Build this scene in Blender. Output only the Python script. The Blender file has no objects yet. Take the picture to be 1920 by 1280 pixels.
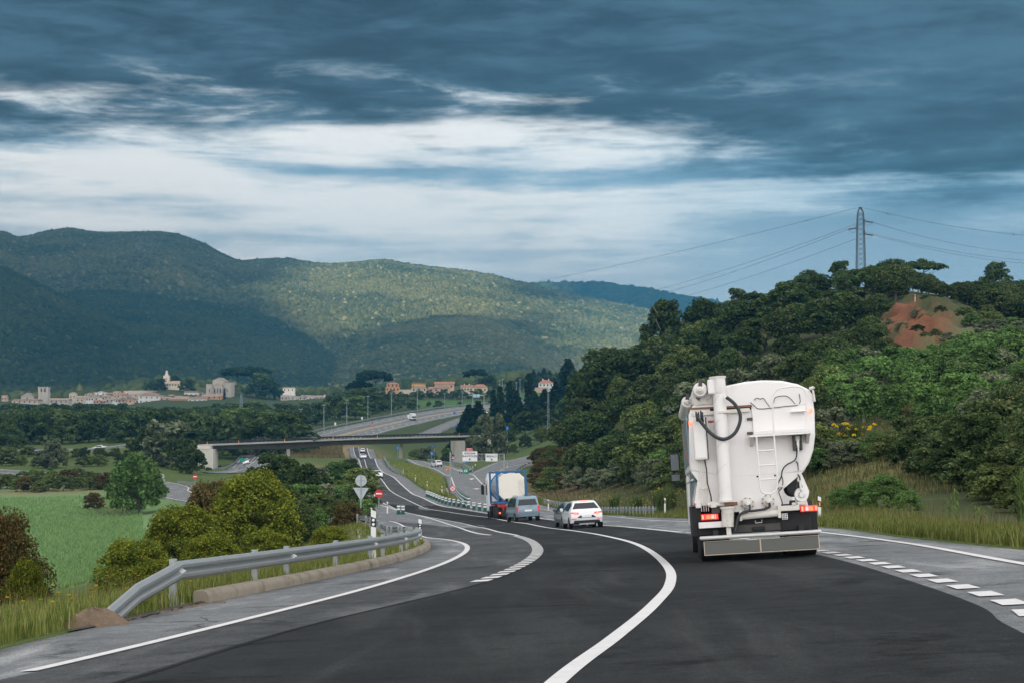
import bpy, math, random
import numpy as np
from mathutils import Vector, Matrix

S = bpy.context.scene
COL = S.collection
R = math.radians
# ------------------------------------------------------------------ camera
F = 3467.0                      # focal length in pixels of the 1920 px wide photo
PITCH = math.atan((770 - 640) / F)
cd = bpy.data.cameras.new('camera')
cam = bpy.data.objects.new('camera', cd)
COL.objects.link(cam)
cd.sensor_width = 36.0
cd.lens = F * 36.0 / 1920.0
cd.clip_start = 0.2
cd.clip_end = 40000
cam.location = (0, 0, 0)
cam.rotation_euler = (R(90) + PITCH, 0, 0)
S.camera = cam
S.view_settings.view_transform = 'Standard'
S.view_settings.look = 'None'
S.view_settings.gamma = 1.0
S.view_settings.exposure = 0.9
S.cycles.use_denoising = True
S.cycles.denoising_input_passes = 'RGB_ALBEDO_NORMAL'
S.cycles.use_adaptive_sampling = False
S.cycles.max_bounces = 6
S.cycles.diffuse_bounces = 3
S.cycles.glossy_bounces = 2
S.cycles.transmission_bounces = 4
S.cycles.transparent_max_bounces = 8
S.cycles.volume_bounces = 0
S.cycles.sample_clamp_indirect = 4.0

# ------------------------------------------------------------------ node expressions
class NB:
    """a small expression builder for shader nodes"""
    def __init__(s, nt): s.nt = nt
    def val(s, x): return x.o if isinstance(x, E) else x
    def node(s, t, ins=(), **kw):
        n = s.nt.nodes.new(t)
        for k, v in kw.items(): setattr(n, k, v)
        for k, v in (ins.items() if isinstance(ins, dict) else enumerate(ins)):
            if v is None: continue
            if isinstance(v, E): s.nt.links.new(v.o, n.inputs[k])
            else: n.inputs[k].default_value = v
        return n
    def math(s, op, *a, clamp=False): return E(s, s.node('ShaderNodeMath', list(a), operation=op, use_clamp=clamp).outputs[0])
    def smooth(s, lo, hi, x):
        n = s.node('ShaderNodeMapRange', {0: x, 1: lo, 2: hi, 3: 0.0, 4: 1.0}, interpolation_type='SMOOTHSTEP')
        return E(s, n.outputs[0])
    def vec(s, x, y, z=0.0): return E(s, s.node('ShaderNodeCombineXYZ', [x, y, z]).outputs[0])
    def noise(s, v, scale=1.0, detail=4.0, rough=0.5, dist=0.0, col=False):
        n = s.node('ShaderNodeTexNoise', {'Vector': v, 'Scale': scale, 'Detail': detail, 'Roughness': rough, 'Distortion': dist})
        return E(s, n.outputs[1 if col else 0])
    def mix(s, f, a, b):
        n = s.nt.nodes.new('ShaderNodeMix'); n.data_type = 'RGBA'
        for i, v in ((0, f), (6, a), (7, b)):
            if isinstance(v, E): s.nt.links.new(v.o, n.inputs[i])
            else: n.inputs[i].default_value = (v if not isinstance(v, tuple) else (tuple(v) + (1.0,))[:4])
        return E(s, n.outputs[2])
    def mul(s, a, k):
        n = s.nt.nodes.new('ShaderNodeMix'); n.data_type = 'RGBA'; n.blend_type = 'MULTIPLY'
        n.inputs[0].default_value = 1.0
        s.nt.links.new(a.o, n.inputs[6])
        g = s.node('ShaderNodeCombineColor', [k, k, k])
        s.nt.links.new(g.outputs[0], n.inputs[7])
        return E(s, n.outputs[2])
class E:
    def __init__(s, nb, o): s.nb, s.o = nb, o
    def __add__(s, b): return s.nb.math('ADD', s, b)
    def __radd__(s, b): return s.nb.math('ADD', b, s)
    def __sub__(s, b): return s.nb.math('SUBTRACT', s, b)
    def __rsub__(s, b): return s.nb.math('SUBTRACT', b, s)
    def __mul__(s, b): return s.nb.math('MULTIPLY', s, b)
    def __rmul__(s, b): return s.nb.math('MULTIPLY', b, s)
    def __truediv__(s, b): return s.nb.math('DIVIDE', s, b)

# ------------------------------------------------------------------ sky
SUN_EL, SUN_AZ = 30.0, -163.0       # azimuth from +Y (view direction) clockwise, so the sun stands behind us on the left
sdir = Vector((math.sin(R(SUN_AZ)) * math.cos(R(SUN_EL)), math.cos(R(SUN_AZ)) * math.cos(R(SUN_EL)), math.sin(R(SUN_EL))))
W = bpy.data.worlds.new('World'); S.world = W; W.use_nodes = True
W.cycles.sampling_method = 'MANUAL'; W.cycles.sample_map_resolution = 1024
wn = W.node_tree; wn.nodes.clear(); b = NB(wn)
tc = b.node('ShaderNodeTexCoord')
sep = b.node('ShaderNodeSeparateXYZ'); wn.links.new(tc.outputs['Generated'], sep.inputs[0])
dx, dy, dz = (E(b, sep.outputs[i]) for i in range(3))
el = b.math('ARCSINE', dz) * (180 / math.pi)
az = b.math('ARCTAN2', dx, dy) * (180 / math.pi)
v1 = b.vec(az * 0.060, el * 0.75, 3.1)
n1 = b.noise(v1, 1.0, 7.0, 0.58, 0.25)
n2 = b.noise(b.vec(az * 0.19, el * 1.05, 9.3), 1.0, 8.0, 0.63, 0.4)
n4 = b.noise(b.vec(az * 0.30, el * 1.35, 5.7), 1.0, 9.0, 0.62, 0.25)
n3 = b.noise(b.vec(az * 0.05, el * 0.22, 21.0), 1.0, 5.0, 0.55, 0.3)
right = b.smooth(1.0, 12.5, az)
edge = 8.7 + (n1 - 0.5) * 4.2 + (n2 - 0.5) * 2.6 + (n4 - 0.5) * 2.6 - right * 2.0
dark = b.smooth(-0.9, 1.1, el - edge)
# light altostratus below the dark deck: pale streaks over blue grey
lo = b.smooth(2.0, 8.0, el)
streak = b.smooth(0.43, 0.61, n1 * 0.62 + n2 * 0.30 + n4 * 0.20 - right * 0.10 - 0.02)
pale = b.mix(right, (1.38, 1.37, 1.32), (0.76, 1.0, 1.12))
blue = b.mix(right, (0.34, 0.58, 0.76), (0.08, 0.26, 0.42))
low = b.mix(streak, blue, pale)
hor = b.mix(right, (1.42, 1.45, 1.44), (1.26, 1.40, 1.46))
low = b.mix((1.0 - lo) * 0.70, low, hor)
deep = b.mix(b.smooth(0.38, 0.64, n3 * 0.36 + n4 * 0.66), (0.001, 0.004, 0.010), (0.060, 0.130, 0.185))
puff = b.smooth(0.53, 0.70, n4 * 0.55 + n2 * 0.45) * (1.0 - right * 0.8) * b.smooth(11.6, 9.0, el)
deep = b.mix(puff * 0.85, deep, (0.95, 1.08, 1.12))
clouds = b.mix(dark, low, deep)
# outside the picture: thin bright overcast overhead and behind
up = b.smooth(14.0, 38.0, el)
back = b.smooth(35.0, 120.0, b.math('ABSOLUTE', az)) * b.smooth(-2.0, 3.0, el)
over = b.mix(b.noise(E(b, tc.outputs['Generated']), 3.0, 5.0, 0.55), (1.30, 1.31, 1.33), (2.0, 1.95, 1.9))
over = b.mul(over, 1.0 + back * 0.4)
clouds = b.mix(b.math('MAXIMUM', up, back), clouds, over)
clouds = b.mix(b.smooth(0.0, -3.0, el), clouds, (0.05, 0.06, 0.045))
sky = b.node('ShaderNodeTexSky', sky_type='NISHITA', sun_disc=False)
sky.sun_elevation = R(SUN_EL); sky.sun_rotation = R(SUN_AZ); sky.air_density = 1.2; sky.dust_density = 2.0
SKY_K = 0.1
mixed = b.mix(0.93, E(b, sky.outputs[0]), b.mul(clouds, 0.52 / SKY_K))
bg = b.node('ShaderNodeBackground', {1: SKY_K}); wn.links.new(mixed.o, bg.inputs[0])
wo = b.node('ShaderNodeOutputWorld'); wn.links.new(bg.outputs[0], wo.inputs[0])
# ------------------------------------------------------------------ sun
sl = bpy.data.lights.new('sun', 'SUN'); sl.energy = 5.0; sl.angle = R(3.0); sl.color = (1.0, 0.91, 0.76)
so = bpy.data.objects.new('sun', sl); COL.objects.link(so)
so.rotation_euler = sdir.to_track_quat('Z', 'Y').to_euler()

# ------------------------------------------------------------------ materials
MATS = {}
def pm(name, col, rough=0.6, var=0.12, scale=4.0, metal=0.0, bump=0.0, coat=0.0, rand=0.0, dirt=None, emit=0.0, stretch=None):
    """procedural principled material with noise variation, optional dirt colour patches and bump"""
    if name in MATS: return MATS[name]
    m = bpy.data.materials.new(name); m.use_nodes = True; nt = m.node_tree; nt.nodes.clear(); b = NB(nt)
    tc = b.node('ShaderNodeTexCoord'); co = E(b, tc.outputs['Object'])
    if stretch: 
        mp = b.node('ShaderNodeMapping', {3: stretch}); nt.links.new(co.o, mp.inputs[0]); co = E(b, mp.outputs[0])
    n = b.noise(co, scale, 6.0, 0.6)
    k = 1.0 + (n - 0.5) * (2 * var)
    if rand:
        oi = b.node('ShaderNodeObjectInfo'); k = k + (E(b, oi.outputs['Random']) - 0.5) * (2 * rand)
    rgb = b.node('ShaderNodeRGB'); rgb.outputs[0].default_value = tuple(col) + (1,)
    c = b.mul(E(b, rgb.outputs[0]), k)
    if dirt:
        n2 = b.noise(co, dirt[1], 7.0, 0.68)
        c = b.mix(b.smooth(dirt[2], dirt[2] + 0.25, n2) * dirt[3], c, tuple(dirt[0]))
    p = b.node('ShaderNodeBsdfPrincipled', {'Roughness': rough, 'Metallic': metal, 'Coat Weight': coat})
    nt.links.new(c.o, p.inputs['Base Color'])
    if emit:
        nt.links.new(c.o, p.inputs['Emission Color']); p.inputs['Emission Strength'].default_value = emit
    if bump:
        bp = b.node('ShaderNodeBump', {'Strength': bump, 'Distance': 0.02})
        nt.links.new(b.noise(co, scale * 6, 4.0, 0.6).o, bp.inputs['Height']); nt.links.new(bp.outputs[0], p.inputs['Normal'])
    o = b.node('ShaderNodeOutputMaterial'); nt.links.new(p.outputs[0], o.inputs[0])
    MATS[name] = m; return m
def leafmat(name, cols, rand=0.28, trans=0.25, nscale=5.0, rk=0.45):
    """foliage: colour varies per leaf and per tree"""
    if name in MATS: return MATS[name]
    m = bpy.data.materials.new(name); m.use_nodes = True; nt = m.node_tree; nt.nodes.clear(); b = NB(nt)
    ge = b.node('ShaderNodeNewGeometry'); oi = b.node('ShaderNodeObjectInfo'); tc = b.node('ShaderNodeTexCoord')
    r = E(b, ge.outputs['Random Per Island']); q = E(b, oi.outputs['Random'])
    n = b.noise(E(b, tc.outputs['Object']), nscale, 5.0 if nscale < 1 else 3.0)
    c = b.mix(b.smooth(0.25, 0.75, r * rk + n * (1.05 - rk)), cols[0], cols[1])
    if len(cols) > 2: c = b.mix(b.smooth(cols[3] if len(cols) > 3 else 0.9, 1.0, r), c, cols[2])
    c = b.mul(c, 1.0 + (q - 0.5) * (2 * rand) + (r - 0.5) * (rk * 0.8))
    d = b.node('ShaderNodeBsdfDiffuse'); t = b.node('ShaderNodeBsdfTranslucent'); mx = b.node('ShaderNodeMixShader', {0: trans})
    nt.links.new(c.o, d.inputs[0]); nt.links.new(c.o, t.inputs[0])
    nt.links.new(d.outputs[0], mx.inputs[1]); nt.links.new(t.outputs[0], mx.inputs[2])
    o = b.node('ShaderNodeOutputMaterial'); nt.links.new(mx.outputs[0], o.inputs[0])
    MATS[name] = m; return m

# ------------------------------------------------------------------ objects
def tag(o, label=None, cat=None, group=None, kind=None):
    if label: o['label'] = label
    if cat: o['category'] = cat
    if group: o['group'] = group
    if kind: o['kind'] = kind
    return o
def empty(name, loc=(0, 0, 0), rz=0.0, label=None, cat=None, group=None):
    o = bpy.data.objects.new(name, None); COL.objects.link(o)
    o.location = loc; o.rotation_euler = (0, 0, rz); o.empty_display_size = 0.3
    return tag(o, label, cat, group)
def link(name, me, parent=None, mat=None):
    o = bpy.data.objects.new(name, me); COL.objects.link(o)
    if parent is not None: o.parent = parent
    return o
def fast_mesh(name, v, f, mat=None, smooth=False):
    """v: (n,3), f: (m,k) arrays"""
    me = bpy.data.meshes.new(name); v = np.asarray(v, np.float32); f = np.asarray(f, np.int32); k = f.shape[1]
    me.vertices.add(len(v)); me.vertices.foreach_set('co', v.ravel())
    me.loops.add(f.size); me.loops.foreach_set('vertex_index', f.ravel())
    me.polygons.add(len(f)); me.polygons.foreach_set('loop_start', np.arange(0, f.size, k, dtype=np.int32))
    me.polygons.foreach_set('use_smooth', np.full(len(f), smooth, dtype=bool))
    me.update(calc_edges=True); me.validate()
    if mat: me.materials.append(mat)
    return me
def dup(root, loc=None, rz=None, label=None, group=None):
    r = root.copy(); COL.objects.link(r)
    if loc is not None: r.location = loc
    if rz is not None: r.rotation_euler = (0, 0, rz)
    if label: r['label'] = label
    if group: r['group'] = group
    for ch in list(root.children):
        c = ch.copy(); COL.objects.link(c); c.parent = r
        for g in ch.children:
            d = g.copy(); COL.objects.link(d); d.parent = c
    return r
class MB:
    """collects shapes and links them as one mesh object"""
    def __init__(s): s.v, s.f = [], []
    def add(s, vs, fs):
        k = len(s.v); s.v += [tuple(p) for p in vs]; s.f += [tuple(i + k for i in q) for q in fs]; return s
    def box(s, x0, x1, y0, y1, z0, z1):
        return s.add([(x0,y0,z0),(x1,y0,z0),(x1,y1,z0),(x0,y1,z0),(x0,y0,z1),(x1,y0,z1),(x1,y1,z1),(x0,y1,z1)],
                     [(0,3,2,1),(4,5,6,7),(0,1,5,4),(1,2,6,5),(2,3,7,6),(3,0,4,7)])
    def tube(s, pts, r, n=8, caps=True):
        pts = [Vector(p) for p in pts]; rs = r if isinstance(r, (list, tuple)) else [r] * len(pts)
        rings = []; up = None
        for i, p in enumerate(pts):
            t = (pts[min(i + 1, len(pts) - 1)] - pts[max(i - 1, 0)]).normalized()
            if up is None: up = t.orthogonal().normalized()
            up = (up - t * up.dot(t)); up = up.normalized() if up.length > 1e-6 else t.orthogonal().normalized()
            w = t.cross(up)
            rings.append([p + (up * math.cos(2*math.pi*k/n) + w * math.sin(2*math.pi*k/n)) * rs[i] for k in range(n)])
        vs = [q for g in rings for q in g]; fs = []
        for i in range(len(pts) - 1):
            for k in range(n): a = i*n + k; c = i*n + (k+1) % n; fs.append((a, c, c + n, a + n))
        if caps: fs += [tuple(range(n))[::-1], tuple(range((len(pts)-1)*n, len(pts)*n))]
        return s.add(vs, fs)
    def bar(s, p, q, w, h=None):
        h = h or w; p, q = Vector(p), Vector(q); t = (q - p).normalized()
        u = Vector((0, 0, 1)) if abs(t.z) < 0.95 else Vector((0, 1, 0)); a = t.cross(u).normalized(); c = a.cross(t)
        vs = [e + a*(i*w/2) + c*(j*h/2) for e in (p, q) for i, j in ((-1,-1),(1,-1),(1,1),(-1,1))]
        return s.add(vs, [(0,3,2,1),(4,5,6,7),(0,1,5,4),(1,2,6,5),(2,3,7,6),(3,0,4,7)])
    def prism(s, prof, y0, y1, k0=1.0, k1=1.0, c=(0, 0)):
        """profile of (x, z) extruded along y, scaled about c at either end"""
        n = len(prof)
        vs = [(c[0] + (x-c[0])*k, y, c[1] + (z-c[1])*k) for y, k in ((y0, k0), (y1, k1)) for x, z in prof]
        fs = [tuple(range(n))[::-1], tuple(range(n, 2*n))] + [(i, (i+1) % n, n + (i+1) % n, n + i) for i in range(n)]
        return s.add(vs, fs)
    def lathe(s, prof, axis=(0, 0, 1), at=(0, 0, 0), n=20):
        """prof of (radius, height) turned about the axis"""
        ax = Vector(axis).normalized(); u = ax.orthogonal().normalized(); w = ax.cross(u); at = Vector(at)
        vs = [at + ax*h + (u*math.cos(2*math.pi*k/n) + w*math.sin(2*math.pi*k/n))*r for r, h in prof for k in range(n)]
        fs = [(i*n+k, i*n+(k+1) % n, (i+1)*n+(k+1) % n, (i+1)*n+k) for i in range(len(prof)-1) for k in range(n)]
        fs += [tuple(range(n))[::-1], tuple(range((len(prof)-1)*n, len(prof)*n))]
        return s.add(vs, fs)
    def disc(s, c, r, y0, y1, n=24): return s.lathe([(r, 0), (r, y1 - y0)], (0, 1, 0), (c[0], y0, c[1]), n)
    def build(s, name, mat, parent=None, smooth=None, bevel=0.0, loc=None):
        me = bpy.data.meshes.new(name); me.from_pydata(s.v, [], s.f); me.update(); me.validate()
        import bmesh
        bm = bmesh.new(); bm.from_mesh(me); bmesh.ops.recalc_face_normals(bm, faces=bm.faces); bm.to_mesh(me); bm.free()
        if smooth:
            me.polygons.foreach_set('use_smooth', [True] * len(me.polygons)); me.set_sharp_from_angle(angle=R(smooth))
        if mat: me.materials.append(mat)
        o = link(name, me, parent)
        if loc: o.location = loc
        if bevel:
            bv = o.modifiers.new('bevel', 'BEVEL'); bv.width = bevel; bv.segments = 2; bv.limit_method = 'ANGLE'; bv.angle_limit = R(35)
        return o
def text_part(s, size, mat, parent, loc, align='CENTER', rot=(R(90), 0, 0), name='lettering', spacing=1.0, bold=0.0):
    cu = bpy.data.curves.new('text', 'FONT'); cu.body = s; cu.size = size; cu.align_x = align; cu.align_y = 'CENTER'; cu.extrude = 0.004
    cu.space_character = spacing; cu.offset = bold
    o = bpy.data.objects.new('text', cu); COL.objects.link(o)
    bpy.context.view_layer.update()
    me = bpy.data.meshes.new_from_object(o.evaluated_get(bpy.context.evaluated_depsgraph_get()))
    bpy.data.objects.remove(o); bpy.data.curves.remove(cu)
    me.materials.clear(); me.materials.append(mat); me.name = name
    t = link(name, me, parent); t.location = loc; t.rotation_euler = rot
    return t
def catmull(P, n=8):
    P = np.asarray(P, float); Q = np.vstack([2*P[0]-P[1], P, 2*P[-1]-P[-2]]); out = []
    for i in range(1, len(Q) - 2):
        p0, p1, p2, p3 = Q[i-1:i+3]
        for t in np.linspace(0, 1, n, endpoint=False):
            out.append(0.5*((2*p1) + (-p0+p2)*t + (2*p0-5*p1+4*p2-p3)*t*t + (-p0+3*p1-3*p2+p3)*t**3))
    out.append(P[-1]); return np.array(out)

# ------------------------------------------------------------------ lie of the land
# a pixel of the photo is turned into a slope (sideways, down) per metre of distance; a list of such
# sightings with distances is interpolated to one height field
CP, SP = math.cos(PITCH), math.sin(PITCH)
def slope(x, y):
    x = np.asarray(x, float); y = np.asarray(y, float)
    cx, cy = (x - 960) / F, -(y - 640) / F
    dY = CP - SP * cy
    return 960 + F * cx / dY, -F * (SP + CP * cy) / dY          # (a, r): a = 960+F*X/Y, r = -F*Z/Y
def plane_z(X, Y): return -1.22 - 0.0528 * Y + 0.06 * X
def plane_r(a, Y): return -F * plane_z((a - 960) / F * Y, Y) / Y
def pt(x, y, d):
    a, r = slope(x, y); return Vector(((a - 960) / F * d, d, -r * d / F))
# edges and lines of the road system: (distance, X)
def L(*p): return np.array(p, float)
KERB = L((3,-6.2),(12,-6.0),(20.7,-5.73),(25.3,-5.43),(30.5,-4.93),(38.3,-3.98),(50,-3.03),(62,-2.85),(73,-3.28),(85,-4.4),(100,-6.6),(120,-10.3),(150,-16.5),(190,-24))
DARKL = L((3,-4.6),(10,-3.8),(16.4,-3.13),(22.5,-2.3),(32.7,-.38),(47,.68),(63,.85),(79.5,.46),(100,-.6),(127,-2.5),(148,-5.7),(178,-10),(205,-13.4),(245,-17.9),(320,-24.8),(430,-34.5),(560,-46.5),(700,-60))
CENTRE = L((3,-1.2),(8,-.35),(12.7,.28),(16.7,.91),(21.9,1.68),(26.5,2.25),(34,2.84),(52.6,3.55),(69,3.5),(83,3.15),(100,2.4),(125,.94),(148,-1.2),(165,-3.1),(205,-9.4),(268,-17.2),(350,-25),(540,-43),(700,-58))
DASHR = L((3,2.6),(10,3.55),(15.2,4.15),(18,4.6),(24.2,5.17),(34.7,5.85),(50,6.2),(67,6.07),(85,5.7),(102,5.06),(140,2.26),(160,-.2),(180,-3.0),(215,-8.6),(265,-14.2),(350,-22.3),(545,-40.4),(700,-55))
SHOULDER = L((3,5.3),(15,6.5),(26,7.25),(39,8.3),(52.8,8.95),(75,9.5),(100,9.5),(140,7.7),(180,4.6),(215,1.2),(260,-1.6),(330,-2.4),(400,-1.4),(450,9),(520,20))
VERGE = L((3,7.6),(31.5,8.75),(59,10.2),(100,11.0),(140,9.4),(180,6.5),(215,3.2),(260,.4),(330,-.8),(390,0.5),(450,11.5),(520,23))
EXITL = L((190,-3.6),(215,-5.4),(260,-7.6),(300,-9.3),(350,-11.5),(400,-14.6),(450,-18.8),(500,-24.5),(560,-32))
GIRR = L((395,-9.3),(430,-12.4),(470,-16.3),(510,-21.5),(560,-27.5))
BESL = L((395,-9.2),(420,-6.5),(440,-3.8),(470,1.2),(490,5.7),(520,11.2))
def at(line, d): return np.interp(d, line[:, 0], line[:, 1])
def smoothline(line, step=0.035):
    """resample a (d, X) line smoothly on a geometric series of distances"""
    t = np.log(line[:, 0]); n = max(2, int((t[-1] - t[0]) / step))
    P = catmull(np.c_[t, line[:, 1]], 12); tt = np.linspace(t[0], t[-1], n)
    o = np.argsort(P[:, 0]); return np.c_[np.exp(tt), np.interp(tt, P[o, 0], P[o, 1])]
KERB, DARKL, CENTRE, DASHR, SHOULDER, VERGE, EXITL, GIRR, BESL = map(smoothline, (KERB, DARKL, CENTRE, DASHR, SHOULDER, VERGE, EXITL, GIRR, BESL))

ctrl = [  # photo x, photo y, distance of a point of bare ground
 (960,970,150),(986,980,126),(896,966,168),(826,972,150),(896,987,127),(790,954,205),(764,961,178),(737,922,268),(733,947,208),(707,931,245),(691,906,320),
 (712,894,350),(684,860,540),(703,860,545),(671,834,700),(818,947,215),(772,927,265),(737,895,350),(860,948,205),
 (900,920,260),(872,935,228),(846,893,350),(815,878,450),(760,857,560),(873,888,400),(905,911,290),(930,866,440),(1000,850,490),(1035,842,520),
 (944,881,380),(920,893,340),(1035,852,455),(820,905,330),(780,885,420),(740,870,520),
 (1016,973,138),(1140,965,150),(1060,958,185),(980,945,215),
 # verge and hillside on the right
 (1270,955,170),(1130,945,215),(1040,925,290),(1540,966,85),(1600,975,72),(1700,990,62),(1900,1005,53),
 (1600,900,108),(1600,820,155),(1600,720,225),(1600,620,305),(1600,545,390),(1600,556,520),(1600,600,700),(1600,640,1000),
 (1900,930,85),(1900,820,130),(1900,720,190),(1900,640,260),(1900,605,330),(1900,575,430),(1900,590,600),(1900,640,1000),
 (1740,880,110),(1740,760,190),(1740,680,245),(1660,660,265),(1740,600,285),(1720,562,312),(1760,556,400),
 (1300,915,205),(1300,850,250),(1300,760,310),(1300,700,360),(1300,650,440),(1300,680,600),(1300,720,900),
 (1420,930,130),(1420,840,190),(1420,730,270),(1420,630,350),(1420,580,430),(1420,600,560),
 (1150,915,260),(1150,840,330),(1150,760,410),(1150,745,470),(1150,770,620),(1060,895,330),(1060,850,430),(1060,818,560),(1000,835,600),(1010,806,680),
 (2100,1020,48),(2100,900,90),(2100,740,180),(2100,620,330),(2100,600,600),(2600,1050,45),(2600,800,120),(2600,650,330),(2600,640,900),(3600,1100,50),(3600,800,200),(3600,700,700),
 # left: verge, slope down and field
 (0,1182,24),(-10,1290,40),(-10,1180,80),(100,1170,24.5),(215,1170,25),(215,1180,36),(215,1160,60),(215,1110,100),(60,1130,120),(100,1090,173),(100,1000,241),(100,933,347),(220,960,300),(-100,1000,241),(-100,930,347),
 (400,1135,32),(400,1130,48),(400,1080,75),(400,1030,120),(400,980,200),(400,935,320),
 (600,1090,40),(600,1075,58),(600,1040,85),(600,995,135),(600,955,210),(600,920,300),
 (701,1055,47),(701,1032,58),(701,1005,75),(720,983,105),(705,962,170),(640,952,225),(500,945,285),(330,925,335),(345,912,365),
 (0,886,430),(210,894,412),(100,905,395),(0,912,390),(100,868,480),(0,847,560),(60,847,560),(185,842,570),(330,836,580),(300,870,480),(-300,850,560),(-300,890,430),
 (385,880,560),(470,868,545),(485,852,610),(500,840,690),(600,855,600),(560,880,460),(600,846,660),(540,850,600),(751,869,600),(860,870,600),(800,862,640),(751,850,700),
 (700,840,690),(620,832,730),(800,834,740),(900,838,720),
 # far: motorway climbing away, woods, town
 (600,822,770),(680,803,850),(760,787,930),(840,773,1020),(900,765,1090),(1060,753,1180),(1000,800,760),(960,780,900),(1090,775,900),(860,815,800),
 (564,817,800),(480,812,820),(300,800,850),(0,800,850),(-400,800,850),(100,775,1200),(400,770,1200),(600,762,1200),
 (330,770,1400),(400,768,1390),(250,770,1400),(120,770,1400),(240,752,1500),(20,753,1500),(310,728,1540),(405,742,1490),(540,750,1500),(780,741,1260),(860,742,1240),(1020,733,1280),(1090,733,1280),(700,745,1250),
 (0,742,2000),(400,735,2000),(800,725,2000),(1200,720,2000),(0,735,2800),(500,730,2800),(1000,715,2800),(1400,690,2600),(-600,740,2200),(2400,640,2600),(3600,690,2600),
]
ca = np.array(ctrl, float); A, Rr = slope(ca[:, 0], ca[:, 1]); D = ca[:, 2]
near = []
for d in (3, 5, 8, 12, 16, 20, 26, 33, 42, 54, 68, 84, 100):       # the banked carriageway itself
    xl, xr = at(KERB, d), at(VERGE, d)
    for t in (0, .33, .66, 1): near.append((960 + F*(xl + (xr-xl)*t)/d, d))
for d in (3, 5, 9):
    for a in (-2600, -1200, 3200, 4600): near.append((a, d))
near = np.array(near)
cA = np.r_[A, near[:, 0]]; cD = np.r_[D, near[:, 1]]; cR = np.r_[Rr, plane_r(near[:, 0], near[:, 1])]
res = cR - plane_r(cA, cD)
def uv(a, d): return (a - 960) / 420.0, np.log(d) * 1.7
cu_, cv_ = uv(cA, cD)
def ker(r2): return 0.5 * r2 * np.log(r2 + 1e-12)
n = len(res); K = ker((cu_[:, None]-cu_)**2 + (cv_[:, None]-cv_)**2) + np.eye(n) * 0.004
Pm = np.c_[np.ones(n), cu_, cv_]; Amat = np.block([[K, Pm], [Pm.T, np.zeros((3, 3))]])
sol = np.linalg.solve(Amat, np.r_[res, 0, 0, 0])
GA = np.linspace(-2600, 4600, 721); GL = np.linspace(math.log(3), math.log(2800), 560)
gu = (GA - 960) / 420.0; gv = GL * 1.7
TAB = np.zeros((len(GA), len(GL)))
for i in range(len(GA)):
    r2 = (gu[i] - cu_)[None, :]**2 + (gv[:, None] - cv_[None, :])**2
    TAB[i] = ker(r2) @ sol[:n] + sol[n] + sol[n+1]*gu[i] + sol[n+2]*gv
GD = np.exp(GL)
def _near_w(a, d):
    X = (a - 960) / F * d; xl = np.interp(d, KERB[:, 0], KERB[:, 1]); xr = np.interp(d, VERGE[:, 0], VERGE[:, 1])
    out = np.maximum(np.maximum(xl - 1.2 - X, X - xr - 1.0), 0)
    w = np.clip(1 - out / 4.0, 0, 1); w = w*w*(3-2*w); q = np.clip((125 - d) / 45, 0, 1); return w * q*q*(3-2*q)
AA, DD = np.meshgrid(GA, GD, indexing='ij')
TAB = TAB * (1 - _near_w(AA, DD)) + plane_r(AA, DD)
rng = np.random.default_rng(5)
def H(X, Y):
    """ground height"""
    X = np.asarray(X, float); Y = np.maximum(np.asarray(Y, float), 3.0)
    a = np.clip(960 + F * X / Y, -2599, 4599); l = np.clip(np.log(Y), GL[0], GL[-1] - 1e-9)
    i = (a - GA[0]) / (GA[1]-GA[0]); j = (l - GL[0]) / (GL[1]-GL[0])
    i0 = np.minimum(i.astype(int), len(GA)-2); j0 = np.minimum(j.astype(int), len(GL)-2); fi, fj = i - i0, j - j0
    r = (TAB[i0, j0]*(1-fi)*(1-fj) + TAB[i0+1, j0]*fi*(1-fj) + TAB[i0, j0+1]*(1-fi)*fj + TAB[i0+1, j0+1]*fi*fj)
    return -r * Y / F
def Hp(a, d): X = (a - 960) / F * d; return H(X, d)
def G(x, d, dz=0.0):
    """ground point under photo column x at distance d"""
    X = (x - 960) / F * d; return Vector((X, d, float(H(X, d)) + dz))
def hit(x, y, hint=None):
    """distance at which the sight line through a pixel meets the ground"""
    a, r = slope(x, y); i = np.clip((a - GA[0]) / (GA[1]-GA[0]), 0, len(GA)-2); i0 = int(i); f = i - i0
    row = TAB[i0]*(1-f) + TAB[i0+1]*f - r; s = np.where((row[:-1] > 0) & (row[1:] <= 0))[0]
    if len(s) == 0: return float(hint or 500)
    ds = [math.exp(GL[k] + (GL[1]-GL[0]) * row[k]/(row[k]-row[k+1])) for k in s]
    return min(ds, key=lambda q: abs(math.log(q/hint))) if hint else ds[0]
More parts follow.
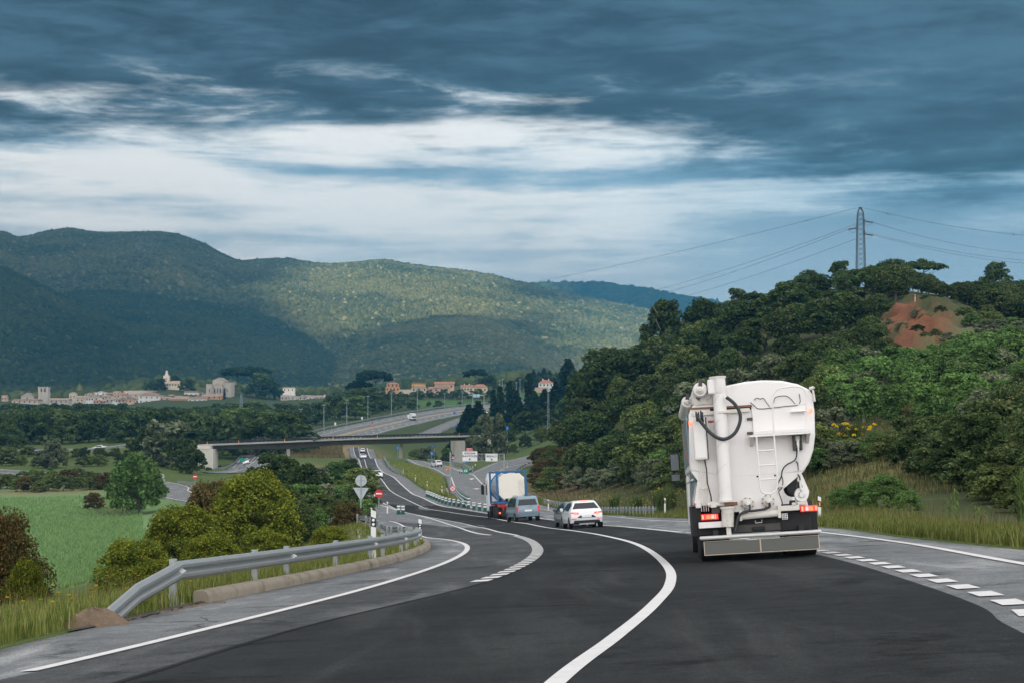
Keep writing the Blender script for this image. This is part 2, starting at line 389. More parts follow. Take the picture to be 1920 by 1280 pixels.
# ------------------------------------------------------------------ ribbons: roads and paint
RIBBONS = []           # (left, right) edge functions for sinking the ground below the road
PATHS = []             # (polyline XY, half width)
def grid_mesh(name, V, mat, smooth=True, kind='structure', skirt=0.0):
    """V: (n, m, 3) vertices"""
    n, m, _ = V.shape
    if skirt:
        Lf, Rt = V[:, :1].copy(), V[:, -1:].copy(); Lf[..., 2] -= skirt; Rt[..., 2] -= skirt
        V = np.concatenate([Lf, V, Rt], 1); m += 2
    idx = np.arange(n*m).reshape(n, m)
    f = np.stack([idx[:-1, :-1], idx[:-1, 1:], idx[1:, 1:], idx[1:, :-1]], -1).reshape(-1, 4)
    o = link(name, fast_mesh(name, V.reshape(-1, 3), f, mat, smooth)); return tag(o, kind=kind)
def edge_ribbon(name, left, right, d0, d1, mat, dz, lo=0.0, ro=0.0, m=10, step=0.012, sink=True, skirt=0.0):
    ds = np.exp(np.arange(math.log(d0), math.log(d1) + step/2, step))
    xl, xr = at(left, ds) + lo, at(right, ds) + ro
    if sink: RIBBONS.append((ds, xl, xr))
    t = np.linspace(0, 1, m); X = xl[:, None]*(1-t) + xr[:, None]*t; Y = np.repeat(ds[:, None], m, 1)
    return grid_mesh(name, np.stack([X, Y, H(X, Y) + dz], -1), mat, skirt=skirt)
def path_ribbon(name, P, width, mat, dz, m=5, sink=True, skirt=0.0, step=3.0, off=0.0):
    """P: world XY polyline"""
    P = catmull(P, 10); seg = np.r_[0, np.cumsum(np.linalg.norm(np.diff(P, axis=0), axis=1))]
    s = np.linspace(0, seg[-1], max(2, int(seg[-1]/step))); Q = np.c_[np.interp(s, seg, P[:, 0]), np.interp(s, seg, P[:, 1])]
    T = np.gradient(Q, axis=0); T /= np.linalg.norm(T, axis=1)[:, None]; N = np.c_[T[:, 1], -T[:, 0]]
    if sink: PATHS.append((Q, width/2))
    t = np.linspace(-.5, .5, m); XY = Q[:, None] + N[:, None] * (t[None, :, None]*width + off)
    return grid_mesh(name, np.stack([XY[..., 0], XY[..., 1], H(XY[..., 0], XY[..., 1]) + dz], -1), mat, skirt=skirt)
def paint_line(line, d0, d1, w, dz=0.012, off=0.0, dash=None):
    """painted line of width w along a (d, X) edge; dash = (length, gap)"""
    ds = np.exp(np.arange(math.log(d0), math.log(d1) + .003, 0.006)); P = np.c_[at(line, ds) + off, ds]
    seg = np.r_[0, np.cumsum(np.linalg.norm(np.diff(P, axis=0), axis=1))]; out = []
    def strip(s0, s1):
        k = max(3, int((s1-s0)/(1.0 if dash is None else .4))); s = np.linspace(s0, s1, k) if dash or s1 < 150 else np.interp(np.linspace(0, 1, len(ds)), np.linspace(0, 1, len(ds)), seg)
        Q = np.c_[np.interp(s, seg, P[:, 0]), np.interp(s, seg, P[:, 1])]; T = np.gradient(Q, axis=0); T /= np.linalg.norm(T, axis=1)[:, None]
        N = np.c_[T[:, 1], -T[:, 0]]; XY = Q[:, None] + N[:, None]*np.array([-.5, 0, .5])[None, :, None]*w
        return np.stack([XY[..., 0], XY[..., 1], H(XY[..., 0], XY[..., 1]) + dz + 3e-5*XY[..., 1]], -1)
    if dash is None: parts = [strip(0, seg[-1])]
    else:
        s = 0.0; parts = []
        while s + dash[0] < seg[-1]: parts.append(strip(s, s + dash[0])); s += dash[0] + dash[1]
    V, Fc, k = [], [], 0
    for g in parts:
        n, m, _ = g.shape; idx = np.arange(n*m).reshape(n, m) + k; k += n*m; V.append(g.reshape(-1, 3))
        Fc.append(np.stack([idx[:-1, :-1], idx[:-1, 1:], idx[1:, 1:], idx[1:, :-1]], -1).reshape(-1, 4))
    o = link('road_marking', fast_mesh('road_marking', np.vstack(V), np.vstack(Fc), paint, True)); return tag(o, kind='structure')

def asphalt(name, lo, hi, wear, patch, pale):
    m = bpy.data.materials.new(name); m.use_nodes = True; nt = m.node_tree; nt.nodes.clear(); b = NB(nt)
    co = E(b, b.node('ShaderNodeTexCoord').outputs['Object'])
    n1 = b.noise(co, 0.22, 5.0, 0.6); n2 = b.noise(co, 1.7, 6.0, 0.65); n3 = b.noise(co, 28.0, 3.0, 0.7)
    c = b.mix(b.smooth(0.3, 0.7, n1*0.5 + n2*0.5), lo, hi)
    mp = b.node('ShaderNodeMapping', {3: (0.9, 0.09, 1.0)}); nt.links.new(co.o, mp.inputs[0])
    st = b.noise(E(b, mp.outputs[0]), 1.0, 6.0, 0.6, 0.6)
    c = b.mix(b.smooth(0.48, 0.70, st) * wear, c, pale)
    c = b.mix(b.smooth(0.54, 0.68, b.noise(co, 0.45, 7.0, 0.72, 0.4)) * patch, c, tuple(k*0.42 for k in lo))
    c = b.mix(b.smooth(0.62, 0.70, b.noise(co, 2.6, 6.0, 0.75)) * patch * 0.7, c, tuple(k*0.35 for k in lo))
    vo = b.node('ShaderNodeTexVoronoi', {'Scale': 0.42}, feature='DISTANCE_TO_EDGE')
    wob = b.node('ShaderNodeMix', data_type='RGBA'); wob.inputs[0].default_value = 0.10; nt.links.new(co.o, wob.inputs[6]); nt.links.new(b.noise(co, 2.5, 5.0, 0.7, col=True).o, wob.inputs[7]); nt.links.new(wob.outputs[2], vo.inputs['Vector'])
    crack = b.smooth(0.0085, 0.002, E(b, vo.outputs['Distance'])) * b.smooth(0.50, 0.62, b.noise(co, 0.16, 3.0, 0.5))
    c = b.mix(crack * 0.75, c, tuple(k*0.25 for k in lo))
    n5 = b.noise(co, 9.0, 4.0, 0.75); sp = b.noise(co, 48.0, 2.0, 0.8)
    c = b.mul(c, 0.05 + n3*0.5 + n5*1.0 + b.smooth(0.45, 0.80, sp) * 1.3)
    p = b.node('ShaderNodeBsdfPrincipled', {'Roughness': 0.92, 'Specular IOR Level': 0.12}); nt.links.new(c.o, p.inputs['Base Color'])
    bp = b.node('ShaderNodeBump', {'Strength': 0.5, 'Distance': 0.01}); nt.links.new((n3 + sp*0.7).o, bp.inputs['Height']); nt.links.new(bp.outputs[0], p.inputs['Normal'])
    o = b.node('ShaderNodeOutputMaterial'); nt.links.new(p.outputs[0], o.inputs[0]); return m
dark_asphalt = asphalt('dark_asphalt', (0.013, 0.0145, 0.0155), (0.030, 0.0325, 0.034), 0.5, 0.9, (0.056, 0.059, 0.060))
grey_asphalt = asphalt('grey_asphalt', (0.115, 0.122, 0.128), (0.215, 0.222, 0.228), 0.8, 0.95, (0.34, 0.345, 0.345))
pale_asphalt = asphalt('pale_asphalt', (0.15, 0.155, 0.157), (0.21, 0.215, 0.215), 0.5, 0.35, (0.29, 0.29, 0.29))
mid_asphalt = asphalt('mid_asphalt', (0.045, 0.048, 0.050), (0.085, 0.088, 0.091), 0.6, 0.8, (0.16, 0.163, 0.165))
paint = pm('road_paint', (0.66, 0.64, 0.63), 0.6, 0.16, 3.0, dirt=((0.16, 0.16, 0.16), 7.0, 0.56, 0.75), bump=0.3)

edge_ribbon('road', KERB, VERGE, 3, 190, grey_asphalt, 0.0, m=26, step=0.008, skirt=0.4)
edge_ribbon('road', DARKL, DASHR, 190, 690, pale_asphalt, 0.0, -1.9, 2.6, m=12, skirt=0.5)
edge_ribbon('road', EXITL, VERGE, 192, 404, pale_asphalt, 0.0, -1.0, 0.8, m=12, skirt=0.5)
edge_ribbon('road', EXITL, GIRR, 396, 560, pale_asphalt, 0.0, -1.0, 1.2, m=8, skirt=0.5)
edge_ribbon('road', BESL, VERGE, 396, 520, pale_asphalt, 0.0, -1.0, 0.8, m=8, skirt=0.5)
edge_ribbon('road', DARKL, DASHR, 3, 222, dark_asphalt, 0.005, 0.0, -0.05, m=18, step=0.008, sink=False)
edge_ribbon('road', DARKL, DASHR, 215, 690, mid_asphalt, 0.012, 0.1, -0.1, m=10, sink=False)
# left slip road falling away behind the bushes, the lane along the field, the road to the bridge, the motorway beyond
def xy(*q): return [((x - 960) / F * d, d) for x, d in q]
SLIP = xy((800,92),(745,140),(700,180),(640,225),(560,262),(440,300),(352,326),(322,346),(322,364),(285,388),(210,412),(100,425),(-40,440),(-200,450))
path_ribbon('road', SLIP, 7.5, pale_asphalt, -0.03, skirt=0.5)
path_ribbon('road', xy((-300,560),(-60,560),(60,562),(185,568),(330,578),(400,572)), 8, pale_asphalt, 0.0, skirt=0.6)
UNDER = xy((425,470),(455,520),(474,560),(487,620),(500,700))
path_ribbon('road', UNDER, 13, pale_asphalt, 0.0, skirt=0.6)
MOTOR = xy((560,735),(610,775),(680,850),(757,930),(838,1020),(898,1090),(990,1150),(1090,1190),(1200,1230))
path_ribbon('road', MOTOR, 30, pale_asphalt, 0.0, m=9, skirt=0.8)
path_ribbon('median', MOTOR, 4.5, pm('median_soil', (0.30, 0.25, 0.17), 0.9, 0.25, 0.2), 0.06, m=3, sink=False, off=2.0)
path_ribbon('road', xy((780,780),(830,860),(872,940)), 9, pale_asphalt, 0.05, skirt=0.6)
# paint
paint_line(CENTRE, 5, 690, 0.16)
paint_line(DARKL, 84, 690, 0.17, off=0.0)
paint_line(DARKL, 32, 84, 0.32, off=-0.10, dash=(0.75, 0.55))
paint_line(DASHR, 10, 68, 0.26, off=0.28, dash=(0.9, 0.7))
paint_line(DASHR, 68, 185, 0.20, off=0.1)
paint_line(DASHR, 186, 690, 0.20, off=0.1)
paint_line(SHOULDER, 5, 392, 0.16)
paint_line(EXITL, 196, 555, 0.18)
paint_line(GIRR, 398, 555, 0.18, off=-0.5); paint_line(BESL, 398, 515, 0.18, off=0.5); paint_line(SHOULDER, 400, 515, 0.16, off=-0.6)
GORE = L((275,-2.9),(300,-4.5),(340,-6.6),(398,-9.25)); paint_line(smoothline(GORE), 275, 396, 0.2)
RAMP = smoothline(L((5,-6.1),(12,-5.3),(15.8,-4.65),(17.4,-4.35),(24,-3.45),(34,-2.35),(46,-1.62),(58.8,-1.44),(72,-1.9),(86,-3.1),(100,-4.8),(125,-8.6),(140,-11)))
edge_ribbon('road', RAMP, DARKL, 9, 118, mid_asphalt, 0.004, 0.09, 0.0, m=10, step=0.008, sink=False); paint_line(RAMP, 17, 140, 0.17); paint_line(RAMP, 13.5, 16.2, 0.17)
for off in (-14.2, -7.5, 14.2):
    path_ribbon('road_marking', MOTOR, 0.35, paint, 0.07, m=2, sink=False, off=off)
for off in (-3.2, 3.2): path_ribbon('road_marking', SLIP, 0.2, paint, 0.012, m=2, sink=False, off=off)
for off in (-5.2, -0.6, 0.6, 4.8): path_ribbon('road_marking', UNDER, 0.22, paint, 0.02, m=2, sink=False, off=off)
def dash_path(P, off, ln, gap, w):
    P = catmull(P, 10); seg = np.r_[0, np.cumsum(np.linalg.norm(np.diff(P, axis=0), axis=1))]; V, Fc, k = [], [], 0; s = 0
    while s + ln < seg[-1]:
        q = np.array([[np.interp(s + e, seg, P[:, i]) for i in (0, 1)] for e in (0, ln)]); t = (q[1]-q[0])/np.linalg.norm(q[1]-q[0]); nn = np.array([t[1], -t[0]])
        XY = np.array([q[0]+nn*(off-w/2), q[0]+nn*(off+w/2), q[1]+nn*(off+w/2), q[1]+nn*(off-w/2)])
        V.append(np.c_[XY, H(XY[:, 0], XY[:, 1]) + .09]); Fc.append(np.arange(4)[None] + k); k += 4; s += ln + gap
    tag(link('road_marking', fast_mesh('road_marking', np.vstack(V), np.vstack(Fc), paint)), kind='structure')
dash_path(MOTOR, -11, 5, 9, .4); dash_path(MOTOR, 8, 5, 9, .4); dash_path(MOTOR, 11.5, 5, 9, .4)
tar = asphalt('tar_seam', (.006, .006, .007), (.012, .012, .013), .1, .2, (.02, .02, .02))
rj = np.random.default_rng(6)
def seam(line, d0, d1, off, w):
    q = line.copy(); q[:, 1] += np.cumsum(rj.normal(size=len(q))*.012); o_ = paint_line(q, d0, d1, w, .008, off); o_.data.materials.clear(); o_.data.materials.append(tar); o_.name = 'road_joint'
seam(DARKL, 6, 60, -.02, .045)
# direction arrows and the light worn patches stay in the asphalt; two lane arrows on the exit
for (x, d) in ((884, 330), (893, 272)):
    p = G(x, d, .03); mb = MB(); w = .25
    pts = [(-w,0),(w,0),(w,3.5),(3*w,3.5),(0,6),(-3*w,3.5),(-w,3.5)]
    mb.add([(p.x + q[0], p.y + q[1], float(H(p.x+q[0], p.y+q[1])) + .03) for q in pts], [(0,1,2,6),(2,3,4),(4,5,6),(2,4,6)])
    tag(mb.build('road_marking', paint), kind='structure')

# ------------------------------------------------------------------ ground
def cover_material():
    m = bpy.data.materials.new('ground_cover'); m.use_nodes = True; nt = m.node_tree; nt.nodes.clear(); b = NB(nt)
    co = E(b, b.node('ShaderNodeTexCoord').outputs['Object'])
    at_ = b.node('ShaderNodeAttribute', attribute_name='cover'); base = E(b, at_.outputs['Color'])
    n1 = b.noise(co, 0.05, 6.0, 0.62); n2 = b.noise(co, 0.6, 6.0, 0.65); n3 = b.noise(co, 6.0, 4.0, 0.7)
    c = b.mix(b.smooth(0.52, 0.72, n1*0.4 + n2*0.6) * 0.45, base, (0.13, 0.115, 0.05))
    c = b.mul(c, 0.5 + n2*0.55 + n3*0.5)
    p = b.node('ShaderNodeBsdfPrincipled', {'Roughness': 0.95, 'Specular IOR Level': 0.1}); nt.links.new(c.o, p.inputs['Base Color'])
    bp = b.node('ShaderNodeBump', {'Strength': 0.8, 'Distance': 0.3}); nt.links.new((n2 + n3*0.5).o, bp.inputs['Height']); nt.links.new(bp.outputs[0], p.inputs['Normal'])
    o = b.node('ShaderNodeOutputMaterial'); nt.links.new(p.outputs[0], o.inputs[0]); return m
ga = np.unique(np.r_[np.linspace(-2590, -200, 60), np.arange(-200, 2121, 7), np.linspace(2121, 4590, 60)])
gl = np.unique(np.r_[np.log([3, 4, 5.5, 7.5, 10]), np.arange(math.log(10), math.log(300), .014), np.arange(math.log(300), math.log(2790), .010)])
Ag, Lg = np.meshgrid(ga, gl); Yg = np.exp(Lg); Xg = (Ag - 960)/F*Yg; Zg = H(Xg, Yg)
Zg += (np.sin(Xg*.9 + Yg*.5) + np.sin(Xg*.37 - Yg*.8)) * .05 * np.clip((Yg - 60)/100, 0, 1)
cutw = np.exp(-((Ag-1735)/95)**2 - ((Lg-math.log(285))/.11)**2); rq = np.random.default_rng(4); Zg += cutw * 1.5 * (np.sin(Xg*1.3)*.5 + np.sin(Xg*.55+Yg*.4)*.8 + np.sin(Yg*.9-Xg*.3)*.5 + rq.normal(size=Zg.shape)*.16)
sink = np.zeros_like(Zg)
for ds, xl, xr in RIBBONS:
    l = np.interp(Yg, ds, xl); r = np.interp(Yg, ds, xr); ins = (Yg >= ds[0]) & (Yg <= ds[-1]) & (Xg > l - .02) & (Xg < r + .02)
    sink = np.maximum(sink, ins * (0.25 + 0.0016*Yg))
for Q, hw in PATHS:
    sel = (Xg > Q[:, 0].min()-hw-2) & (Xg < Q[:, 0].max()+hw+2) & (Yg > Q[:, 1].min()-hw-2) & (Yg < Q[:, 1].max()+hw+2); ii = np.where(sel.ravel())[0]
    P_ = np.c_[Xg.ravel()[ii], Yg.ravel()[ii]]; dmin = np.full(len(ii), 1e9)
    for k in range(0, len(Q), 1): dmin = np.minimum(dmin, np.hypot(P_[:, 0]-Q[k, 0], P_[:, 1]-Q[k, 1]))
    flat = sink.ravel(); flat[ii] = np.maximum(flat[ii], (dmin < hw + .2) * (0.25 + 0.0016*Yg.ravel()[ii])); sink = flat.reshape(Zg.shape)
Zg -= sink
cov = np.zeros(Zg.shape + (4,)); cov[..., 3] = 1
_bn = np.random.default_rng(8)
_ph = _bn.random((14, 3))*6.28; _fr = _bn.normal(size=(14, 2))*np.geomspace(.06, .9, 14)[:, None]
RAG = sum(np.sin(Xg*_fr[i, 0] + Yg*_fr[i, 1] + _ph[i, 0]) for i in range(14))*.16
def blob(x, d, sx, sl, c, k=1.0, rag=0.35):
    global cov
    w = np.clip(k * 1.6 * (np.exp(-((Ag - x)/sx)**2 - ((Lg - math.log(d))/sl)**2)*(1 + rag*RAG)) - rag*.35, 0, 1)[..., None]
    cov[..., :3] = cov[..., :3]*(1-w) + np.array(c)*w
GRASS, DRY, FIELD, RED, SCRUB = (.085, .12, .036), (.20, .165, .085), (.16, .26, .105), (.20, .082, .045), (.06, .07, .03)
cov[..., :3] = GRASS
hill = 1/(1 + np.exp(-(Ag - 1120 + (Lg - 5.6)*60)/25)) * 1/(1 + np.exp(-(Xg - np.interp(Yg, VERGE[:, 0], VERGE[:, 1]) - 6)/1.5)); cov[..., :3] = cov[..., :3]*(1-hill[..., None]) + np.array(SCRUB)*hill[..., None]
far = 1/(1 + np.exp(-(Yg - 700)/40)); cov[..., :3] = cov[..., :3]*(1-far[..., None]) + np.array((.055, .075, .03))*far[..., None]
for q in ((0,190,300,.22),(60,240,260,.3),(60,320,230,.16),(-200,250,300,.35)): blob(*q, FIELD, 1.6)
blob(130, 372, 260, .05, DRY, .6); blob(215, 300, 40, .10, DRY, .8); blob(600, 650, 90, .10, (.25,.19,.10), 1.4); blob(640, 600, 60, .06, (.22,.18,.09), .8)
blob(560, 460, 60, .1, DRY, .7); blob(1050, 300, 60, .16, (.17,.115,.07), 1.2); blob(1100, 250, 60, .12, DRY, .6); blob(1600, 110, 110, .16, (.13,.125,.05), 1.2); blob(1640, 130, 50, .12, DRY, .9)
for q in ((1735,280,62,.075),(1700,268,50,.06),(1690,300,40,.04),(1910,322,50,.02)): blob(*q, RED, 2.0, 1.0)
blob(1850, 275, 70, .10, (.11,.125,.06), 1.0)
blob(1740, 262, 30, .03, (.12,.11,.05), .7); blob(1690, 284, 16, .02, (.10,.10,.045), .8)
blob(835, 1130, 70, .05, (.07,.14,.04), 1.2); blob(1060, 1240, 90, .03, (.07,.15,.045), 1.2)
gm = grid_mesh('ground', np.stack([Xg, Yg, Zg], -1), cover_material())
ca_ = gm.data.color_attributes.new('cover', 'FLOAT_COLOR', 'POINT'); ca_.data.foreach_set('color', cov.astype(np.float32).ravel())

# ------------------------------------------------------------------ hills with their woods
def crest_noise(x, s, seed):
    r = np.random.default_rng(seed); y = np.zeros_like(x)
    for o in range(5): y += np.interp(x, np.arange(x.min()-400, x.max()+400, s/2**o), r.normal(size=len(np.arange(x.min()-400, x.max()+400, s/2**o)))) / 1.7**o
    return y
HILLS = {}
hill_mat = pm('hill_soil', (.05, .06, .03), 0.95, 0.4, 0.01)
def hill(key, crest, dc, base_d, base_z, spur=1.0, rows=90, cols=260, seed=0):
    cr = catmull(crest, 12); x = np.linspace(crest[0][0], crest[-1][0], cols); y = np.interp(x, cr[:, 0], cr[:, 1]) + 9
    a, r = slope(x, y); zc = -r * dc / F
    t = np.linspace(0, 1.35, rows)[:, None]
    rise = np.where(t <= 1, np.sin(np.clip(t, 0, 1)*math.pi/2)**1.15, 1 - ((t-1)/.35)**2 * .8)
    Y = base_d + (dc - base_d)*t + 0*x[None]
    # spurs and gullies running down from the crest
    sp = crest_noise(x + 0.0, 190, seed+3)[None, :] * np.sin(np.clip(t, 0, 1)*math.pi) * spur + crest_noise(x, 80, seed+9)[None, :] * np.sin(np.clip(t, 0, 1)*math.pi)**2 * spur * .5
    Yd = Y * (1 + sp * 0.016)
    Z = base_z + (zc[None, :] - base_z) * rise + sp * 7
    X = (a[None, :] - 960)/F * (base_d + (dc - base_d)*np.clip(t, 0, 1)) * 1.0 + (a[None, :] - 960)/F * (dc - base_d)*np.clip(t-1, 0, 1)
    V = np.stack([X, Yd, Z], -1); HILLS[key] = V
    return grid_mesh('hill', V, hill_mat)
def wood(V, n, size, mat, seed, tmax=1.06, name='woodland', hump=1.0):
    """one mass of rounded tree crowns over a hill"""
    r = np.random.default_rng(seed); rows, cols, _ = V.shape
    i = r.random(n) * (rows-1) * min(1, tmax/1.35); j = r.random(n) * (cols-1.001); i0, j0 = i.astype(int), j.astype(int); fi, fj = (i-i0)[:, None], (j-j0)[:, None]
    P = V[i0, j0]*(1-fi)*(1-fj) + V[i0+1, j0]*fi*(1-fj) + V[i0, j0+1]*(1-fi)*fj + V[i0+1, j0+1]*fi*fj
    dome = [(0, 0, 1.0)]; 
    for (rr, zz, k, ph) in ((.55, .80, 5, 0), (.95, .35, 7, .4), (1.0, -.35, 7, .8)):
        dome += [(rr*math.cos(ph+2*math.pi*q/k), rr*math.sin(ph+2*math.pi*q/k), zz) for q in range(k)]
    dome = np.array(dome); fc = [(0, 1+q, 1+(q+1) % 5) for q in range(5)]
    # stitch rings of 5-7-7
    ring1, ring2, ring3 = list(range(1, 6)), list(range(6, 13)), list(range(13, 20))
    def stitch(A_, B_):
        o = []; i_, j_ = 0, 0; na, nb = len(A_), len(B_)
        while i_ < na or j_ < nb:
            if j_*na <= i_*nb and j_ < nb or i_ >= na: o.append((A_[i_ % na], B_[j_ % nb], B_[(j_+1) % nb])); j_ += 1
            else: o.append((A_[i_ % na], B_[j_ % nb], A_[(i_+1) % na])); i_ += 1
        return o
    fc = np.array(fc + stitch(ring1, ring2) + stitch(ring2, ring3))
    lf = np.sin(P[:, 0]*.011 + 1) + np.sin(P[:, 1]*.009 + P[:, 0]*.006) + np.sin(P[:, 2]*.05 + P[:, 0]*.017); s = size * (0.45 + r.random(n)**2 * 1.05) * (1 + .16*lf); h = s * (0.8 + 0.5*r.random(n)) * hump; ang = r.random(n) * 6.28
    jit = 1 + r.normal(size=(n, len(dome), 1)) * 0.16
    D_ = dome[None] * jit; c, sn = np.cos(ang)[:, None], np.sin(ang)[:, None]
    vx = (D_[..., 0]*c - D_[..., 1]*sn) * s[:, None]; vy = (D_[..., 0]*sn + D_[..., 1]*c) * s[:, None]; vz = D_[..., 2] * h[:, None]
    VV = (np.stack([vx, vy, vz], -1) + P[:, None]).reshape(-1, 3); FF = (fc[None] + (np.arange(n)*len(dome))[:, None, None]).reshape(-1, 3)
    return tag(link(name, fast_mesh(name, VV, FF, mat, True)), kind='stuff')
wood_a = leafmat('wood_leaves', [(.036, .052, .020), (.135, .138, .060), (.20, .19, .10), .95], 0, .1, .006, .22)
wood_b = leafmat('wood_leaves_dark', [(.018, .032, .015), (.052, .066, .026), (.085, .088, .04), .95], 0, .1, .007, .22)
hill('main', [(-260,455),(-120,438),(0,442),(40,453),(85,446),(130,438),(190,444),(300,443),(350,452),(390,467),(425,484),(455,495),(500,493),(540,492),(580,499),(620,500),(665,497),(700,493),(725,493),(760,499),(800,504),(860,511),(910,519),(950,529),(990,538),(1050,551),(1130,567),(1190,578),(1250,593),(1330,625),(1420,680)], 4700, 2500, 25, 1.0, seed=4)
hill('left', [(-260,470),(-120,480),(0,497),(33,510),(67,528),(117,553),(160,574),(217,604),(260,628),(310,655),(370,690),(430,722)], 3000, 1950, 12, .55, 60, 130, seed=11)
hill('middle', [(60,552),(117,543),(160,538),(250,541),(320,549),(383,560),(440,569),(483,577),(527,591),(580,614),(633,638),(690,664),(760,700),(830,728)], 3700, 2150, 15, .7, 70, 170, seed=21)
hill('spur', [(560,700),(600,668),(645,640),(700,616),(750,600),(820,588),(880,590),(930,600),(980,622),(1030,648),(1090,676),(1150,700),(1210,722)], 3500, 2200, 20, .6, 70, 170, seed=31)
hill('far', [(900,560),(960,542),(1000,533),(1050,529),(1100,527),(1130,526),(1170,532),(1210,537),(1250,546),(1300,557),(1350,566),(1420,585),(1500,610)], 5700, 4900, 60, .8, 40, 140, seed=41)
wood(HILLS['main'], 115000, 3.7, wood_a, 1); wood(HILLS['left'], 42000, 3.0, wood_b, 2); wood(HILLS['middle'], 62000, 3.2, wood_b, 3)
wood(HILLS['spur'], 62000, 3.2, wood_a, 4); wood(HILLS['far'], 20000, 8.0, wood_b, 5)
# the plain before the hills
px_ = np.linspace(-3800, 3800, 60); py_ = np.linspace(2600, 6000, 60); PX, PY = np.meshgrid(px_, py_)
grid_mesh('ground', np.stack([PX, PY, 18 + 0*PX + (PY-2600)*.004], -1), hill_mat)

pd_, pa_ = np.meshgrid(np.geomspace(1610, 2700, 40), np.linspace(-420, 1700, 120), indexing='ij'); pX = (pa_-960)/F*pd_; PLAIN = np.stack([pX, pd_, H(pX, pd_)], -1)
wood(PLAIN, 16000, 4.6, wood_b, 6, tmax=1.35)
# unseen clouds, added high above the view to shade the slopes and foreground
def cloud(outline, z, thick, seed):
    c = catmull(outline + [outline[0]], 6)[:-1]; n = len(c); r = np.random.default_rng(seed); ctr = c.mean(0); V = []
    for (k, dz) in ((.90, -thick*.5), (1.0, 0), (.8, thick*.7), (.4, thick)): 
        for q in c: V.append((*(ctr + (q-ctr)*k*(1+r.normal()*.02)), z + dz + r.normal()*thick*.08))
    f = [(i*n+k, i*n+(k+1) % n, (i+1)*n+(k+1) % n, (i+1)*n+k) for i in range(3) for k in range(n)]
    mb = MB().add(V, f + [tuple(range(n))[::-1], tuple(range(3*n, 4*n))])
    return tag(mb.build('cloud', cloud_mat, smooth=80), kind='structure')
cloud_mat = bpy.data.materials.new('cloud'); cloud_mat.use_nodes = True
_nt = cloud_mat.node_tree; _nt.nodes.clear(); _b = NB(_nt)
_d = _b.node('ShaderNodeBsdfDiffuse', {0: (.9, .9, .92, 1)}); _t = _b.node('ShaderNodeBsdfTranslucent', {0: (.7, .72, .76, 1)}); _m = _b.node('ShaderNodeMixShader', {0: .5})
_nt.links.new(_d.outputs[0], _m.inputs[1]); _nt.links.new(_t.outputs[0], _m.inputs[2]); _o = _b.node('ShaderNodeOutputMaterial'); _nt.links.new(_m.outputs[0], _o.inputs[0])
def hill_pt(x, y):
    """where the sight line through a photo point meets the nearest hill"""
    a0, r0 = slope(x, y); best = None
    for V in HILLS.values():
        Q = V[:int(len(V)/1.35)+1].reshape(-1, 3); a = 960 + F*Q[:, 0]/Q[:, 1]; r = -F*Q[:, 2]/Q[:, 1]; e = np.hypot(a - a0, (r - r0)*1.5); i = np.argmin(e)
        if e[i] < 14 and (best is None or Q[i, 1] < best[1]): best = Q[i]
    return best if best is not None else np.array(pt(x, y, 4500))
def shade_from(px, z=1150.0):
    """cloud outline whose shadow falls on these parts of the hills (photo x, y, push beyond the crest)"""
    out = []
    for x, y, push in px:
        p = hill_pt(x, y) + np.array((0, push, push*.1)); t = (z - p[2])/sdir.z; out.append(np.array((p[0] + sdir.x*t, p[1] + sdir.y*t)))
    return out
cloud(shade_from([(-240,735,-300),(-240,480,0),(-240,458,500),(0,446,500),(130,441,500),(300,447,500),(400,475,500),(480,497,450),(560,503,350),(505,532,0),(458,562,0),(520,594,0),(600,622,0),(660,655,0),(660,700,-200),(300,735,-300)]), 1150, 60, 1)
cloud(shade_from([(640,640,0),(700,618,0),(780,602,0),(850,594,0),(930,596,0),(1000,606,100),(1090,606,200),(1015,632,0),(1070,664,0),(1110,690,0),(1000,712,-200),(650,712,-200)]), 1150, 50, 2)
cloud(shade_from([(960,550,-200),(1010,536,500),(1130,530,500),(1300,560,500),(1400,590,400),(1300,590,-200),(1100,560,-300)], 1250), 1250, 50, 3)
def shade_xy(P, z=1150.0): return [np.array((x + sdir.x*(z+5)/sdir.z, y + sdir.y*(z+5)/sdir.z)) for x, y in P]
cloud(shade_xy([(-380,-160),(0,-200),(380,-160),(520,200),(560,700),(620,1300),(520,1640),(0,1660),(-520,1640),(-760,1560),(-700,1100),(-480,700),(-420,200)]), 1150, 60, 5)  # added out of view to keep the sun off the foreground
# ------------------------------------------------------------------ trees and shrubs
def leaf_cloud(C, n_leaf, size, rg, flat=0.0, aspect=1.7, upb=0.25):
    """C: (k,4+) clumps x,y,z,r(,squash) -> leaf quads spread over and through the clumps"""
    C = np.asarray(C, float); k = len(C); per = np.maximum(8, (n_leaf * (C[:, 3]**2 / (C[:, 3]**2).sum())).astype(int)); idx = np.repeat(np.arange(k), per); n = len(idx)
    d = rg.normal(size=(n, 3)); d /= np.linalg.norm(d, axis=1)[:, None]; d[:, 2] = np.where(d[:, 2] < -.25, -d[:, 2]*.7, d[:, 2])
    rad = C[idx, 3:4] * (0.55 + 0.5*rg.random((n, 1))**0.6); sq = np.ones((n, 3)); sq[:, 2] = 1 - flat
    P = C[idx, :3] + d*rad*sq
    N = d*0.55 + rg.normal(size=(n, 3))*0.55; N[:, 2] += upb; N /= np.linalg.norm(N, axis=1)[:, None]
    U = np.cross(N, rg.normal(size=(n, 3))); U /= np.linalg.norm(U, axis=1)[:, None]; Wv = np.cross(N, U)
    s = size * (0.6 + 0.8*rg.random((n, 1)))
    V = np.stack([P - U*s*aspect*.5, P - Wv*s*.5 + N*s*.12, P + U*s*aspect*.5, P + Wv*s*.5 + N*s*.12], 1)
    return V.reshape(-1, 3), np.arange(4*n).reshape(-1, 4)
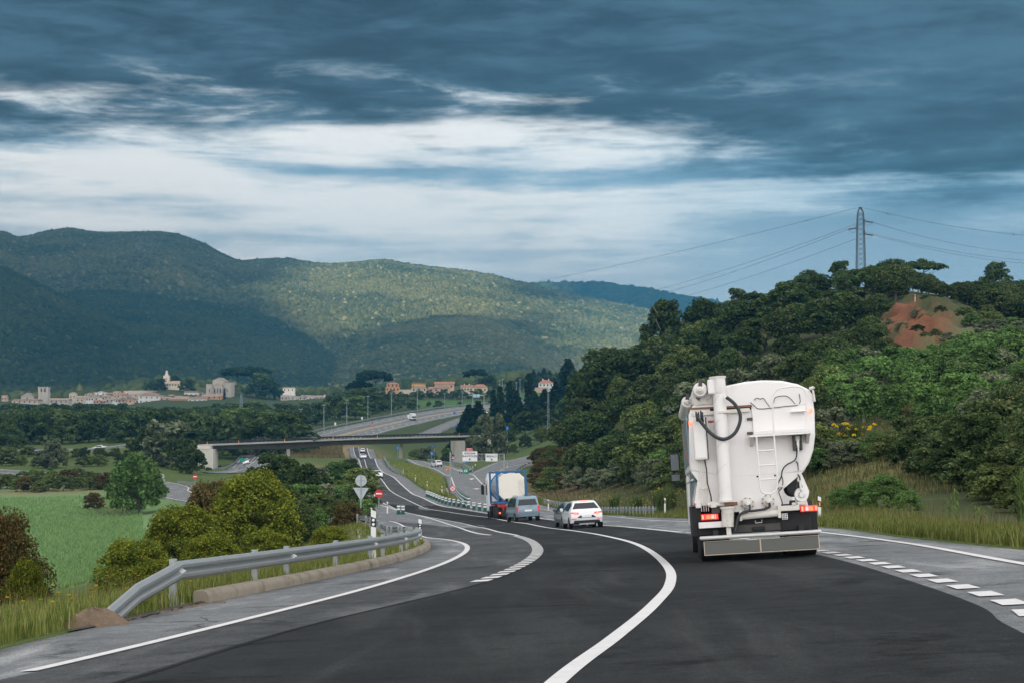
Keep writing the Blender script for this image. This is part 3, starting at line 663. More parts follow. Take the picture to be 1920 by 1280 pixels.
def clumps(kind, rg, k):
    """clumps for a crown one unit tall standing at z 0"""
    o = []
    if kind == 'round':
        for _ in range(k):
            d = rg.normal(size=3); d /= np.linalg.norm(d); q = rg.random()**.4
            z = .56 + d[2]*.36*q; o.append((d[0]*.36*q, d[1]*.36*q, z, .10 + .09*rg.random()))
    elif kind == 'bush':
        for _ in range(k):
            a = rg.random()*6.28; z = rg.random()**.8; k_ = 1.0 + (.16*rg.random() if rg.random() < .3 else 0); rr = math.sqrt(max(.02, 1 - z*z*.9))*.50*rg.random()**.35*k_
            o.append((rr*math.cos(a), rr*math.sin(a), .06 + z*.84*(1 + (k_-1)*.6), (.05 + .125*rg.random()**1.4)/k_**2.2))
    elif kind == 'umbrella':
        for _ in range(k):
            a = rg.random()*6.28; q = rg.random()**.5; o.append((.48*q*math.cos(a), .48*q*math.sin(a), .74 + .18*(1-q*q) + rg.normal()*.035, .09 + .06*rg.random()))
    elif kind == 'pine':
        for _ in range(k):
            a = rg.random()*6.28; z = .42 + .54*rg.random(); q = rg.random()**.6*(1.02 - z)**.45*.5
            o.append((q*math.cos(a), q*math.sin(a), z, .06 + .07*rg.random()))
    elif kind == 'cone':
        for i in range(k):
            z = .06 + .92*(i+.5)/k; a = i*2.4 + rg.random(); q = (1-z)*.30*(.55+.6*rg.random()) + .004; o.append((q*math.cos(a), q*math.sin(a), z, .022 + .075*(1-z)))
    elif kind == 'column':
        for i in range(k):
            z = .03 + .95*(i+.5)/k; a = rg.random()*6.28; q = .055*math.sin(min(1, (1-z)*1.8+.1)*math.pi/2)*rg.random()**.5; o.append((q*math.cos(a), q*math.sin(a), z, .02+.042*math.sin(min(1, (1-z)*1.7+.12)*math.pi/2)))
    elif kind == 'tall':
        for _ in range(k):
            a = rg.random()*6.28; z = .16 + .8*rg.random(); q = .26*math.sin(min(1, (1-z)*1.5+.25)*math.pi/2)*rg.random()**.45; o.append((q*math.cos(a), q*math.sin(a), z, .07+.06*rg.random()))
    return o
def crown_mesh(kind, n_clump, n_leaf, size, mat, seed, flat=0.0, aspect=1.7):
    rg = np.random.default_rng(seed); V, Fc = leaf_cloud(clumps(kind, rg, n_clump), n_leaf, size, rg, flat, aspect)
    return fast_mesh('crown', V, Fc, mat)
bark = pm('bark', (.10, .075, .055), .9, .3, 6, bump=.5); bark_grey = pm('bark_grey', (.26, .24, .21), .9, .25, 6, bump=.4)
def trunk_mesh(kind, seed, mat):
    rg = np.random.default_rng(seed); mb = MB(); top = {'umbrella': .80, 'pine': .9, 'round': .62, 'cone': .9, 'column': .85, 'tall': .8, 'bush': .5}[kind]; r0 = {'bush': .018, 'column': .012, 'cone': .018}.get(kind, .026)
    pts = [(rg.normal()*.012*i, rg.normal()*.012*i, -.06 + (top+.06)*i/5) for i in range(6)]; mb.tube(pts, [r0*(1.25-.95*i/5) for i in range(6)], 7)
    if kind in ('umbrella', 'round', 'tall', 'bush', 'pine'):
        for _ in range(7):
            i = rg.integers(1 if kind == 'bush' else 2, 5); p = Vector(pts[i]); a = rg.random()*6.28; l = .30 if kind != 'tall' else .2
            q = p + Vector((math.cos(a)*l, math.sin(a)*l, l*.75)); m_ = (p+q)/2 + Vector((0, 0, -.03)); mb.tube([p, m_, q], [r0*.55, r0*.38, r0*.14], 5)
    me_o = mb.build('trunk', mat, smooth=60); me = me_o.data; bpy.data.objects.remove(me_o); return me
LM = {
 'olive': leafmat('olive_leaves', [(0.069, 0.108, 0.035), (0.176, 0.216, 0.069), (0.243, 0.262, 0.088), .90]),
 'dark': leafmat('dark_leaves', [(0.034, 0.061, 0.024), (0.095, 0.138, 0.048)]),
 'oak': leafmat('oak_leaves', [(0.036, 0.067, 0.025), (0.114, 0.150, 0.058), (0.186, 0.170, 0.062), .86]),
 'russet': leafmat('russet_leaves', [(0.058, 0.072, 0.026), (0.156, 0.111, 0.046), (0.247, 0.137, 0.058), .8]),
 'bright': leafmat('bright_leaves', [(0.078, 0.147, 0.044), (0.172, 0.284, 0.086)]),
 'yellow': leafmat('yellow_green_leaves', [(0.055, 0.088, 0.016), (0.20, 0.225, 0.032), (0.30, 0.27, 0.035), .88]),
 'grey': leafmat('grey_green_leaves', [(0.089, 0.116, 0.064), (0.209, 0.233, 0.137)]),
 'mid': leafmat('woodland_leaves', [(0.045, 0.078, 0.031), (0.107, 0.147, 0.052)]),
 'midlight': leafmat('light_woodland_leaves', [(0.063, 0.105, 0.031), (0.133, 0.182, 0.056)]),
 'conifer': leafmat('conifer_needles', [(0.012, 0.030, 0.018), (0.036, 0.063, 0.033)]),
 'dry': leafmat('dry_stems', [(.15, .13, .065), (.30, .25, .13)]),
 'broom': leafmat('broom_flowers', [(.62, .42, .008), (.75, .55, .015)], trans=.35),
 'reed': leafmat('reed_leaves', [(.06, .11, .03), (.14, .19, .06)]),
}
PROTO = {}
def proto(key, kind, leaf, clump, n, size, barkm=bark, var=2, flat=0.0, aspect=1.7):
    PROTO[key] = [(crown_mesh(kind, clump, n, size, LM[leaf], 100+hash_(key)+i, flat, aspect), trunk_mesh(kind, 7+hash_(key)+i, barkm)) for i in range(var)]
def hash_(k): return sum(ord(c)*(i+3) for i, c in enumerate(k)) % 900
# near (small leaves, many of them)
proto('near_yellow', 'bush', 'yellow', 230, 30000, .019, var=3)
proto('near_russet', 'bush', 'russet', 120, 17000, .026, var=2)
proto('edge_russet', 'bush', 'russet', 260, 42000, .014, var=2)
proto('near_oak', 'bush', 'oak', 150, 22000, .021, var=2)
proto('near_bright', 'bush', 'bright', 110, 14000, .026, var=2)
# middle
for key, leaf in (('olive', 'olive'), ('oak', 'oak'), ('dark', 'dark'), ('grey', 'grey'), ('bright', 'bright'), ('russet', 'russet')):
    proto('bush_' + key, 'bush', leaf, 75, 7000, .038, var=2)
proto('round_dark', 'round', 'dark', 80, 7000, .038, var=2); proto('round_oak', 'round', 'oak', 80, 7000, .038, var=2); proto('round_olive', 'round', 'olive', 80, 7000, .038, var=2)
proto('tall_bright', 'tall', 'bright', 80, 6500, .036, bark_grey, var=3)
proto('umbrella', 'umbrella', 'dark', 80, 7500, .032, bark, var=3, flat=.35); proto('pine', 'pine', 'dark', 30, 3400, .034, bark_grey, var=2)
# far
proto('far_mid', 'bush', 'mid', 42, 2300, .066, var=3); proto('far_light', 'bush', 'midlight', 42, 2300, .066, var=2); proto('far_dark', 'bush', 'dark', 42, 2300, .066, var=2)
proto('far_grey', 'bush', 'grey', 42, 2300, .06, var=1); proto('cedar', 'cone', 'conifer', 80, 3600, .05, var=3, flat=.45, aspect=1.4); proto('cypress', 'column', 'conifer', 40, 1800, .036, var=2)
proto('far_umbrella', 'umbrella', 'conifer', 46, 2600, .055, var=2, flat=.3)
def zpx(y, d): return -slope(960, y)[1] * d / F
def plant(key, name, x, d, h, w=1.0, label=None, cat='tree', group=None, dz=0.0, zbase=None, top=None):
    """a tree or shrub of height h standing under photo column x at distance d"""
    cm, tm = PROTO[key][rng.integers(len(PROTO[key]))]; p = G(x, d)
    if zbase is not None: p.z = zbase
    if top is not None:
        h0 = zpx(top, d) - p.z - dz; h = max(.5, h0); w = w
    o = empty(name, (p.x, p.y, p.z - .05 + dz), rng.random()*6.28, label, cat, group); o.scale = (h*w, h*w*(.9+.2*rng.random()), h)
    link('crown', cm, o); link('trunk', tm, o); return o
def px_h(px, d): return px * d / F

def scatter(zone, keys, n, spacing_px, h_px, hlim, name, cat, label, group, wmul=1.0, ok=None, top=None):
    """zone: function giving (x, ln d) candidates inside; keeps a spacing in the picture's angle"""
    got = []; tries = 0
    while len(got) < n and tries < n*60:
        tries += 1; x, l = zone(rng.random(), rng.random())
        if ok and not ok(x, math.exp(l)): continue
        if any((x-q[0])**2 + ((l-q[1])*260)**2 < spacing_px**2 for q in got): continue
        got.append((x, l))
    for x, l in got:
        d = math.exp(l); h = min(hlim[1], max(hlim[0], px_h(h_px*(.7+.6*rng.random()), d))); k = keys[rng.choice(len(keys), p=None)]
        if top is not None:
            cap = zpx(np.interp(x, *top) + 8*rng.random(), d) - float(Hp(x, d))
            if cap < .25*hlim[0]: continue
            h = min(h, cap)
        plant(k, name, x, d, h, wmul*(.95+.3*rng.random()), label, cat, group)
    return got
def dverge(x):
    """distance at which column x leaves the verge on the right"""
    ds = np.linspace(20, 300, 400); X = (x-960)/F*ds; s = np.where(X > at(VERGE, ds))[0]; i = np.where(X < at(VERGE, ds))[0]
    return ds[i[-1]] if len(i) else 20
RX = [1060,1110,1150,1220,1300,1400,1500,1600,1700,1800,1900,2040]
RN = [300,270,262,235,200,150,120,112,112,95,76,64]
RF = [430,440,440,430,410,420,420,410,400,420,430,430]
def hillzone(x0, x1, t0, t1):
    def z(u, v):
        x = x0 + (x1-x0)*u; a = math.log(np.interp(x, RX, RN)); c = math.log(np.interp(x, RX, RF)); return x, a + (c-a)*(t0 + (t1-t0)*v)
    return z
def not_earth(x, d):
    if ((x-1738)/105)**2 + ((d-275)/38)**2 < 1: return False
    if 1520 < x < 1700 and 95 < d < 135: return False
    return True
TOT = 0
def plain(x0, x1, d0, d1): return lambda u, v: (x0 + (x1-x0)*u, math.log(d0) + math.log(d1/d0)*v)
def sc(*a, **k):
    global TOT
    TOT += len(scatter(*a, **k))
sc(hillzone(1290,1660,.52,1.0), ['round_dark','round_dark','umbrella','round_oak','bush_dark'], 64, 30, 62, (4,9.5), 'hillside_tree', 'tree', 'dark green tree in the thick wood on the upper slope of the right-hand hill', 'trees in the wood on the upper hillside', 1.15, not_earth, top=([1290,1350,1400,1450,1500,1560,1620,1660],[596,566,552,538,516,506,498,498]))
sc(hillzone(1660,2040,.86,1.0), ['round_dark','bush_dark','round_oak'], 34, 24, 46, (4,8), 'ridge_tree', 'tree', 'dark tree in the row along the ridge above the red earth', 'trees along the ridge above the cutting', 1.2, top=([1660,1740,1770,1850,1900,2040],[500,522,530,522,510,512]))
sc(hillzone(1075,1320,.08,1.0), ['bush_olive','bush_oak','round_olive','bush_dark','round_oak','round_dark'], 74, 27, 70, (3.5,9), 'slope_tree', 'tree', 'olive green tree in the thicket on the slope beyond the white car', 'trees on the slope beyond the white car', 1.15, top=([1075,1090,1110,1130,1160,1200,1230,1290,1320],[735,722,696,670,650,640,626,604,594]))
sc(hillzone(1290,1560,.06,.55), ['bush_olive','bush_oak','bush_grey','round_olive'], 58, 31, 70, (3,7), 'scrub_tree', 'tree', 'brownish olive scrub tree on the hillside behind the white tank lorry', 'scrub trees behind the white tank lorry', 1.15, not_earth, ([1290,1400,1560],[640,625,645]))
sc(hillzone(1550,2040,.30,.68), ['tall_bright','tall_bright','bush_bright','tall_bright','bush_grey'], 120, 24, 72, (3,7), 'young_tree', 'tree', 'fresh green young tree growing below the red earth cutting', 'young trees below the cutting', 1.2, not_earth, ([1540,1600,1650,1700,1760,1830,1900,2040],[672,645,648,652,640,622,608,600]))
sc(hillzone(1690,2040,.05,.36), ['near_oak','near_oak','bush_dark','bush_oak'], 60, 32, 120, (2.6,6), 'evergreen_oak', 'tree', 'dark brown-green oak bush in the shady thicket at the right edge of the road', 'oak bushes by the right edge', 1.1, top=([1690,1750,1800,1850,1920,2040],[835,800,782,765,690,670]))
sc(hillzone(1510,1740,.06,.40), ['bush_oak','bush_grey','bush_olive','bush_bright'], 70, 16, 54, (1.0,3.2), 'low_shrub', 'shrub', 'low scrubby bush on the grassy bank just right of the white tank lorry', 'low bushes on the grassy bank', 1.3, top=([1510,1600,1700],[830,815,800]))
sc(hillzone(1080,1290,.0,.16), ['bush_grey','bush_bright','bush_olive','bush_oak'], 80, 15, 44, (1.2,3.6), 'roadside_shrub', 'shrub', 'low green bush behind the right guard rail near the white car', 'bushes behind the right guard rail', 1.3)
sc(plain(1010,1100,290,430), ['bush_russet','bush_olive','bush_oak'], 30, 14, 34, (1.2,3.4), 'brown_shrub', 'shrub', 'brownish dry bush on the slope between the exit road and the hillside wood', 'brown bushes beside the exit road', 1.4)
sc(hillzone(1700,2040,.0,.16), ['bush_oak','bush_dark','bush_olive'], 60, 20, 70, (1.0,2.4), 'verge_shrub', 'shrub', 'low dark bush at the foot of the oaks along the right verge', 'low bushes at the foot of the oaks', 1.4)
sc(lambda u, v: (1655 + 190*u, math.log(255) + math.log(305/255)*v), ['bush_olive','bush_grey','bush_dark'], 18, 14, 14, (.6,1.6), 'earth_shrub', 'shrub', 'small bush growing on the bare red earth of the cutting', 'bushes on the red earth', 1.5)
sc(lambda u, v: (1800 + 230*u, math.log(255) + math.log(320/255)*v), ['bush_grey','bush_bright','bush_olive'], 30, 12, 22, (.7,2.2), 'slope_shrub', 'shrub', 'grey-green bush on the grassy slope right of the red earth', 'bushes on the slope right of the red earth', 1.5)
sc(lambda u, v: (1640 + 400*u, math.log(322) + math.log(372/322)*v), ['round_dark','bush_dark','round_oak','bush_oak'], 44, 13, 60, (3,7), 'crest_tree', 'tree', 'dark tree in the dense row right behind the crest of the red cutting', 'trees behind the crest of the cutting', 1.15, top=([1640,1680,1740,1770,1850,1900,2040],[498,496,512,532,524,520,516]))
sc(plain(715,925,1190,1235), ['far_mid','far_dark','far_light'], 22, 9, 14, (3,6), 'village_tree', 'tree', 'small green tree in front of the orange and beige houses above the motorway', 'trees before the houses above the motorway', 1.2)
# single trees that stand out on the hill
plant('pine', 'pine_tree', 1252, 400, 1, .95, 'tall airy pine with a bare grey trunk standing alone against the pale hill', 'tree', top=566)
plant('round_dark', 'umbrella_pine', 1318, 405, 1, .95, 'dense dark pine with a domed crown right of the airy lone pine', 'tree', top=562)
plant('round_dark', 'umbrella_pine', 1150, 405, 1, 1.3, 'broad dark umbrella pine at the left end of the hillside wood', 'tree', top=650)
plant('round_dark', 'evergreen_tree', 1116, 415, 1, 1.3, 'dark rounded evergreen leaning out at the far left corner of the hillside wood', 'tree', top=694)
plant('round_dark', 'umbrella_pine', 1212, 395, 1, 1.3, 'wide umbrella pine just below the airy lone pine', 'tree', top=642)
plant('umbrella', 'umbrella_pine', 1730, 420, 1, 1.2, 'flat-topped dark pine on the ridge right of the pylon', 'tree', top=488)
plant('round_dark', 'umbrella_pine', 1672, 425, 1, 1.3, 'broad black-green pine hiding the foot of the pylon', 'tree', top=485)
plant('pine', 'pine_tree', 1580, 425, 1, 1.3, 'open-crowned pine on the ridge just left of the pylon', 'tree', top=489)
plant('round_dark', 'umbrella_pine', 1515, 425, 1, 1.2, 'dark bushy pine on the ridge second to the left of the pylon', 'tree', top=506)
plant('pine', 'pine_tree', 1380, 425, 1, 1.1, 'thin sparse tree where the ridge drops to the lone pines', 'tree', top=541)
plant('pine', 'pine_tree', 1872, 425, 1, 1.0, 'leggy tree rising above the ridge row near the right edge of the photo', 'tree', top=494)
# dead leaning trunk above the lorry
mb = MB(); p = G(1392, 190); mb.tube([p, p + Vector((-.6,0,1.6)), p + Vector((-1.35,0,3.6))], [.10,.08,.03], 7)
for q in ((-.5,1.3,.7,1.4),(-.8,2.2,-.9,.8),(-1.0,2.8,.5,.9)): mb.tube([p+Vector((q[0],0,q[1])), p+Vector((q[0]+q[2],0.1,q[1]+q[3]*.6))], [.035,.012], 5)
tag(mb.build('dead_tree', pm('dead_wood', (.42,.37,.32), .9, .2, 8)), 'bare pale leaning dead tree above the roof of the white tank lorry', 'tree')

# ---- woods on the plain, between the bridge and the town
def off_motor(x, d):
    X = (x-960)/F*d; Pm_ = np.array(MOTOR); return not (np.interp(d, Pm_[:, 0]*0+Pm_[:, 1], Pm_[:, 0]) - 19 < X)
sc(plain(-60,560,598,850), ['far_mid','far_mid','far_dark','far_light'], 120, 15, 66, (9,17), 'woodland_tree', 'tree', 'tall dark green tree in the front of the wood behind the bridge on the left', 'front trees of the wood behind the bridge', 1.1, top=([-60,560],[766,764]))
sc(plain(-60,700,850,1440), ['far_mid','far_light','far_dark','far_mid'], 130, 16, 44, (8,16), 'wood_tree', 'tree', 'dark green tree in the wood below the hill town', 'trees of the wood below the town', 1.2, lambda x, d: off_motor(x, d) or d > 1080, top=([-60,0,200,300,380,430,520,600,640,700,760,880],[756,756,754,760,759,749,752,754,732,718,740,750]))
sc(plain(620,880,1010,1200), ['far_mid','far_dark','far_light'], 24, 18, 30, (6,10), 'verge_tree', 'tree', 'green tree on the bank beside the rising motorway below the orange houses', 'trees on the bank beside the motorway', 1.2, lambda x, d: off_motor(x, d), ([620,660,700,750,880],[734,724,722,742,752]))
plant('far_umbrella', 'umbrella_pine', 702, 1150, px_h(62, 1150), 1.0, 'dark round-headed pine left of the orange house', 'tree')
plant('far_umbrella', 'umbrella_pine', 733-60, 1150, px_h(44, 1150), 1.1, 'smaller dark pine at the left foot of the round-headed pine', 'tree')
plant('far_umbrella', 'umbrella_pine', 892, 1330, px_h(40, 1330), 1.1, 'dark domed pine behind the red-roofed houses', 'tree')
plant('far_dark', 'evergreen_tree', 915, 1340, px_h(30, 1340), 1.3, 'dark tree filling the gap right of the domed pine behind the houses', 'tree')
for x, d, h, lab in ((446,1560,50,'leftmost umbrella pine behind the church'),(472,1550,54,'tallest umbrella pine in the clump right of the church'),(490,1530,48,'dense dark pine right of the tallest umbrella pine by the church'),(504,1510,38,'lower dark pine closing the clump right of the church')):
    plant('far_umbrella' if x < 480 else 'far_dark', 'umbrella_pine', x, d, px_h(h, d), 1.25, lab, 'tree', 'pines beside the church')
for x, d, w_, lab in ((283,1545,1.2,'bushy tree at the left end of the castle hill'),(330,1560,1.0,'dark tree behind the villa on the castle hill'),(352,1530,1.3,'round dark tree right of the castle villa'),(298,1535,1.4,'green tree below the castle tower')):
    plant('far_dark', 'evergreen_tree', x, d, px_h(24, d), w_, lab, 'tree')
for x, d, h, lab in ((302.5,1552,22,'slim cypress left of the castle tower'),(330.5,1556,25,'slim cypress right of the castle tower'),(515,1500,28,'pointed cypress right of the church pines'),(421.5,1470,22,'small cypress in front of the church')):
    plant('cypress', 'cypress', x, d, px_h(h, d), 1.1, lab, 'tree')
# conifers right of the motorway
con = [(866,700,62,'cedar','narrow dark cypress at the end of the bridge rail'),(879,760,70,'cedar','dark fir beside the motorway, second from the left of the conifers'),(897,730,84,'cedar','broad fir left of the twin cypresses'),(925,800,78,'cypress','tall left cypress of the twin pair'),(938,800,82,'cypress','tall right cypress of the twin pair'),(955,820,84,'cypress','slim cypress in the middle of the conifer belt'),
 (968,770,76,'cedar','wide cedar in the middle of the conifer belt'),(992,840,90,'cypress','tall column cypress before the white villa'),(1001,760,68,'cedar','cedar with ragged boughs left of the lamp mast'),(1021,800,62,'cedar','cedar just left of the lamp mast'),(1043,830,70,'cedar','dark cedar below the white villa'),(1066,850,108,'cedar','tallest cedar, rising above the toll road'),(1086,790,80,'cedar','cedar left of the hillside thicket'),(1046,760,52,'cedar','low cedar behind the blue and white road signs'),
 (910,690,50,'far_mid','round dark tree left of the conifer belt'),(985,690,44,'far_dark','dark tree under the cedars'),(1075,700,50,'far_dark','dark tree right of the blue and white road signs'),(1030,690,36,'far_mid','low green tree behind the lamp mast foot'),(948,680,40,'far_dark','dark round tree at the foot of the twin cypresses')]
for x, d, h, k, lab in con: plant(k, 'cypress' if k == 'cypress' else ('cedar' if k == 'cedar' else 'evergreen_tree'), x, d, px_h(h, d), 1.35 if k != 'cypress' else 1.25, lab, 'tree')
for x, d, h in ((846,660,22),(852,662,24),(858,664,21),(862,666,19)): plant('cypress', 'cypress', x, d, px_h(h, d), 1.6, 'small clipped cypress in the row at the end of the black bridge rail', 'tree', 'clipped cypresses at the bridge end')
for x, d, h in ((1000,1350,34),(1010,1360,30),(1020,1370,36),(1030,1360,32),(1056,1380,40),(1070,1390,36),(1098,1400,44)): plant('cedar', 'fir_tree', x, d, px_h(h, d), 1.3, 'dark pointed fir on the skyline behind the white villa', 'tree', 'firs behind the white villa')
sc(plain(960,1120,1290,1400), ['far_dark','far_mid'], 14, 14, 26, (6,10), 'garden_tree', 'tree', 'dark tree in the garden belt around the white villa', 'trees around the white villa', 1.3)
# trees at the right end of the bridge
plant('far_grey', 'willow_tree', 921, 575, px_h(88, 575), .75, 'grey-green feathery willow at the right end of the bridge', 'tree')
plant('bush_grey', 'shrub', 893, 560, px_h(52, 560), 1.0, 'grey-green bush left of the willow behind the white road sign', 'shrub')
plant('far_dark', 'evergreen_tree', 838, 570, px_h(30, 570), .9, 'dark round bush left of the wide bridge pier', 'shrub')
for x, d, h, k, lab in ((963,590,18,'bush_olive','small green bush on the bank left of the willow sign'),(985,600,26,'bush_dark','dark conical bush on the green bank beyond the bridge'),(1015,600,30,'bush_olive','olive bush on the green bank below the road signs'),(1045,560,34,'bush_oak','dark bush at the right end of the green bank')):
    plant(k, 'shrub', x, d, px_h(h, d), 1.0, lab, 'shrub')
for x, d, h, k, lab in ((800,640,26,'bush_grey','grey bush under the bridge deck right of the round pier'),(780,655,20,'bush_olive','low bush under the bridge deck beside the blue sign')): plant(k, 'shrub', x, d, px_h(h, d), 1.5, lab, 'shrub')
# valley on the left: between the roads
vl = [(312,470,88,'far_grey','large grey-green willow left of the white bridge end',1.15),(275,478,70,'far_mid','dark green tree left of the large willow',1.0),(345,460,66,'far_mid','dark tree against the white bridge end',1.0),(362,440,50,'bush_dark','dark bush below the white bridge end',1.2),(240,390,34,'bush_grey','bare grey twiggy bush behind the left field road',1.0),
 (100,455,54,'bush_grey','pale green bush below the dark car on the far road',.9),(28,570,30,'far_dark','dark bush at the left edge on the far road',1.0),(160,500,24,'bush_dark','dark bush under the white car on the far road',1.0),(190,500,20,'bush_oak','brown bush right of the dark bush under the white car',1.2),(95,405,26,'bush_bright','small sapling before the left field road',.6),(62,405,22,'bush_bright','tiny sapling at the left end of the field road',.6)]
for x, d, h, k, lab, w in vl: plant(k, 'willow_tree' if 'willow' in lab else ('tree' if 'tree' in lab else 'shrub'), x, d, px_h(h, d), w, lab, 'tree' if 'tree' in lab or 'willow' in lab else 'shrub')
sc(plain(-40,330,455,535), ['bush_oak','bush_olive','bush_dark'], 26, 22, 20, (1.2,3), 'embankment_shrub', 'shrub', 'scrubby bush on the embankment between the two roads on the left', 'bushes between the two left roads', 1.4)
sc(plain(-40,270,368,398), ['bush_oak','bush_olive','bush_russet','bush_bright'], 26, 15, 26, (1.2,3), 'field_edge_shrub', 'shrub', 'rough bush in the strip between the field and its road', 'bushes between field and road', 1.4)
plant('bush_bright', 'acacia_tree', 262, 290, px_h(112, 290), .95, 'fresh green feathery tree at the right corner of the field', 'tree')
plant('bush_bright', 'acacia_tree', 232, 300, px_h(80, 300), .9, 'lower green tree on the left flank of the feathery tree by the field', 'tree')
plant('bush_russet', 'shrub', 178, 310, px_h(32, 310), 1.3, 'dry brown bush at the far corner of the field', 'shrub')
# big bushes behind the near guard rail
nb = [(255,72,1010,'near_yellow','wide yellow-green bush right behind the buried end of the guard rail',1.35),(345,88,948,'near_yellow','tall yellow-green bush behind the first guard rail post',1.2),(300,62,1048,'near_yellow','low yellow-green bush hugging the slope below the rail end',1.5),(410,110,902,'near_russet','russet-tipped bush rising left of the tall olive bush',1.0),(478,98,886,'near_yellow','tall olive-yellow bush with orange blossom in the middle of the bank',1.15),
 (400,70,1000,'near_yellow','yellow-green bush directly behind the middle of the rail',1.4),(530,130,905,'near_oak','dark green bush right of the blossoming bush',.95),(520,250,850,'bush_dark','black-green tree under the left part of the bridge',1.25),(575,240,868,'bush_dark','dark tree below the brown bank under the bridge',1.1),(655,330,858,'bush_dark','dark bush against the descending carriageway',1.1),(560,100,948,'near_oak','brownish bush behind the rail left of the tall white post',1.2),
 (605,190,905,'bush_grey','grey-green bush with seed plumes left of the sign backs',1.2),(590,120,952,'near_bright','green bush below the grey-green plumes',1.3),(655,115,942,'near_russet','reddish-brown bush behind the tall white post',1.3),(690,135,957,'bush_grey','pale bush below the sign backs',1.1),(620,85,985,'near_yellow','yellow-green low bush left of the tall white post',1.4),(500,75,992,'near_yellow','low leafy bush behind the rail before the blossoming bush',1.5)]
for x, d, h, k, lab, w in nb: plant(k, 'bush', x, d, 1, w*.9, lab, 'shrub', dz=-.3, top=h)
plant('edge_russet', 'bush', -8, 33, 1, .72, top=958, label= 'russet and green bush cut by the left edge of the photo', cat='shrub')
plant('near_yellow', 'bush', 52, 31, 1, .6, top=1045, label= 'lower yellow-green bush right of the russet one at the left edge', cat='shrub')
plant('near_oak', 'bush', -70, 34, 1, .8, top=930, label= 'tall russet bush mostly outside the left edge', cat='shrub')
sc(plain(430,690,150,330), ['bush_olive','bush_oak','bush_grey','bush_bright'], 26, 34, 50, (1.5,4.5), 'valley_shrub', 'shrub', 'mixed green bush in the valley between the near rail and the bridge', 'bushes in the valley before the bridge', 1.3)
# green broad shrubs along the foot of the bank on the right
for i, (x, d, h) in enumerate(((1575,88,42),(1610,86,52),(1660,84,62),(1700,80,40))): plant('near_bright', 'shrub', x, d, px_h(h, d), 1.3, ['low bright green bush just right of the lorry','bright green bush second from the lorry at the foot of the bank','largest bright green bush at the foot of the grassy bank','small green bush right of the largest one at the foot of the bank'][i], 'shrub')

# ---- blades: grass verges, dry grass, broom, reeds
def blades(name, P, h, w, mat, lean=.35, kind='stuff', parent=None, seed=3):
    r = np.random.default_rng(seed); n = len(P); hh = h*(.45 + .8*r.random(n)); a = r.random(n)*6.28; la = r.random(n)*6.28; L_ = lean*hh*r.random(n)
    dx_, dy_ = np.cos(a)*w*.5, np.sin(a)*w*.5; lx, ly = np.cos(la)*L_, np.sin(la)*L_; z0 = P[:, 2] - .03
    V = np.stack([np.stack([P[:, 0]-dx_, P[:, 1]-dy_, z0], -1), np.stack([P[:, 0]+dx_, P[:, 1]+dy_, z0], -1),
                  np.stack([P[:, 0]+dx_*.7+lx*.4, P[:, 1]+dy_*.7+ly*.4, z0+hh*.6], -1), np.stack([P[:, 0]+lx, P[:, 1]+ly, z0+hh], -1), np.stack([P[:, 0]-dx_*.7+lx*.4, P[:, 1]-dy_*.7+ly*.4, z0+hh*.6], -1)], 1)
    f = np.arange(5*n).reshape(n, 5); o = link(name, fast_mesh(name, V.reshape(-1, 3), f, mat), parent)
    if kind: tag(o, kind=kind)
    return o
def strip_points(n, d0, d1, fl, fr, seed, pw=1.0):
    r = np.random.default_rng(seed); d = np.exp(math.log(d0) + math.log(d1/d0)*r.random(n)); l, q = fl(d), fr(d); X = l + (q-l)*r.random(n)**pw
    return np.c_[X, d, H(X, d)]
grass_a = leafmat('verge_grass', [(.11, .15, .035), (.25, .27, .08), (.38, .33, .16), .9]); grass_h = leafmat('hill_grass', [(.06, .075, .025), (.13, .13, .05), (.22, .18, .09), .9]); grass_dry = leafmat('dry_grass', [(.13, .115, .05), (.24, .19, .10)])
kl = lambda o: (lambda d: at(KERB, d) + o)
blades('grass', strip_points(46000, 15, 75, kl(-4.5), kl(-.25), 1, .8), .34, .016, grass_a)
blades('grass', strip_points(1600, 17, 60, kl(-3.5), kl(-.5), 2), .6, .009, grass_dry, .25)
blades('grass', strip_points(26000, 46, 150, kl(-7), kl(-.3), 3), .40, .035, grass_a)
vr = lambda o: (lambda d: at(VERGE, d) + o)
blades('grass', strip_points(60000, 24, 260, vr(.25), vr(5.5), 4, 1.3), .30, .024, grass_a)
blades('grass', strip_points(2600, 26, 200, vr(1.2), vr(7), 5), .55, .016, grass_dry, .3)
blades('grass', strip_points(40000, 90, 420, vr(4), vr(40), 6), .45, .06, grass_h)
blades('grass', strip_points(7000, 90, 330, vr(4), vr(30), 7), .5, .04, grass_dry, .4)
blades('grass', strip_points(26000, 225, 520, lambda d: at(DASHR, d)+3.2, lambda d: at(EXITL, d)-1.6, 8), .5, .12, grass_a)
dgr = np.random.default_rng(9)
dd_ = np.exp(math.log(560) + math.log(720/560)*dgr.random(9000)); xx_ = 545 + 125*dgr.random(9000); XX = (xx_-960)/F*dd_; keep = XX < at(DARKL, dd_) - 4
blades('grass', np.c_[XX, dd_, H(XX, dd_)][keep], 1.0, .22, grass_dry, .5)
# the crop in the field
fd = np.random.default_rng(12); d_ = np.exp(math.log(150) + math.log(350/150)*fd.random(60000)); a_ = -160 + 430*fd.random(60000); X_ = (a_-960)/F*d_
blades('crop', np.c_[X_, d_, H(X_, d_)], .45, .10, leafmat('crop_leaves', [(.13, .22, .085), (.21, .32, .13)]), .8)
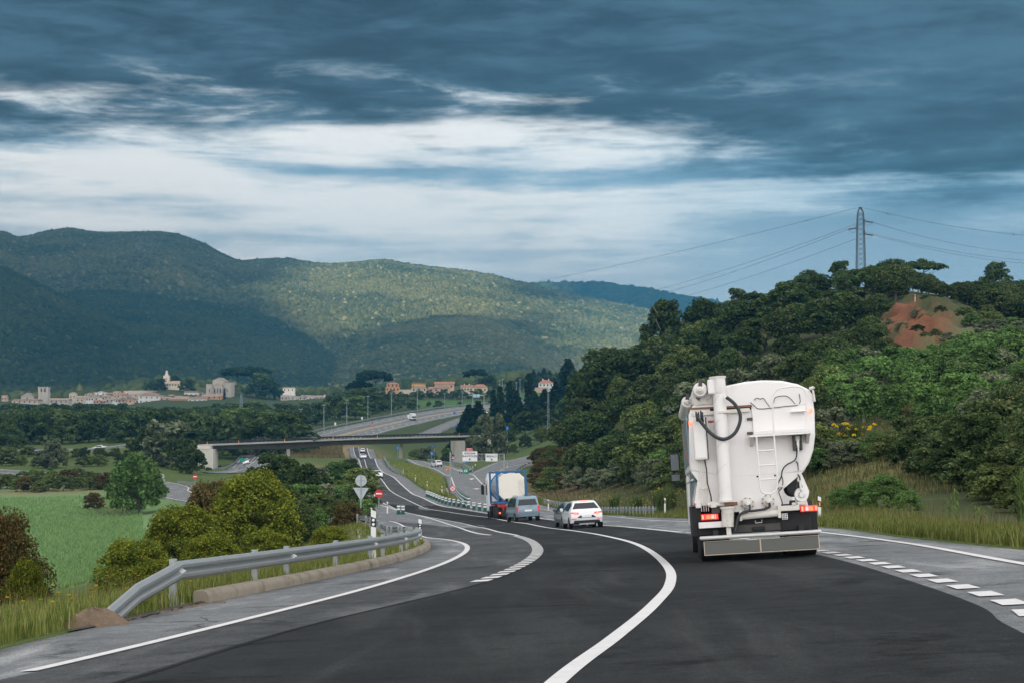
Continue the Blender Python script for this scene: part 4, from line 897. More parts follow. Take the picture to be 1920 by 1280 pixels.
# flowers in the verge
fp = strip_points(70, 18, 36, kl(-3.2), kl(-.5), 21); mb = MB()
for q in fp: mb.lathe([(.004, 0), (.03, .012), (.03, .02)], (0, 0, 1), (q[0], q[1], q[2] + .25 + .3*rng.random()), 6)
tag(mb.build('wild_flowers', LM['broom']), kind='stuff')
def broom(x, d, h, lab, fl=240):
    p = G(x, d); o = empty('broom_bush', tuple(p), 0, lab, 'shrub'); r = np.random.default_rng(int(x)); n = 420; a = r.random(n)*6.28; q = r.random(n)**.5*h*.25
    blades('stems', np.c_[np.cos(a)*q, np.sin(a)*q, 0*q], h, .05, LM['dry'] if fl < 200 else LM['mid'], .5, None, o, int(x))
    C = [(r.normal()*h*.33, r.normal()*h*.3, h*(.5+.45*r.random()), h*.07) for _ in range(22)]; V, Fc = leaf_cloud(C, fl, h*.026, r, aspect=1.2); link('flowers', fast_mesh('flowers', V, Fc, LM['broom']), o)
broom(1598, 138, 2.3, 'yellow flowering broom on the bank right of the white tank lorry', 1500); broom(1700, 165, 1.6, 'small yellow broom tuft high on the bank below the young trees', 120)
broom(1240, 150, 2.0, 'yellow broom left of the lorry mirrors, upper one'); broom(1195, 175, 1.6, 'yellow broom behind the end of the right guard rail'); broom(1152, 195, 1.5, 'small yellow broom above the white car'); broom(1255, 165, 2.2, 'yellow broom right beside the lorry mirrors')
def reeds(x, d, h, n, lab):
    p = G(x, d); o = empty('reed_clump', tuple(p), 0, lab, 'plant'); r = np.random.default_rng(int(x)+5); mb = MB()
    st = MB()
    for _ in range(n):
        a = r.random()*6.28; q = r.random()*.35; b0 = Vector((q*math.cos(a), q*math.sin(a), -.05)); hh = h*(.6+.5*r.random()); st.tube([b0, b0 + Vector((0, 0, hh))], [.014, .006], 5)
        for k in range(6):
            z = hh*(.3 + .12*k); t = r.random()*6.28; l = .45+.2*r.random(); u = Vector((math.cos(t), math.sin(t), 0)); c = b0 + Vector((0, 0, z)); s_ = Vector((-u.y, u.x, 0))*.022
            m1, m2 = c + u*l*.5 + Vector((0, 0, .22)), c + u*l + Vector((0, 0, .05)); k0 = len(mb.v)
            mb.v += [tuple(e) for e in (c-s_*.5, c+s_*.5, m1+s_, m1-s_, m2)]; mb.f += [(k0, k0+1, k0+2, k0+3), (k0+3, k0+2, k0+4)]
    st.build('stems', LM['reed'], o); mb.build('leaves', LM['reed'], o)
reeds(1912, 52, 1.9, 9, 'tall broad-leaved reed clump at the right edge of the photo'); reeds(1790, 66, 1.2, 4, 'thin reed tuft on the right verge before the dark oak bushes'); reeds(1830, 64, .9, 3, 'short reed tuft right of the thin one on the right verge')
# ------------------------------------------------------------------ road furniture
galv = pm('galvanised_steel', (.30, .32, .325), .48, .12, 3, metal=.55, dirt=((.22, .20, .17), 5, .60, .5))
galv_d = pm('dull_steel', (.36, .39, .40), .6, .15, 3, metal=.3)
conc = pm('kerb_concrete', (.25, .215, .165), .9, .3, 1.5, dirt=((.085, .07, .05), 1.6, .46, .8), bump=.5)
conc_l = pm('bridge_concrete', (.52, .50, .45), .9, .12, .3, dirt=((.27, .25, .21), .6, .55, .6), stretch=(1, 1, .35))
white_pl = pm('white_plastic', (.80, .79, .79), .45, .05, 3, dirt=((.42, .42, .38), 5, .62, .4)); black_pl = pm('black_plastic', (.015, .016, .018), .5, .1, 4)
red_s = pm('sign_red', (.58, .02, .025), .4, .05, 3); white_s = pm('sign_white', (.82, .82, .83), .4, .04, 3); blue_s = pm('sign_blue', (.015, .16, .50), .4, .05, 3)
green_s = pm('sign_green', (.01, .27, .16), .45, .06, 3); grey_s = pm('sign_back_grey', (.45, .49, .52), .5, .06, 3, metal=.3); orange_s = pm('warning_orange', (.85, .26, .01), .45, .05, 3)
sign_black = pm('sign_black', (.01, .012, .02), .5, .05, 3); green_d = pm('dark_green_plastic', (.005, .075, .055), .45, .1, 3); reflector = pm('reflector_white', (.9, .9, .9), .2, .02, 3, coat=1)

def frame_path(P):
    T = np.gradient(P, axis=0); T /= np.linalg.norm(T, axis=1)[:, None]; return T
def sweep(P, prof, name, mat, parent, smooth=40):
    """profile of (out, up) swept along a 3D polyline; out is to the right of travel"""
    P = np.asarray(P, float); T = frame_path(P); mb = MB(); n = len(prof)
    for p, t in zip(P, T):
        h = np.array([t[1], -t[0], 0]); h /= np.linalg.norm(h); u = np.cross(h, t); u = u if u[2] > 0 else -u
        mb.v += [tuple(p + h*a + u*b_) for a, b_ in prof]
    for i in range(len(P)-1): mb.f += [(i*n+k, i*n+(k+1) % n, (i+1)*n+(k+1) % n, (i+1)*n+k) for k in range(n)]
    mb.f += [tuple(range(n))[::-1], tuple(range((len(P)-1)*n, len(P)*n))]
    return mb.build(name, mat, parent, smooth=smooth)
W_BEAM = [(0,-.155),(.035,-.15),(.085,-.10),(.085,-.055),(.02,-.012),(.02,.012),(.085,.055),(.085,.10),(.035,.15),(0,.155),(-.006,.15),(.07,.095),(.07,.06),(.004,.012),(.004,-.012),(.07,-.06),(.07,-.095),(-.006,-.15)]
def guard_rail(P2, h, label, name='guard_rail', post_step=4.0, posts=True, reflect=0, drop0=0.0, dropn=0.0, hz=1.0, base=None, group=None):
    """P2: XY polyline, travelling with the road on the right side of the beam"""
    P = catmull(P2, 14); seg = np.r_[0, np.cumsum(np.linalg.norm(np.diff(P, axis=0), axis=1))]; s = np.arange(0, seg[-1], .7 if seg[-1] < 120 else 2.5)
    Q = np.c_[np.interp(s, seg, P[:, 0]), np.interp(s, seg, P[:, 1])]; z = (H(Q[:, 0], Q[:, 1]) if base is None else base(Q)) 
    up = np.full(len(s), h)
    if drop0: up = np.where(s < drop0, h - (h + .06)*(1 - s/drop0), up)
    if dropn: up = np.where(seg[-1]-s < dropn, h*(seg[-1]-s)/dropn, up)
    o = empty(name, (Q[0, 0], Q[0, 1], z[0]), 0, label, 'guard rail', group); org = np.array(o.location); T = frame_path(np.c_[Q, z])
    sweep(np.c_[Q, z + up] - org, [(a, b_*hz) for a, b_ in W_BEAM], 'beam', galv, o, 35)
    if reflect:
        for q in np.arange(drop0 + 2.2, seg[-1], 4.0):
            i = min(len(s)-2, int(np.searchsorted(s, q))); Pq = (np.c_[Q, z + up] - org)[i:i+2]; e_ = Pq[1]-Pq[0]; e_ = e_/np.linalg.norm(e_)
            sweep(np.array([Pq[0], Pq[0]+e_*.16, Pq[0]+e_*.32]), [(a + (.004 if a > .0 else -.004), b_*1.015) for a, b_ in W_BEAM], 'beam_joint', galv, o, 35)
            hv = np.array([e_[1], -e_[0], 0]); bo = MB()
            for zz in (-.12, -.03, .03, .12):
                for u_ in (.06, .26): c_ = Pq[0] + e_*u_ + np.array([0, 0, zz]) + hv*(.055 if abs(zz) > .1 else .03); bo.lathe([(.014, 0), (.014, .02)], tuple(hv), tuple(c_), 6)
            bo.build('bolts', galv_d, o)
    if posts:
        pm_, k = None, 0
        for q in np.arange(drop0 + .3, seg[-1] - .2, post_step):
            i = min(len(s)-1, int(np.searchsorted(s, q))); t = T[i]; a = math.atan2(t[1], t[0])
            if pm_ is None:
                mb = MB(); mb.box(-.05, .05, .03, .045, -.35, h+.19); mb.box(-.05, -.035, .045, .13, -.35, h+.19); mb.box(.035, .05, .045, .13, -.35, h+.19); mb.box(-.04, .04, -.0, .03, h-.1, h+.1); pm_ = mb.build('post', galv_d, o)
                c = pm_
            else: c = pm_.copy(); COL.objects.link(c)
            c.location = (Q[i, 0]-org[0], Q[i, 1]-org[1], z[i]-org[2]); c.rotation_euler = (0, 0, a)
            if reflect and k % reflect == 0:
                mb = MB(); hh = np.array([t[1], -t[0], 0]); e = np.array([Q[i, 0], Q[i, 1], z[i] + h]) - org
                f = -np.array([t[0], t[1], t[2]]) if True else t; g = e + hh*.02
                mb.add([g + np.array([0,0,-.07]), g + hh*.115 + np.array([0,0,-.005]), g + np.array([0,0,.07]), g + t*.05 + np.array([0,0,-.07]), g + hh*.115 + t*.05 + np.array([0,0,-.005]), g + t*.05 + np.array([0,0,.07])], [(0,1,2),(5,4,3),(0,3,4,1),(1,4,5,2),(2,5,3,0)])
                mb.build('reflector', reflector, o)
            k += 1
    return o
ds = np.array([24.6, 25.6, 26.8, 28.4, 31, 35, 40, 46, 53, 60, 66, 70.5, 73.5, 76, 79, 84, 92, 104, 120, 140, 158])
off = np.array([-.05, -.12, -.2, -.28, -.3, -.3, -.3, -.3, -.3, -.3, -.35, -.45, -.55, -.6, -.6, -.5, -.4, -.3, -.3, -.3, -.3])
guard_rail(np.c_[at(KERB, ds) + off, ds], .56, 'galvanised guard rail in the left foreground with one end bent down into the ground', post_step=4.0, reflect=2, drop0=4.2)
# kerb
kd = np.exp(np.arange(math.log(30.2), math.log(160), .01)); P = np.c_[at(KERB, kd) - .07, kd]; o = empty('kerb', (P[0, 0], P[0, 1], float(H(*P[0])) ), 0, 'weathered concrete kerb under the left guard rail', 'kerb'); org = np.array(o.location)
cut = [0] + [int(i) for i in np.searchsorted(kd, np.exp(np.arange(math.log(36), math.log(158), .17)))] + [len(kd)-1]; zk = H(P[:, 0], P[:, 1])
for i0, i1 in zip(cut[:-1], cut[1:]):
    if i1 - i0 > 1:
        q = np.c_[P, zk][i0:i1+1].copy(); t0 = q[1]-q[0]; q[0] += t0/np.linalg.norm(t0)*.012
        sweep(q - org, [(-.16,-.2),(.11,-.2),(.10,.10),(.07,.165),(.03,.195),(-.13,.20),(-.16,.18)], 'kerb_segment', conc, o, 30)
# earth heap over the buried end, debris on the shoulder
mb = MB(); p = G(178, 24.7); r = np.random.default_rng(3); n = 44; m = 16; vs = []
ph = r.random(6)*6.28
for i in range(m):
    k = i/(m-1)
    for j in range(n):
        a = 2*math.pi*j/n; lump = 1 + .10*math.sin(3*a+ph[0]) + .07*math.sin(5*a+ph[1]) + .05*math.sin(9*a+ph[2]) + r.normal()*.02; rr = .40*(1-k)*lump + .004
        X = p.x + math.cos(a)*rr*1.25; Y = p.y + math.sin(a)*rr*.8; vs.append((X, Y, float(H(X, Y)) - .03 + .26*(1-(1-k)**2)**1.3*(1 + .10*math.sin(4*a+ph[3]+k*5)) + r.normal()*.007))
mb.add(vs, [(i*n+j, i*n+(j+1) % n, (i+1)*n+(j+1) % n, (i+1)*n+j) for i in range(m-1) for j in range(n)] + [tuple(range((m-1)*n, m*n))])
tag(mb.build('earth_mound', pm('mound_earth', (.15, .105, .07), .95, .4, 5, bump=.9, dirt=((.26, .20, .14), 9, .5, .7)), smooth=50), 'small heap of bare brown earth over the buried end of the guard rail', 'earth mound')
mb = MB()
for _ in range(260):
    x = 215 + 210*r.random(); d = np.interp(x, [215, 400], [25.2, 30.0]) + r.random()*.5 - .35; q = G(x, d); s = .008 + .028*r.random()**2; mb.add([q + Vector(v)*s for v in ((-1,-1,0),(1,-.8,0),(.9,1,0),(-.8,.9,0),(.1,0,1.1))], [(0,1,4),(1,2,4),(2,3,4),(3,0,4)])
tag(mb.build('gravel', pm('gravel_soil', (.14, .11, .085), .95, .5, 9)), kind='stuff')
mb = MB(); vs = []; xs = np.linspace(160, 400, 40)
for x in xs:
    d0 = np.interp(x, [160, 215, 400], [23.6, 24.9, 30.3]); w = .25 + .3*math.sin((x-160)/240*math.pi) + r.normal()*.05
    for q in (0, .5, 1): X = (x-960)/F*d0; vs.append((X + q*w*.55 - .25, d0 + q*w*.3, float(H(X + q*w*.55-.25, d0+q*w*.3)) + .016 + (.02 if q == .5 else 0)))
mb.add(vs, [(3*i+k, 3*i+k+1, 3*i+k+4, 3*i+k+3) for i in range(len(xs)-1) for k in range(2)]); tag(mb.build('dirt_strip', pm('wet_dirt', (.045, .036, .028), .9, .5, 4, bump=.6), smooth=60), kind='structure')
# other rails
guard_rail([(at(VERGE, d) + .9, d) for d in (136, 150, 165, 182, 200, 220)], .55, 'low guard rail along the right verge behind the white hatchback', post_step=2.0)
guard_rail([(at(VERGE, d) + 1.2, d) for d in (232, 260, 300, 350, 400)], .6, 'guard rail on the right side of the exit road beyond the tank container')
guard_rail([(at(VERGE, d) + .9, d) for d in (415, 440, 470, 518)], .9, 'guard rail on the outer bend of the right-hand exit branch', hz=1.6, post_step=6)
guard_rail([(at(GIRR, d) + 1.6, d) for d in (555, 510, 470, 430, 405)], .75, 'guard rail that ends at the green divider sign', hz=1.5, post_step=5)
guard_rail([(at(DASHR, d) + 3.0, d) for d in (560, 500, 450, 410, 385)], .7, 'short pale guard rail beside the grass on the right of the descending carriageway', hz=1.5, post_step=6)
guard_rail([(at(EXITL, d) - 1.6, d) for d in (258, 250, 243, 238)], .6, 'bent rail end beside the no stopping sign', hz=1.3)
guard_rail(xy((-250,446),(-40,434),(100,419),(212,406),(285,383)), .7, 'guard rail along the far side of the field road on the left', hz=1.7, post_step=6)
guard_rail(xy((334,372),(350,368),(366,362)), .7, 'guard rail behind the bend of the field road', hz=1.6, post_step=4)
guard_rail(xy((296,360),(306,352),(318,346)), .7, 'curved rail end on the inside of the field road bend', hz=1.6, post_step=4)
guard_rail(xy((-250,553),(-60,552),(60,553),(180,558),(260,566)), .8, 'guard rail along the far road with the dark car on the left', hz=1.6, post_step=8)
guard_rail(xy((402,515),(432,552),(452,600),(462,640)), .8, 'guard rail left of the road under the bridge', hz=1.6, post_step=6)
guard_rail(xy((448,480),(462,505)), .8, 'short rail beside the green sign under the bridge', hz=1.6, post_step=6)
guard_rail(xy((500,560),(512,590),(516,640)), .8, 'bent pale rail right of the road under the bridge', hz=1.5, post_step=6)
MP = catmull(MOTOR, 10); MT = np.gradient(MP, axis=0); MT /= np.linalg.norm(MT, axis=1)[:, None]; MN = np.c_[MT[:, 1], -MT[:, 0]]
guard_rail((MP - MN*16.2)[::6], 1.0, 'long guard rail on the outer edge of the rising motorway', hz=2.2, post_step=12)
guard_rail((MP + MN*1.0)[::6][:9], .8, 'median guard rail of the rising motorway', hz=1.4, post_step=12)
guard_rail([tuple(G(x, d)[:2]) for x, d in ((946,596),(980,600),(1020,606),(1065,612))], .9, 'pale guard rail along the top of the green bank right of the bridge', hz=1.8, post_step=6)

def delineator(x, d, h, label, face='black', group=None):
    p = G(x, d); o = empty('delineator_post', tuple(p), 0, label, 'delineator post', group); mb = MB(); w = .065
    mb.add([(-w,-.03,-.3),(w,-.03,-.3),(w,.03,-.3),(-w,.03,-.3),(-w,-.03,h),(w,-.03,h-.05),(w,.03,h-.05),(-w,.03,h)], [(0,3,2,1),(4,5,6,7),(0,1,5,4),(1,2,6,5),(2,3,7,6),(3,0,4,7)]); mb.build('post', white_pl, o, bevel=.008)
    mb = MB(); z0 = h - .42 if h > .9 else h - .35; mb.add([(-w-.003,-.035,z0),(w+.003,-.035,z0-.03),(w+.003,.035,z0-.03),(-w-.003,.035,z0),(-w-.003,-.035,z0+.25),(w+.003,-.035,z0+.20),(w+.003,.035,z0+.20),(-w-.003,.035,z0+.25)], [(0,3,2,1),(4,5,6,7),(0,1,5,4),(1,2,6,5),(2,3,7,6),(3,0,4,7)])
    bd = mb.build('band', {'black': black_pl, 'amber': black_pl, 'red': pm('band_red', (.28, .07, .04), .5)}[face], o)
    if face == 'black':
        for z in (z0 + .05, z0 + .16): MB().disc((0, z), .036, -.042, -.035, 16).build('reflector', reflector, bd)
    elif face == 'amber': MB().box(-.035, .035, -.042, -.035, z0 + .02, z0 + .17).build('reflector', pm('amber', (.9, .42, .02), .3, coat=1), bd)
    return o
delineator(701, 47.5, 1.42, 'white delineator post with two round reflectors, the tall one behind the near guard rail'); delineator(788, 77, 1.05, 'white delineator post standing at the bend of the guard rail'); delineator(727, 172, 1.1, 'white delineator post left of the two green bollards'); delineator(697, 155, .9, 'small white delineator post left behind the tall one')
delineator(1246, 141, 1.3, 'white delineator post with amber reflector left of the lorry', 'amber'); delineator(1535, 76, 1.0, 'white delineator post with amber reflector just right of the lorry', 'amber'); delineator(1028, 192, 1.1, 'white delineator post between the grey van and the white hatchback', 'amber')
for i, d in enumerate((252, 290, 335, 385, 440, 500)):
    X = at(DASHR, d) + 3.3; delineator(960 + F*X/d, d, 1.25, ['nearest','second nearest','third','fourth','fifth','farthest'][i] + ' of the white posts with red bands beside the descending carriageway', 'red', 'white posts along the grass strip')
for x, d, lab in ((925, 345, 'white post in front of the right gantry leg'), (951, 405, 'white post on the verge right of the gantry'), (1009, 470, 'white post on the right-hand exit branch')): delineator(x, d, .95, lab, 'red')
def bollard(X, d, label, group):
    o = empty('marker_bollard', (X, d, float(H(X, d))), 0, label, 'bollard', group); MB().lathe([(.16,-.1),(.16,.05),(.11,.07),(.105,.72),(.08,.76)], n=12).build('body', green_d, o, smooth=40)
    for z in (.36, .58): MB().lathe([(.112, z), (.112, z+.13)], n=12).build('band', white_s, o, smooth=40)
    return o
b0 = None
for i, d in enumerate(np.exp(np.linspace(math.log(170), math.log(248), 20))):
    X = at(DASHR, d) + 1.0
    if b0 is None: b0 = bollard(X, d, 'dark green bollard with white bands in the row between the carriageway and the exit lane', 'green bollards at the split'); b0.scale = (1.5, 1.5, 1.15)
    else: dup(b0, (X, d, float(H(X, d))))
for x, lab in ((748, 'left'), (756, 'right')): q = dup(b0, tuple(G(x, 168)), label='green and white bollard in front of the left line, %s one of the pair' % lab, group='pair of green bollards on the left')
for i, (x, d) in enumerate(((862, 408), (866, 404), (882, 408), (886.5, 418), (891.5, 428))):
    dup(b0, tuple(G(x, d)), label='small green and white bollard beside the green divider sign', group='bollards at the green divider')
# striped barrier at the split
mb_p = []; bd = np.linspace(196, 236, 14); P = np.array([(at(EXITL, d) - .5, d) for d in bd]); z = H(P[:, 0], P[:, 1]); o = empty('striped_barrier', (P[0, 0], P[0, 1], z[0]), 0, 'curved dark green barrier with white stripes at the split beside the tank container lorry', 'barrier'); org = np.array(o.location)
sweep(np.c_[P, z] - org, [(-.12,-.1),(.12,-.1),(.12,1.25),(-.12,1.25)], 'panel', green_d, o)
for zz in (.3, .68, 1.06): sweep(np.c_[P, z + zz] - org, [(-.14,-.07),(.14,-.07),(.14,.07),(-.14,.07)], 'stripe', white_s, o)

# ---- signs
def sign_root(name, x, d, label, cat='road sign'): p = G(x, d); return empty(name, tuple(p), 0, label, cat), p
def pole(o, p, ztop, r=.04, x=0, y=.03): MB().tube([(x, y, -.4), (x, y, ztop - p.z)], r, 8).build('pole', galv_d, o, smooth=40)
def tri(cx, cz, w, y0, y1, down=False, k=1.0):
    h = w*.866*(-1 if down else 1)
    return MB().prism([(cx - w/2*k, cz - h/3*k), (cx + w/2*k, cz - h/3*k), (cx, cz + h*2/3*k)], y0, y1)
def back_pair(x, yc, d, r, ybase, label):
    o, p = sign_root('sign_pair', x, d, label); z = zpx(yc, d) - p.z; pole(o, p, zpx(yc, d) + r*1.05, .045, 0, -.05)
    MB().disc((0, z), r, -.01, .01, 32).build('disc', grey_s, o); tri(0, z - r*2.05, r*2.75, -.01, .01, True).build('triangle', grey_s, o)
    br = MB(); br.box(-r*.8, r*.8, -.035, -.011, z-.03, z+.03).box(-r*.7, r*.7, -.035, -.011, z-r*1.6-.03, z-r*1.6+.03); br.build('bracket', galv_d, o)
back_pair(677.5, 900, 150, .46, 942, 'grey backs of a round sign above a pointed-down triangle, above the no entry sign'); back_pair(305, 892, 365, .48, 918, 'grey backs of a round sign above a triangle by the field road bend')
def no_entry(x, yc, d, r, label):
    o, p = sign_root('no_entry_sign', x, d, label); z = zpx(yc, d) - p.z; pole(o, p, zpx(yc, d)); MB().disc((0, z), r, -.02, .0, 32).build('disc', red_s, o); MB().box(-r*.72, r*.72, -.03, -.021, z-r*.16, z+r*.16).build('bar', white_s, o)
no_entry(711, 924.5, 205, .45, 'red no entry sign facing us beside the descending carriageway'); no_entry(367, 892.5, 365, .5, 'red no entry sign by the field road on the left'); no_entry(698.5, 795.5, 870, .8, 'tiny red no entry sign on the motorway median')
o, p = sign_root('no_stopping_sign', 849, 268, 'round red and white sign with a crossed middle on the grass before the gantry'); z = zpx(915, 268) - p.z; r_ = .47; pole(o, p, zpx(915, 268)); MB().disc((0, z), r_, -.02, 0, 32).build('disc', red_s, o); MB().disc((0, z), r_*.72, -.03, -.021, 32).build('face', white_s, o)
for s in (-1, 1): MB().bar((-r_*.45, -.036, z - s*r_*.45), (r_*.45, -.036, z + s*r_*.45), .01, .07).build('stroke', red_s, o)
MB().bar((.25, .1, z-.9), (.85, .1, z-.1), .03, .22).build('plate', white_s, o)
o, p = sign_root('warning_sign', 849.5, 440, 'red-bordered warning triangle behind the left gantry leg'); z = zpx(857.5, 440) - p.z; pole(o, p, zpx(856, 440)); tri(0, z, .95, -.02, 0).build('border', red_s, o); tri(0, z, .95, -.03, -.021, k=.7).build('face', white_s, o); MB().bar((-.05,-.035,z-.15),(.1,-.035,z+.15),.01,.07).build('symbol', sign_black, o)
o, p = sign_root('roadworks_sign', 841, 425, 'orange warning triangle standing on the shoulder left of the gantry leg'); tri(0, .62, 1.1, -.03, .03).build('panel', orange_s, o); MB().box(-.05, .05, .03, .5, 0, .06).build('foot', sign_black, o); MB().box(-.1,.1,-.035,-.031,.45,.6).build('symbol', sign_black, o)
o, p = sign_root('traffic_cone', 837, 428, 'orange cone left of the orange warning triangle', 'cone'); MB().lathe([(.2,0),(.2,.04),(.13,.05),(.03,.7)], n=12).build('body', orange_s, o, smooth=40); MB().lathe([(.10,.3),(.075,.45)], n=12).build('band', white_s, o, smooth=40)
o, p = sign_root('divider_sign', 873.5, 396, 'green rounded divider sign with white arrows at the fork of the exits'); MB().lathe([(.62,0),(.62,.75),(.5,1.0),(.2,1.12)], n=24).build('body', green_s, o, smooth=50)
for s in (-1, 1): MB().prism([(s*.08,.45),(s*.42,.68),(s*.08,.92)], -.64, -.60).build('arrow', white_s, o)
o, p = sign_root('blue_sign', 875, 402, 'small blue sign on two poles above the green divider sign'); z = zpx(866.7, 402) - p.z; MB().box(-.36,.36,-.02,.02,z-.18,z+.18).build('panel', blue_s, o); pole(o, p, zpx(866, 402), .03, -.25); pole(o, p, zpx(866, 402), .03, .25)
def board(name, x, yc, d, w, h, mat, label, poles=(0,), extra=None, cat='road sign'):
    o, p = sign_root(name, x, d, label, cat); z = zpx(yc, d) - p.z; MB().box(-w/2, w/2, -.03, .0, z-h/2, z+h/2).build('panel', mat, o, bevel=.02)
    for q in poles: pole(o, p, zpx(yc, d) + h*.4, .06, q)
    if extra: extra(o, z)
    return o
def arrow_mark(o, z): MB().bar((-.2,-.04,z),( .2,-.04,z),.01,.12).build('symbol', white_s, o)
board('direction_sign', 812, 836, 620, 1.5, .5, blue_s, 'narrow blue direction sign under the bridge right of the round pier', (-.5, .5), arrow_mark); board('blue_sign', 810, 849.8, 560, 1.0, 1.0, blue_s, 'square blue sign below the narrow blue one under the bridge', (0,), arrow_mark)
board('blue_sign', 746, 838.5, 640, .8, 1.3, blue_s, 'upright blue sign just left of the round pier', (0,), arrow_mark); board('blue_sign', 951, 801.5, 640, .95, 1.25, blue_s, 'blue square sign on a pole right of the bridge end', (0,), arrow_mark)
board('blue_sign', 852, 774, 1000, 1.3, 1.9, blue_s, 'blue sign on the motorway right of the box van', (0,)); board('blue_sign', 855, 800, 760, .8, 1.6, blue_s, 'blue sign half hidden by the small cypresses', (0,))
o, p = sign_root('blue_disc_sign', 762, 905, 'round blue sign right in front of the white box van'); z = zpx(791.5, 905) - p.z; MB().disc((0, z), .75, -.03, 0, 24).build('disc', blue_s, o); MB().prism([(-.3,z-.1),(.25,z-.35),(.05,z+.25)], -.04, -.031).build('arrow', white_s, o); pole(o, p, zpx(791, 905), .07)
for x, y, d, w, h, lab in ((530,814.5,790,1.1,1.4,'white back of a sign left of the dark pickup on the bridge'),(577,807.5,810,.8,1.3,'narrow white sign back above the dark pickup'),(629,794,850,.8,1.4,'white sign back between two lamp posts by the motorway'),(679,783,880,.7,1.2,'small pale sign back on the motorway verge')): board('road_sign', x, y, d, w, h, white_s, lab)
board('green_sign', 455, 861.5, 520, 1.45, 1.05, green_s, 'green sign at the fork of the road under the bridge', (0,))
# gantry with the place names
d = 300; px2 = lambda q: q * d / F; o, p = sign_root('sign_gantry', 844.5, d, 'white overhead signs for Girona Banyoles and Besalu on a grey lattice gantry', 'sign gantry'); LX = lambda x: (x - 844.5) * d / F; LZ = lambda y: zpx(y, d) - p.z
MB().tube([(0, .15, -.5), (0, .15, LZ(846.5))], .13, 10).build('left_leg', galv_d, o, smooth=40); e = G(945.3, d); MB().tube([(LX(945.3), .15, e.z - p.z - .4), (LX(945.3), .15, LZ(849.5))], .13, 10).build('right_leg', galv_d, o, smooth=40)
tr = MB(); xs = np.linspace(0, LX(945.3), 13); z0, z1 = LZ(863), LZ(850.3)
for z in (z0, z1):
    for y in (.05, .45): tr.bar((0, y, z), (xs[-1], y, z), .09)
for i in range(12):
    for y in (.05, .45): tr.bar((xs[i], y, z0 if i % 2 else z1), (xs[i+1], y, z1 if i % 2 else z0), .05); tr.bar((xs[i], y, z0), (xs[i], y, z1), .05)
tr.build('lattice', galv_d, o)
def panel(x0, x1, y0, y1, lines, arrow):
    pn = MB().box(LX(x0), LX(x1), -.12, -.04, LZ(y1), LZ(y0)).build('sign_panel', grey_s, o); MB().box(LX(x0)+.10, LX(x1)-.10, -.135, -.121, LZ(y1)+.10, LZ(y0)-.10).build('face', white_s, pn)
    for s, y, sz in lines: text_part(s, sz, sign_black, pn, (LX((x0+x1)/2), -.142, LZ(y)), spacing=1.12, bold=.012)
    ax, az_ = LX((x0+x1)/2), LZ(arrow[0]); a = math.radians(arrow[1]); c, s_ = math.cos(a), math.sin(a); ap = [(0,-.23),(.2,-.02),(.06,-.02),(.06,.2),(-.06,.2),(-.06,-.02),(-.2,-.02)]
    MB().prism([(ax + u*c - v*s_, az_ + u*s_ + v*c) for u, v in ap], -.15, -.137).build('arrow', sign_black, pn)
panel(866.5, 895.5, 844.6, 864.4, (('GIRONA', 849.2, .44), ('BANYOLES', 854.3, .44)), (859.8, 0)); panel(910, 933.4, 849.3, 864.4, (('BESALÚ', 854.6, .44),), (860.2, 45))
rp = MB().box(LX(874.7), LX(886.2), -.12, -.06, LZ(844.2), LZ(839)).build('route_panel', red_s, o); MB().box(LX(874.7)+.04, LX(886.2)-.04, -.126, -.121, LZ(844.2)+.04, LZ(839)-.04).build('border', white_s, rp); MB().box(LX(874.7)+.07, LX(886.2)-.07, -.131, -.127, LZ(844.2)+.07, LZ(839)-.07).build('face', red_s, rp); text_part('C-66', .34, white_s, rp, (LX(880.4), -.136, LZ(841.6)), bold=.01)
# far gantry on the right with blue and white boards
d = 640; o, p = sign_root('roadside_gantry', 1062.5, d, 'blue board and white board on an arm beside the conifers', 'sign gantry'); LX = lambda x: (x - 1062.5) * d / F; LZ = lambda y: zpx(y, d) - p.z
MB().tube([(0, .1, -2), (0, .1, LZ(795))], .22, 10).build('leg', galv_d, o, smooth=40); MB().box(LX(1034), .1, .1, .3, LZ(799), LZ(796)).build('arm', galv_d, o); b_ = MB().box(LX(1034.5), LX(1044.5), -.1, 0, LZ(802.3), LZ(794)).build('blue_board', blue_s, o, bevel=.15); MB().box(LX(1037.3), LX(1041.5), -.1, 0, LZ(793.8), LZ(791)).build('blue_label', pm('sign_light_blue', (.02,.30,.62), .4), o)
w_ = MB().box(LX(1047), LX(1057), -.1, 0, LZ(802), LZ(793.8)).build('white_board', white_s, o, bevel=.1)
MB().bar((LX(1037.5),-.12,LZ(797)),(LX(1041.5),-.12,LZ(797)),.02,.22).build('mark', white_s, b_); MB().prism([(LX(1038.6),LZ(799)),(LX(1040.6),LZ(799)),(LX(1039.6),LZ(801))],-.13,-.11).build('arrow', white_s, b_); MB().bar((LX(1049.5),-.12,LZ(797)),(LX(1054.5),-.12,LZ(797)),.02,.2).build('mark', pm('sign_dark_blue',(.02,.08,.22),.5), w_); MB().prism([(LX(1051),LZ(799)),(LX(1053),LZ(799)),(LX(1052),LZ(801))],-.13,-.11).build('arrow', sign_black, w_)
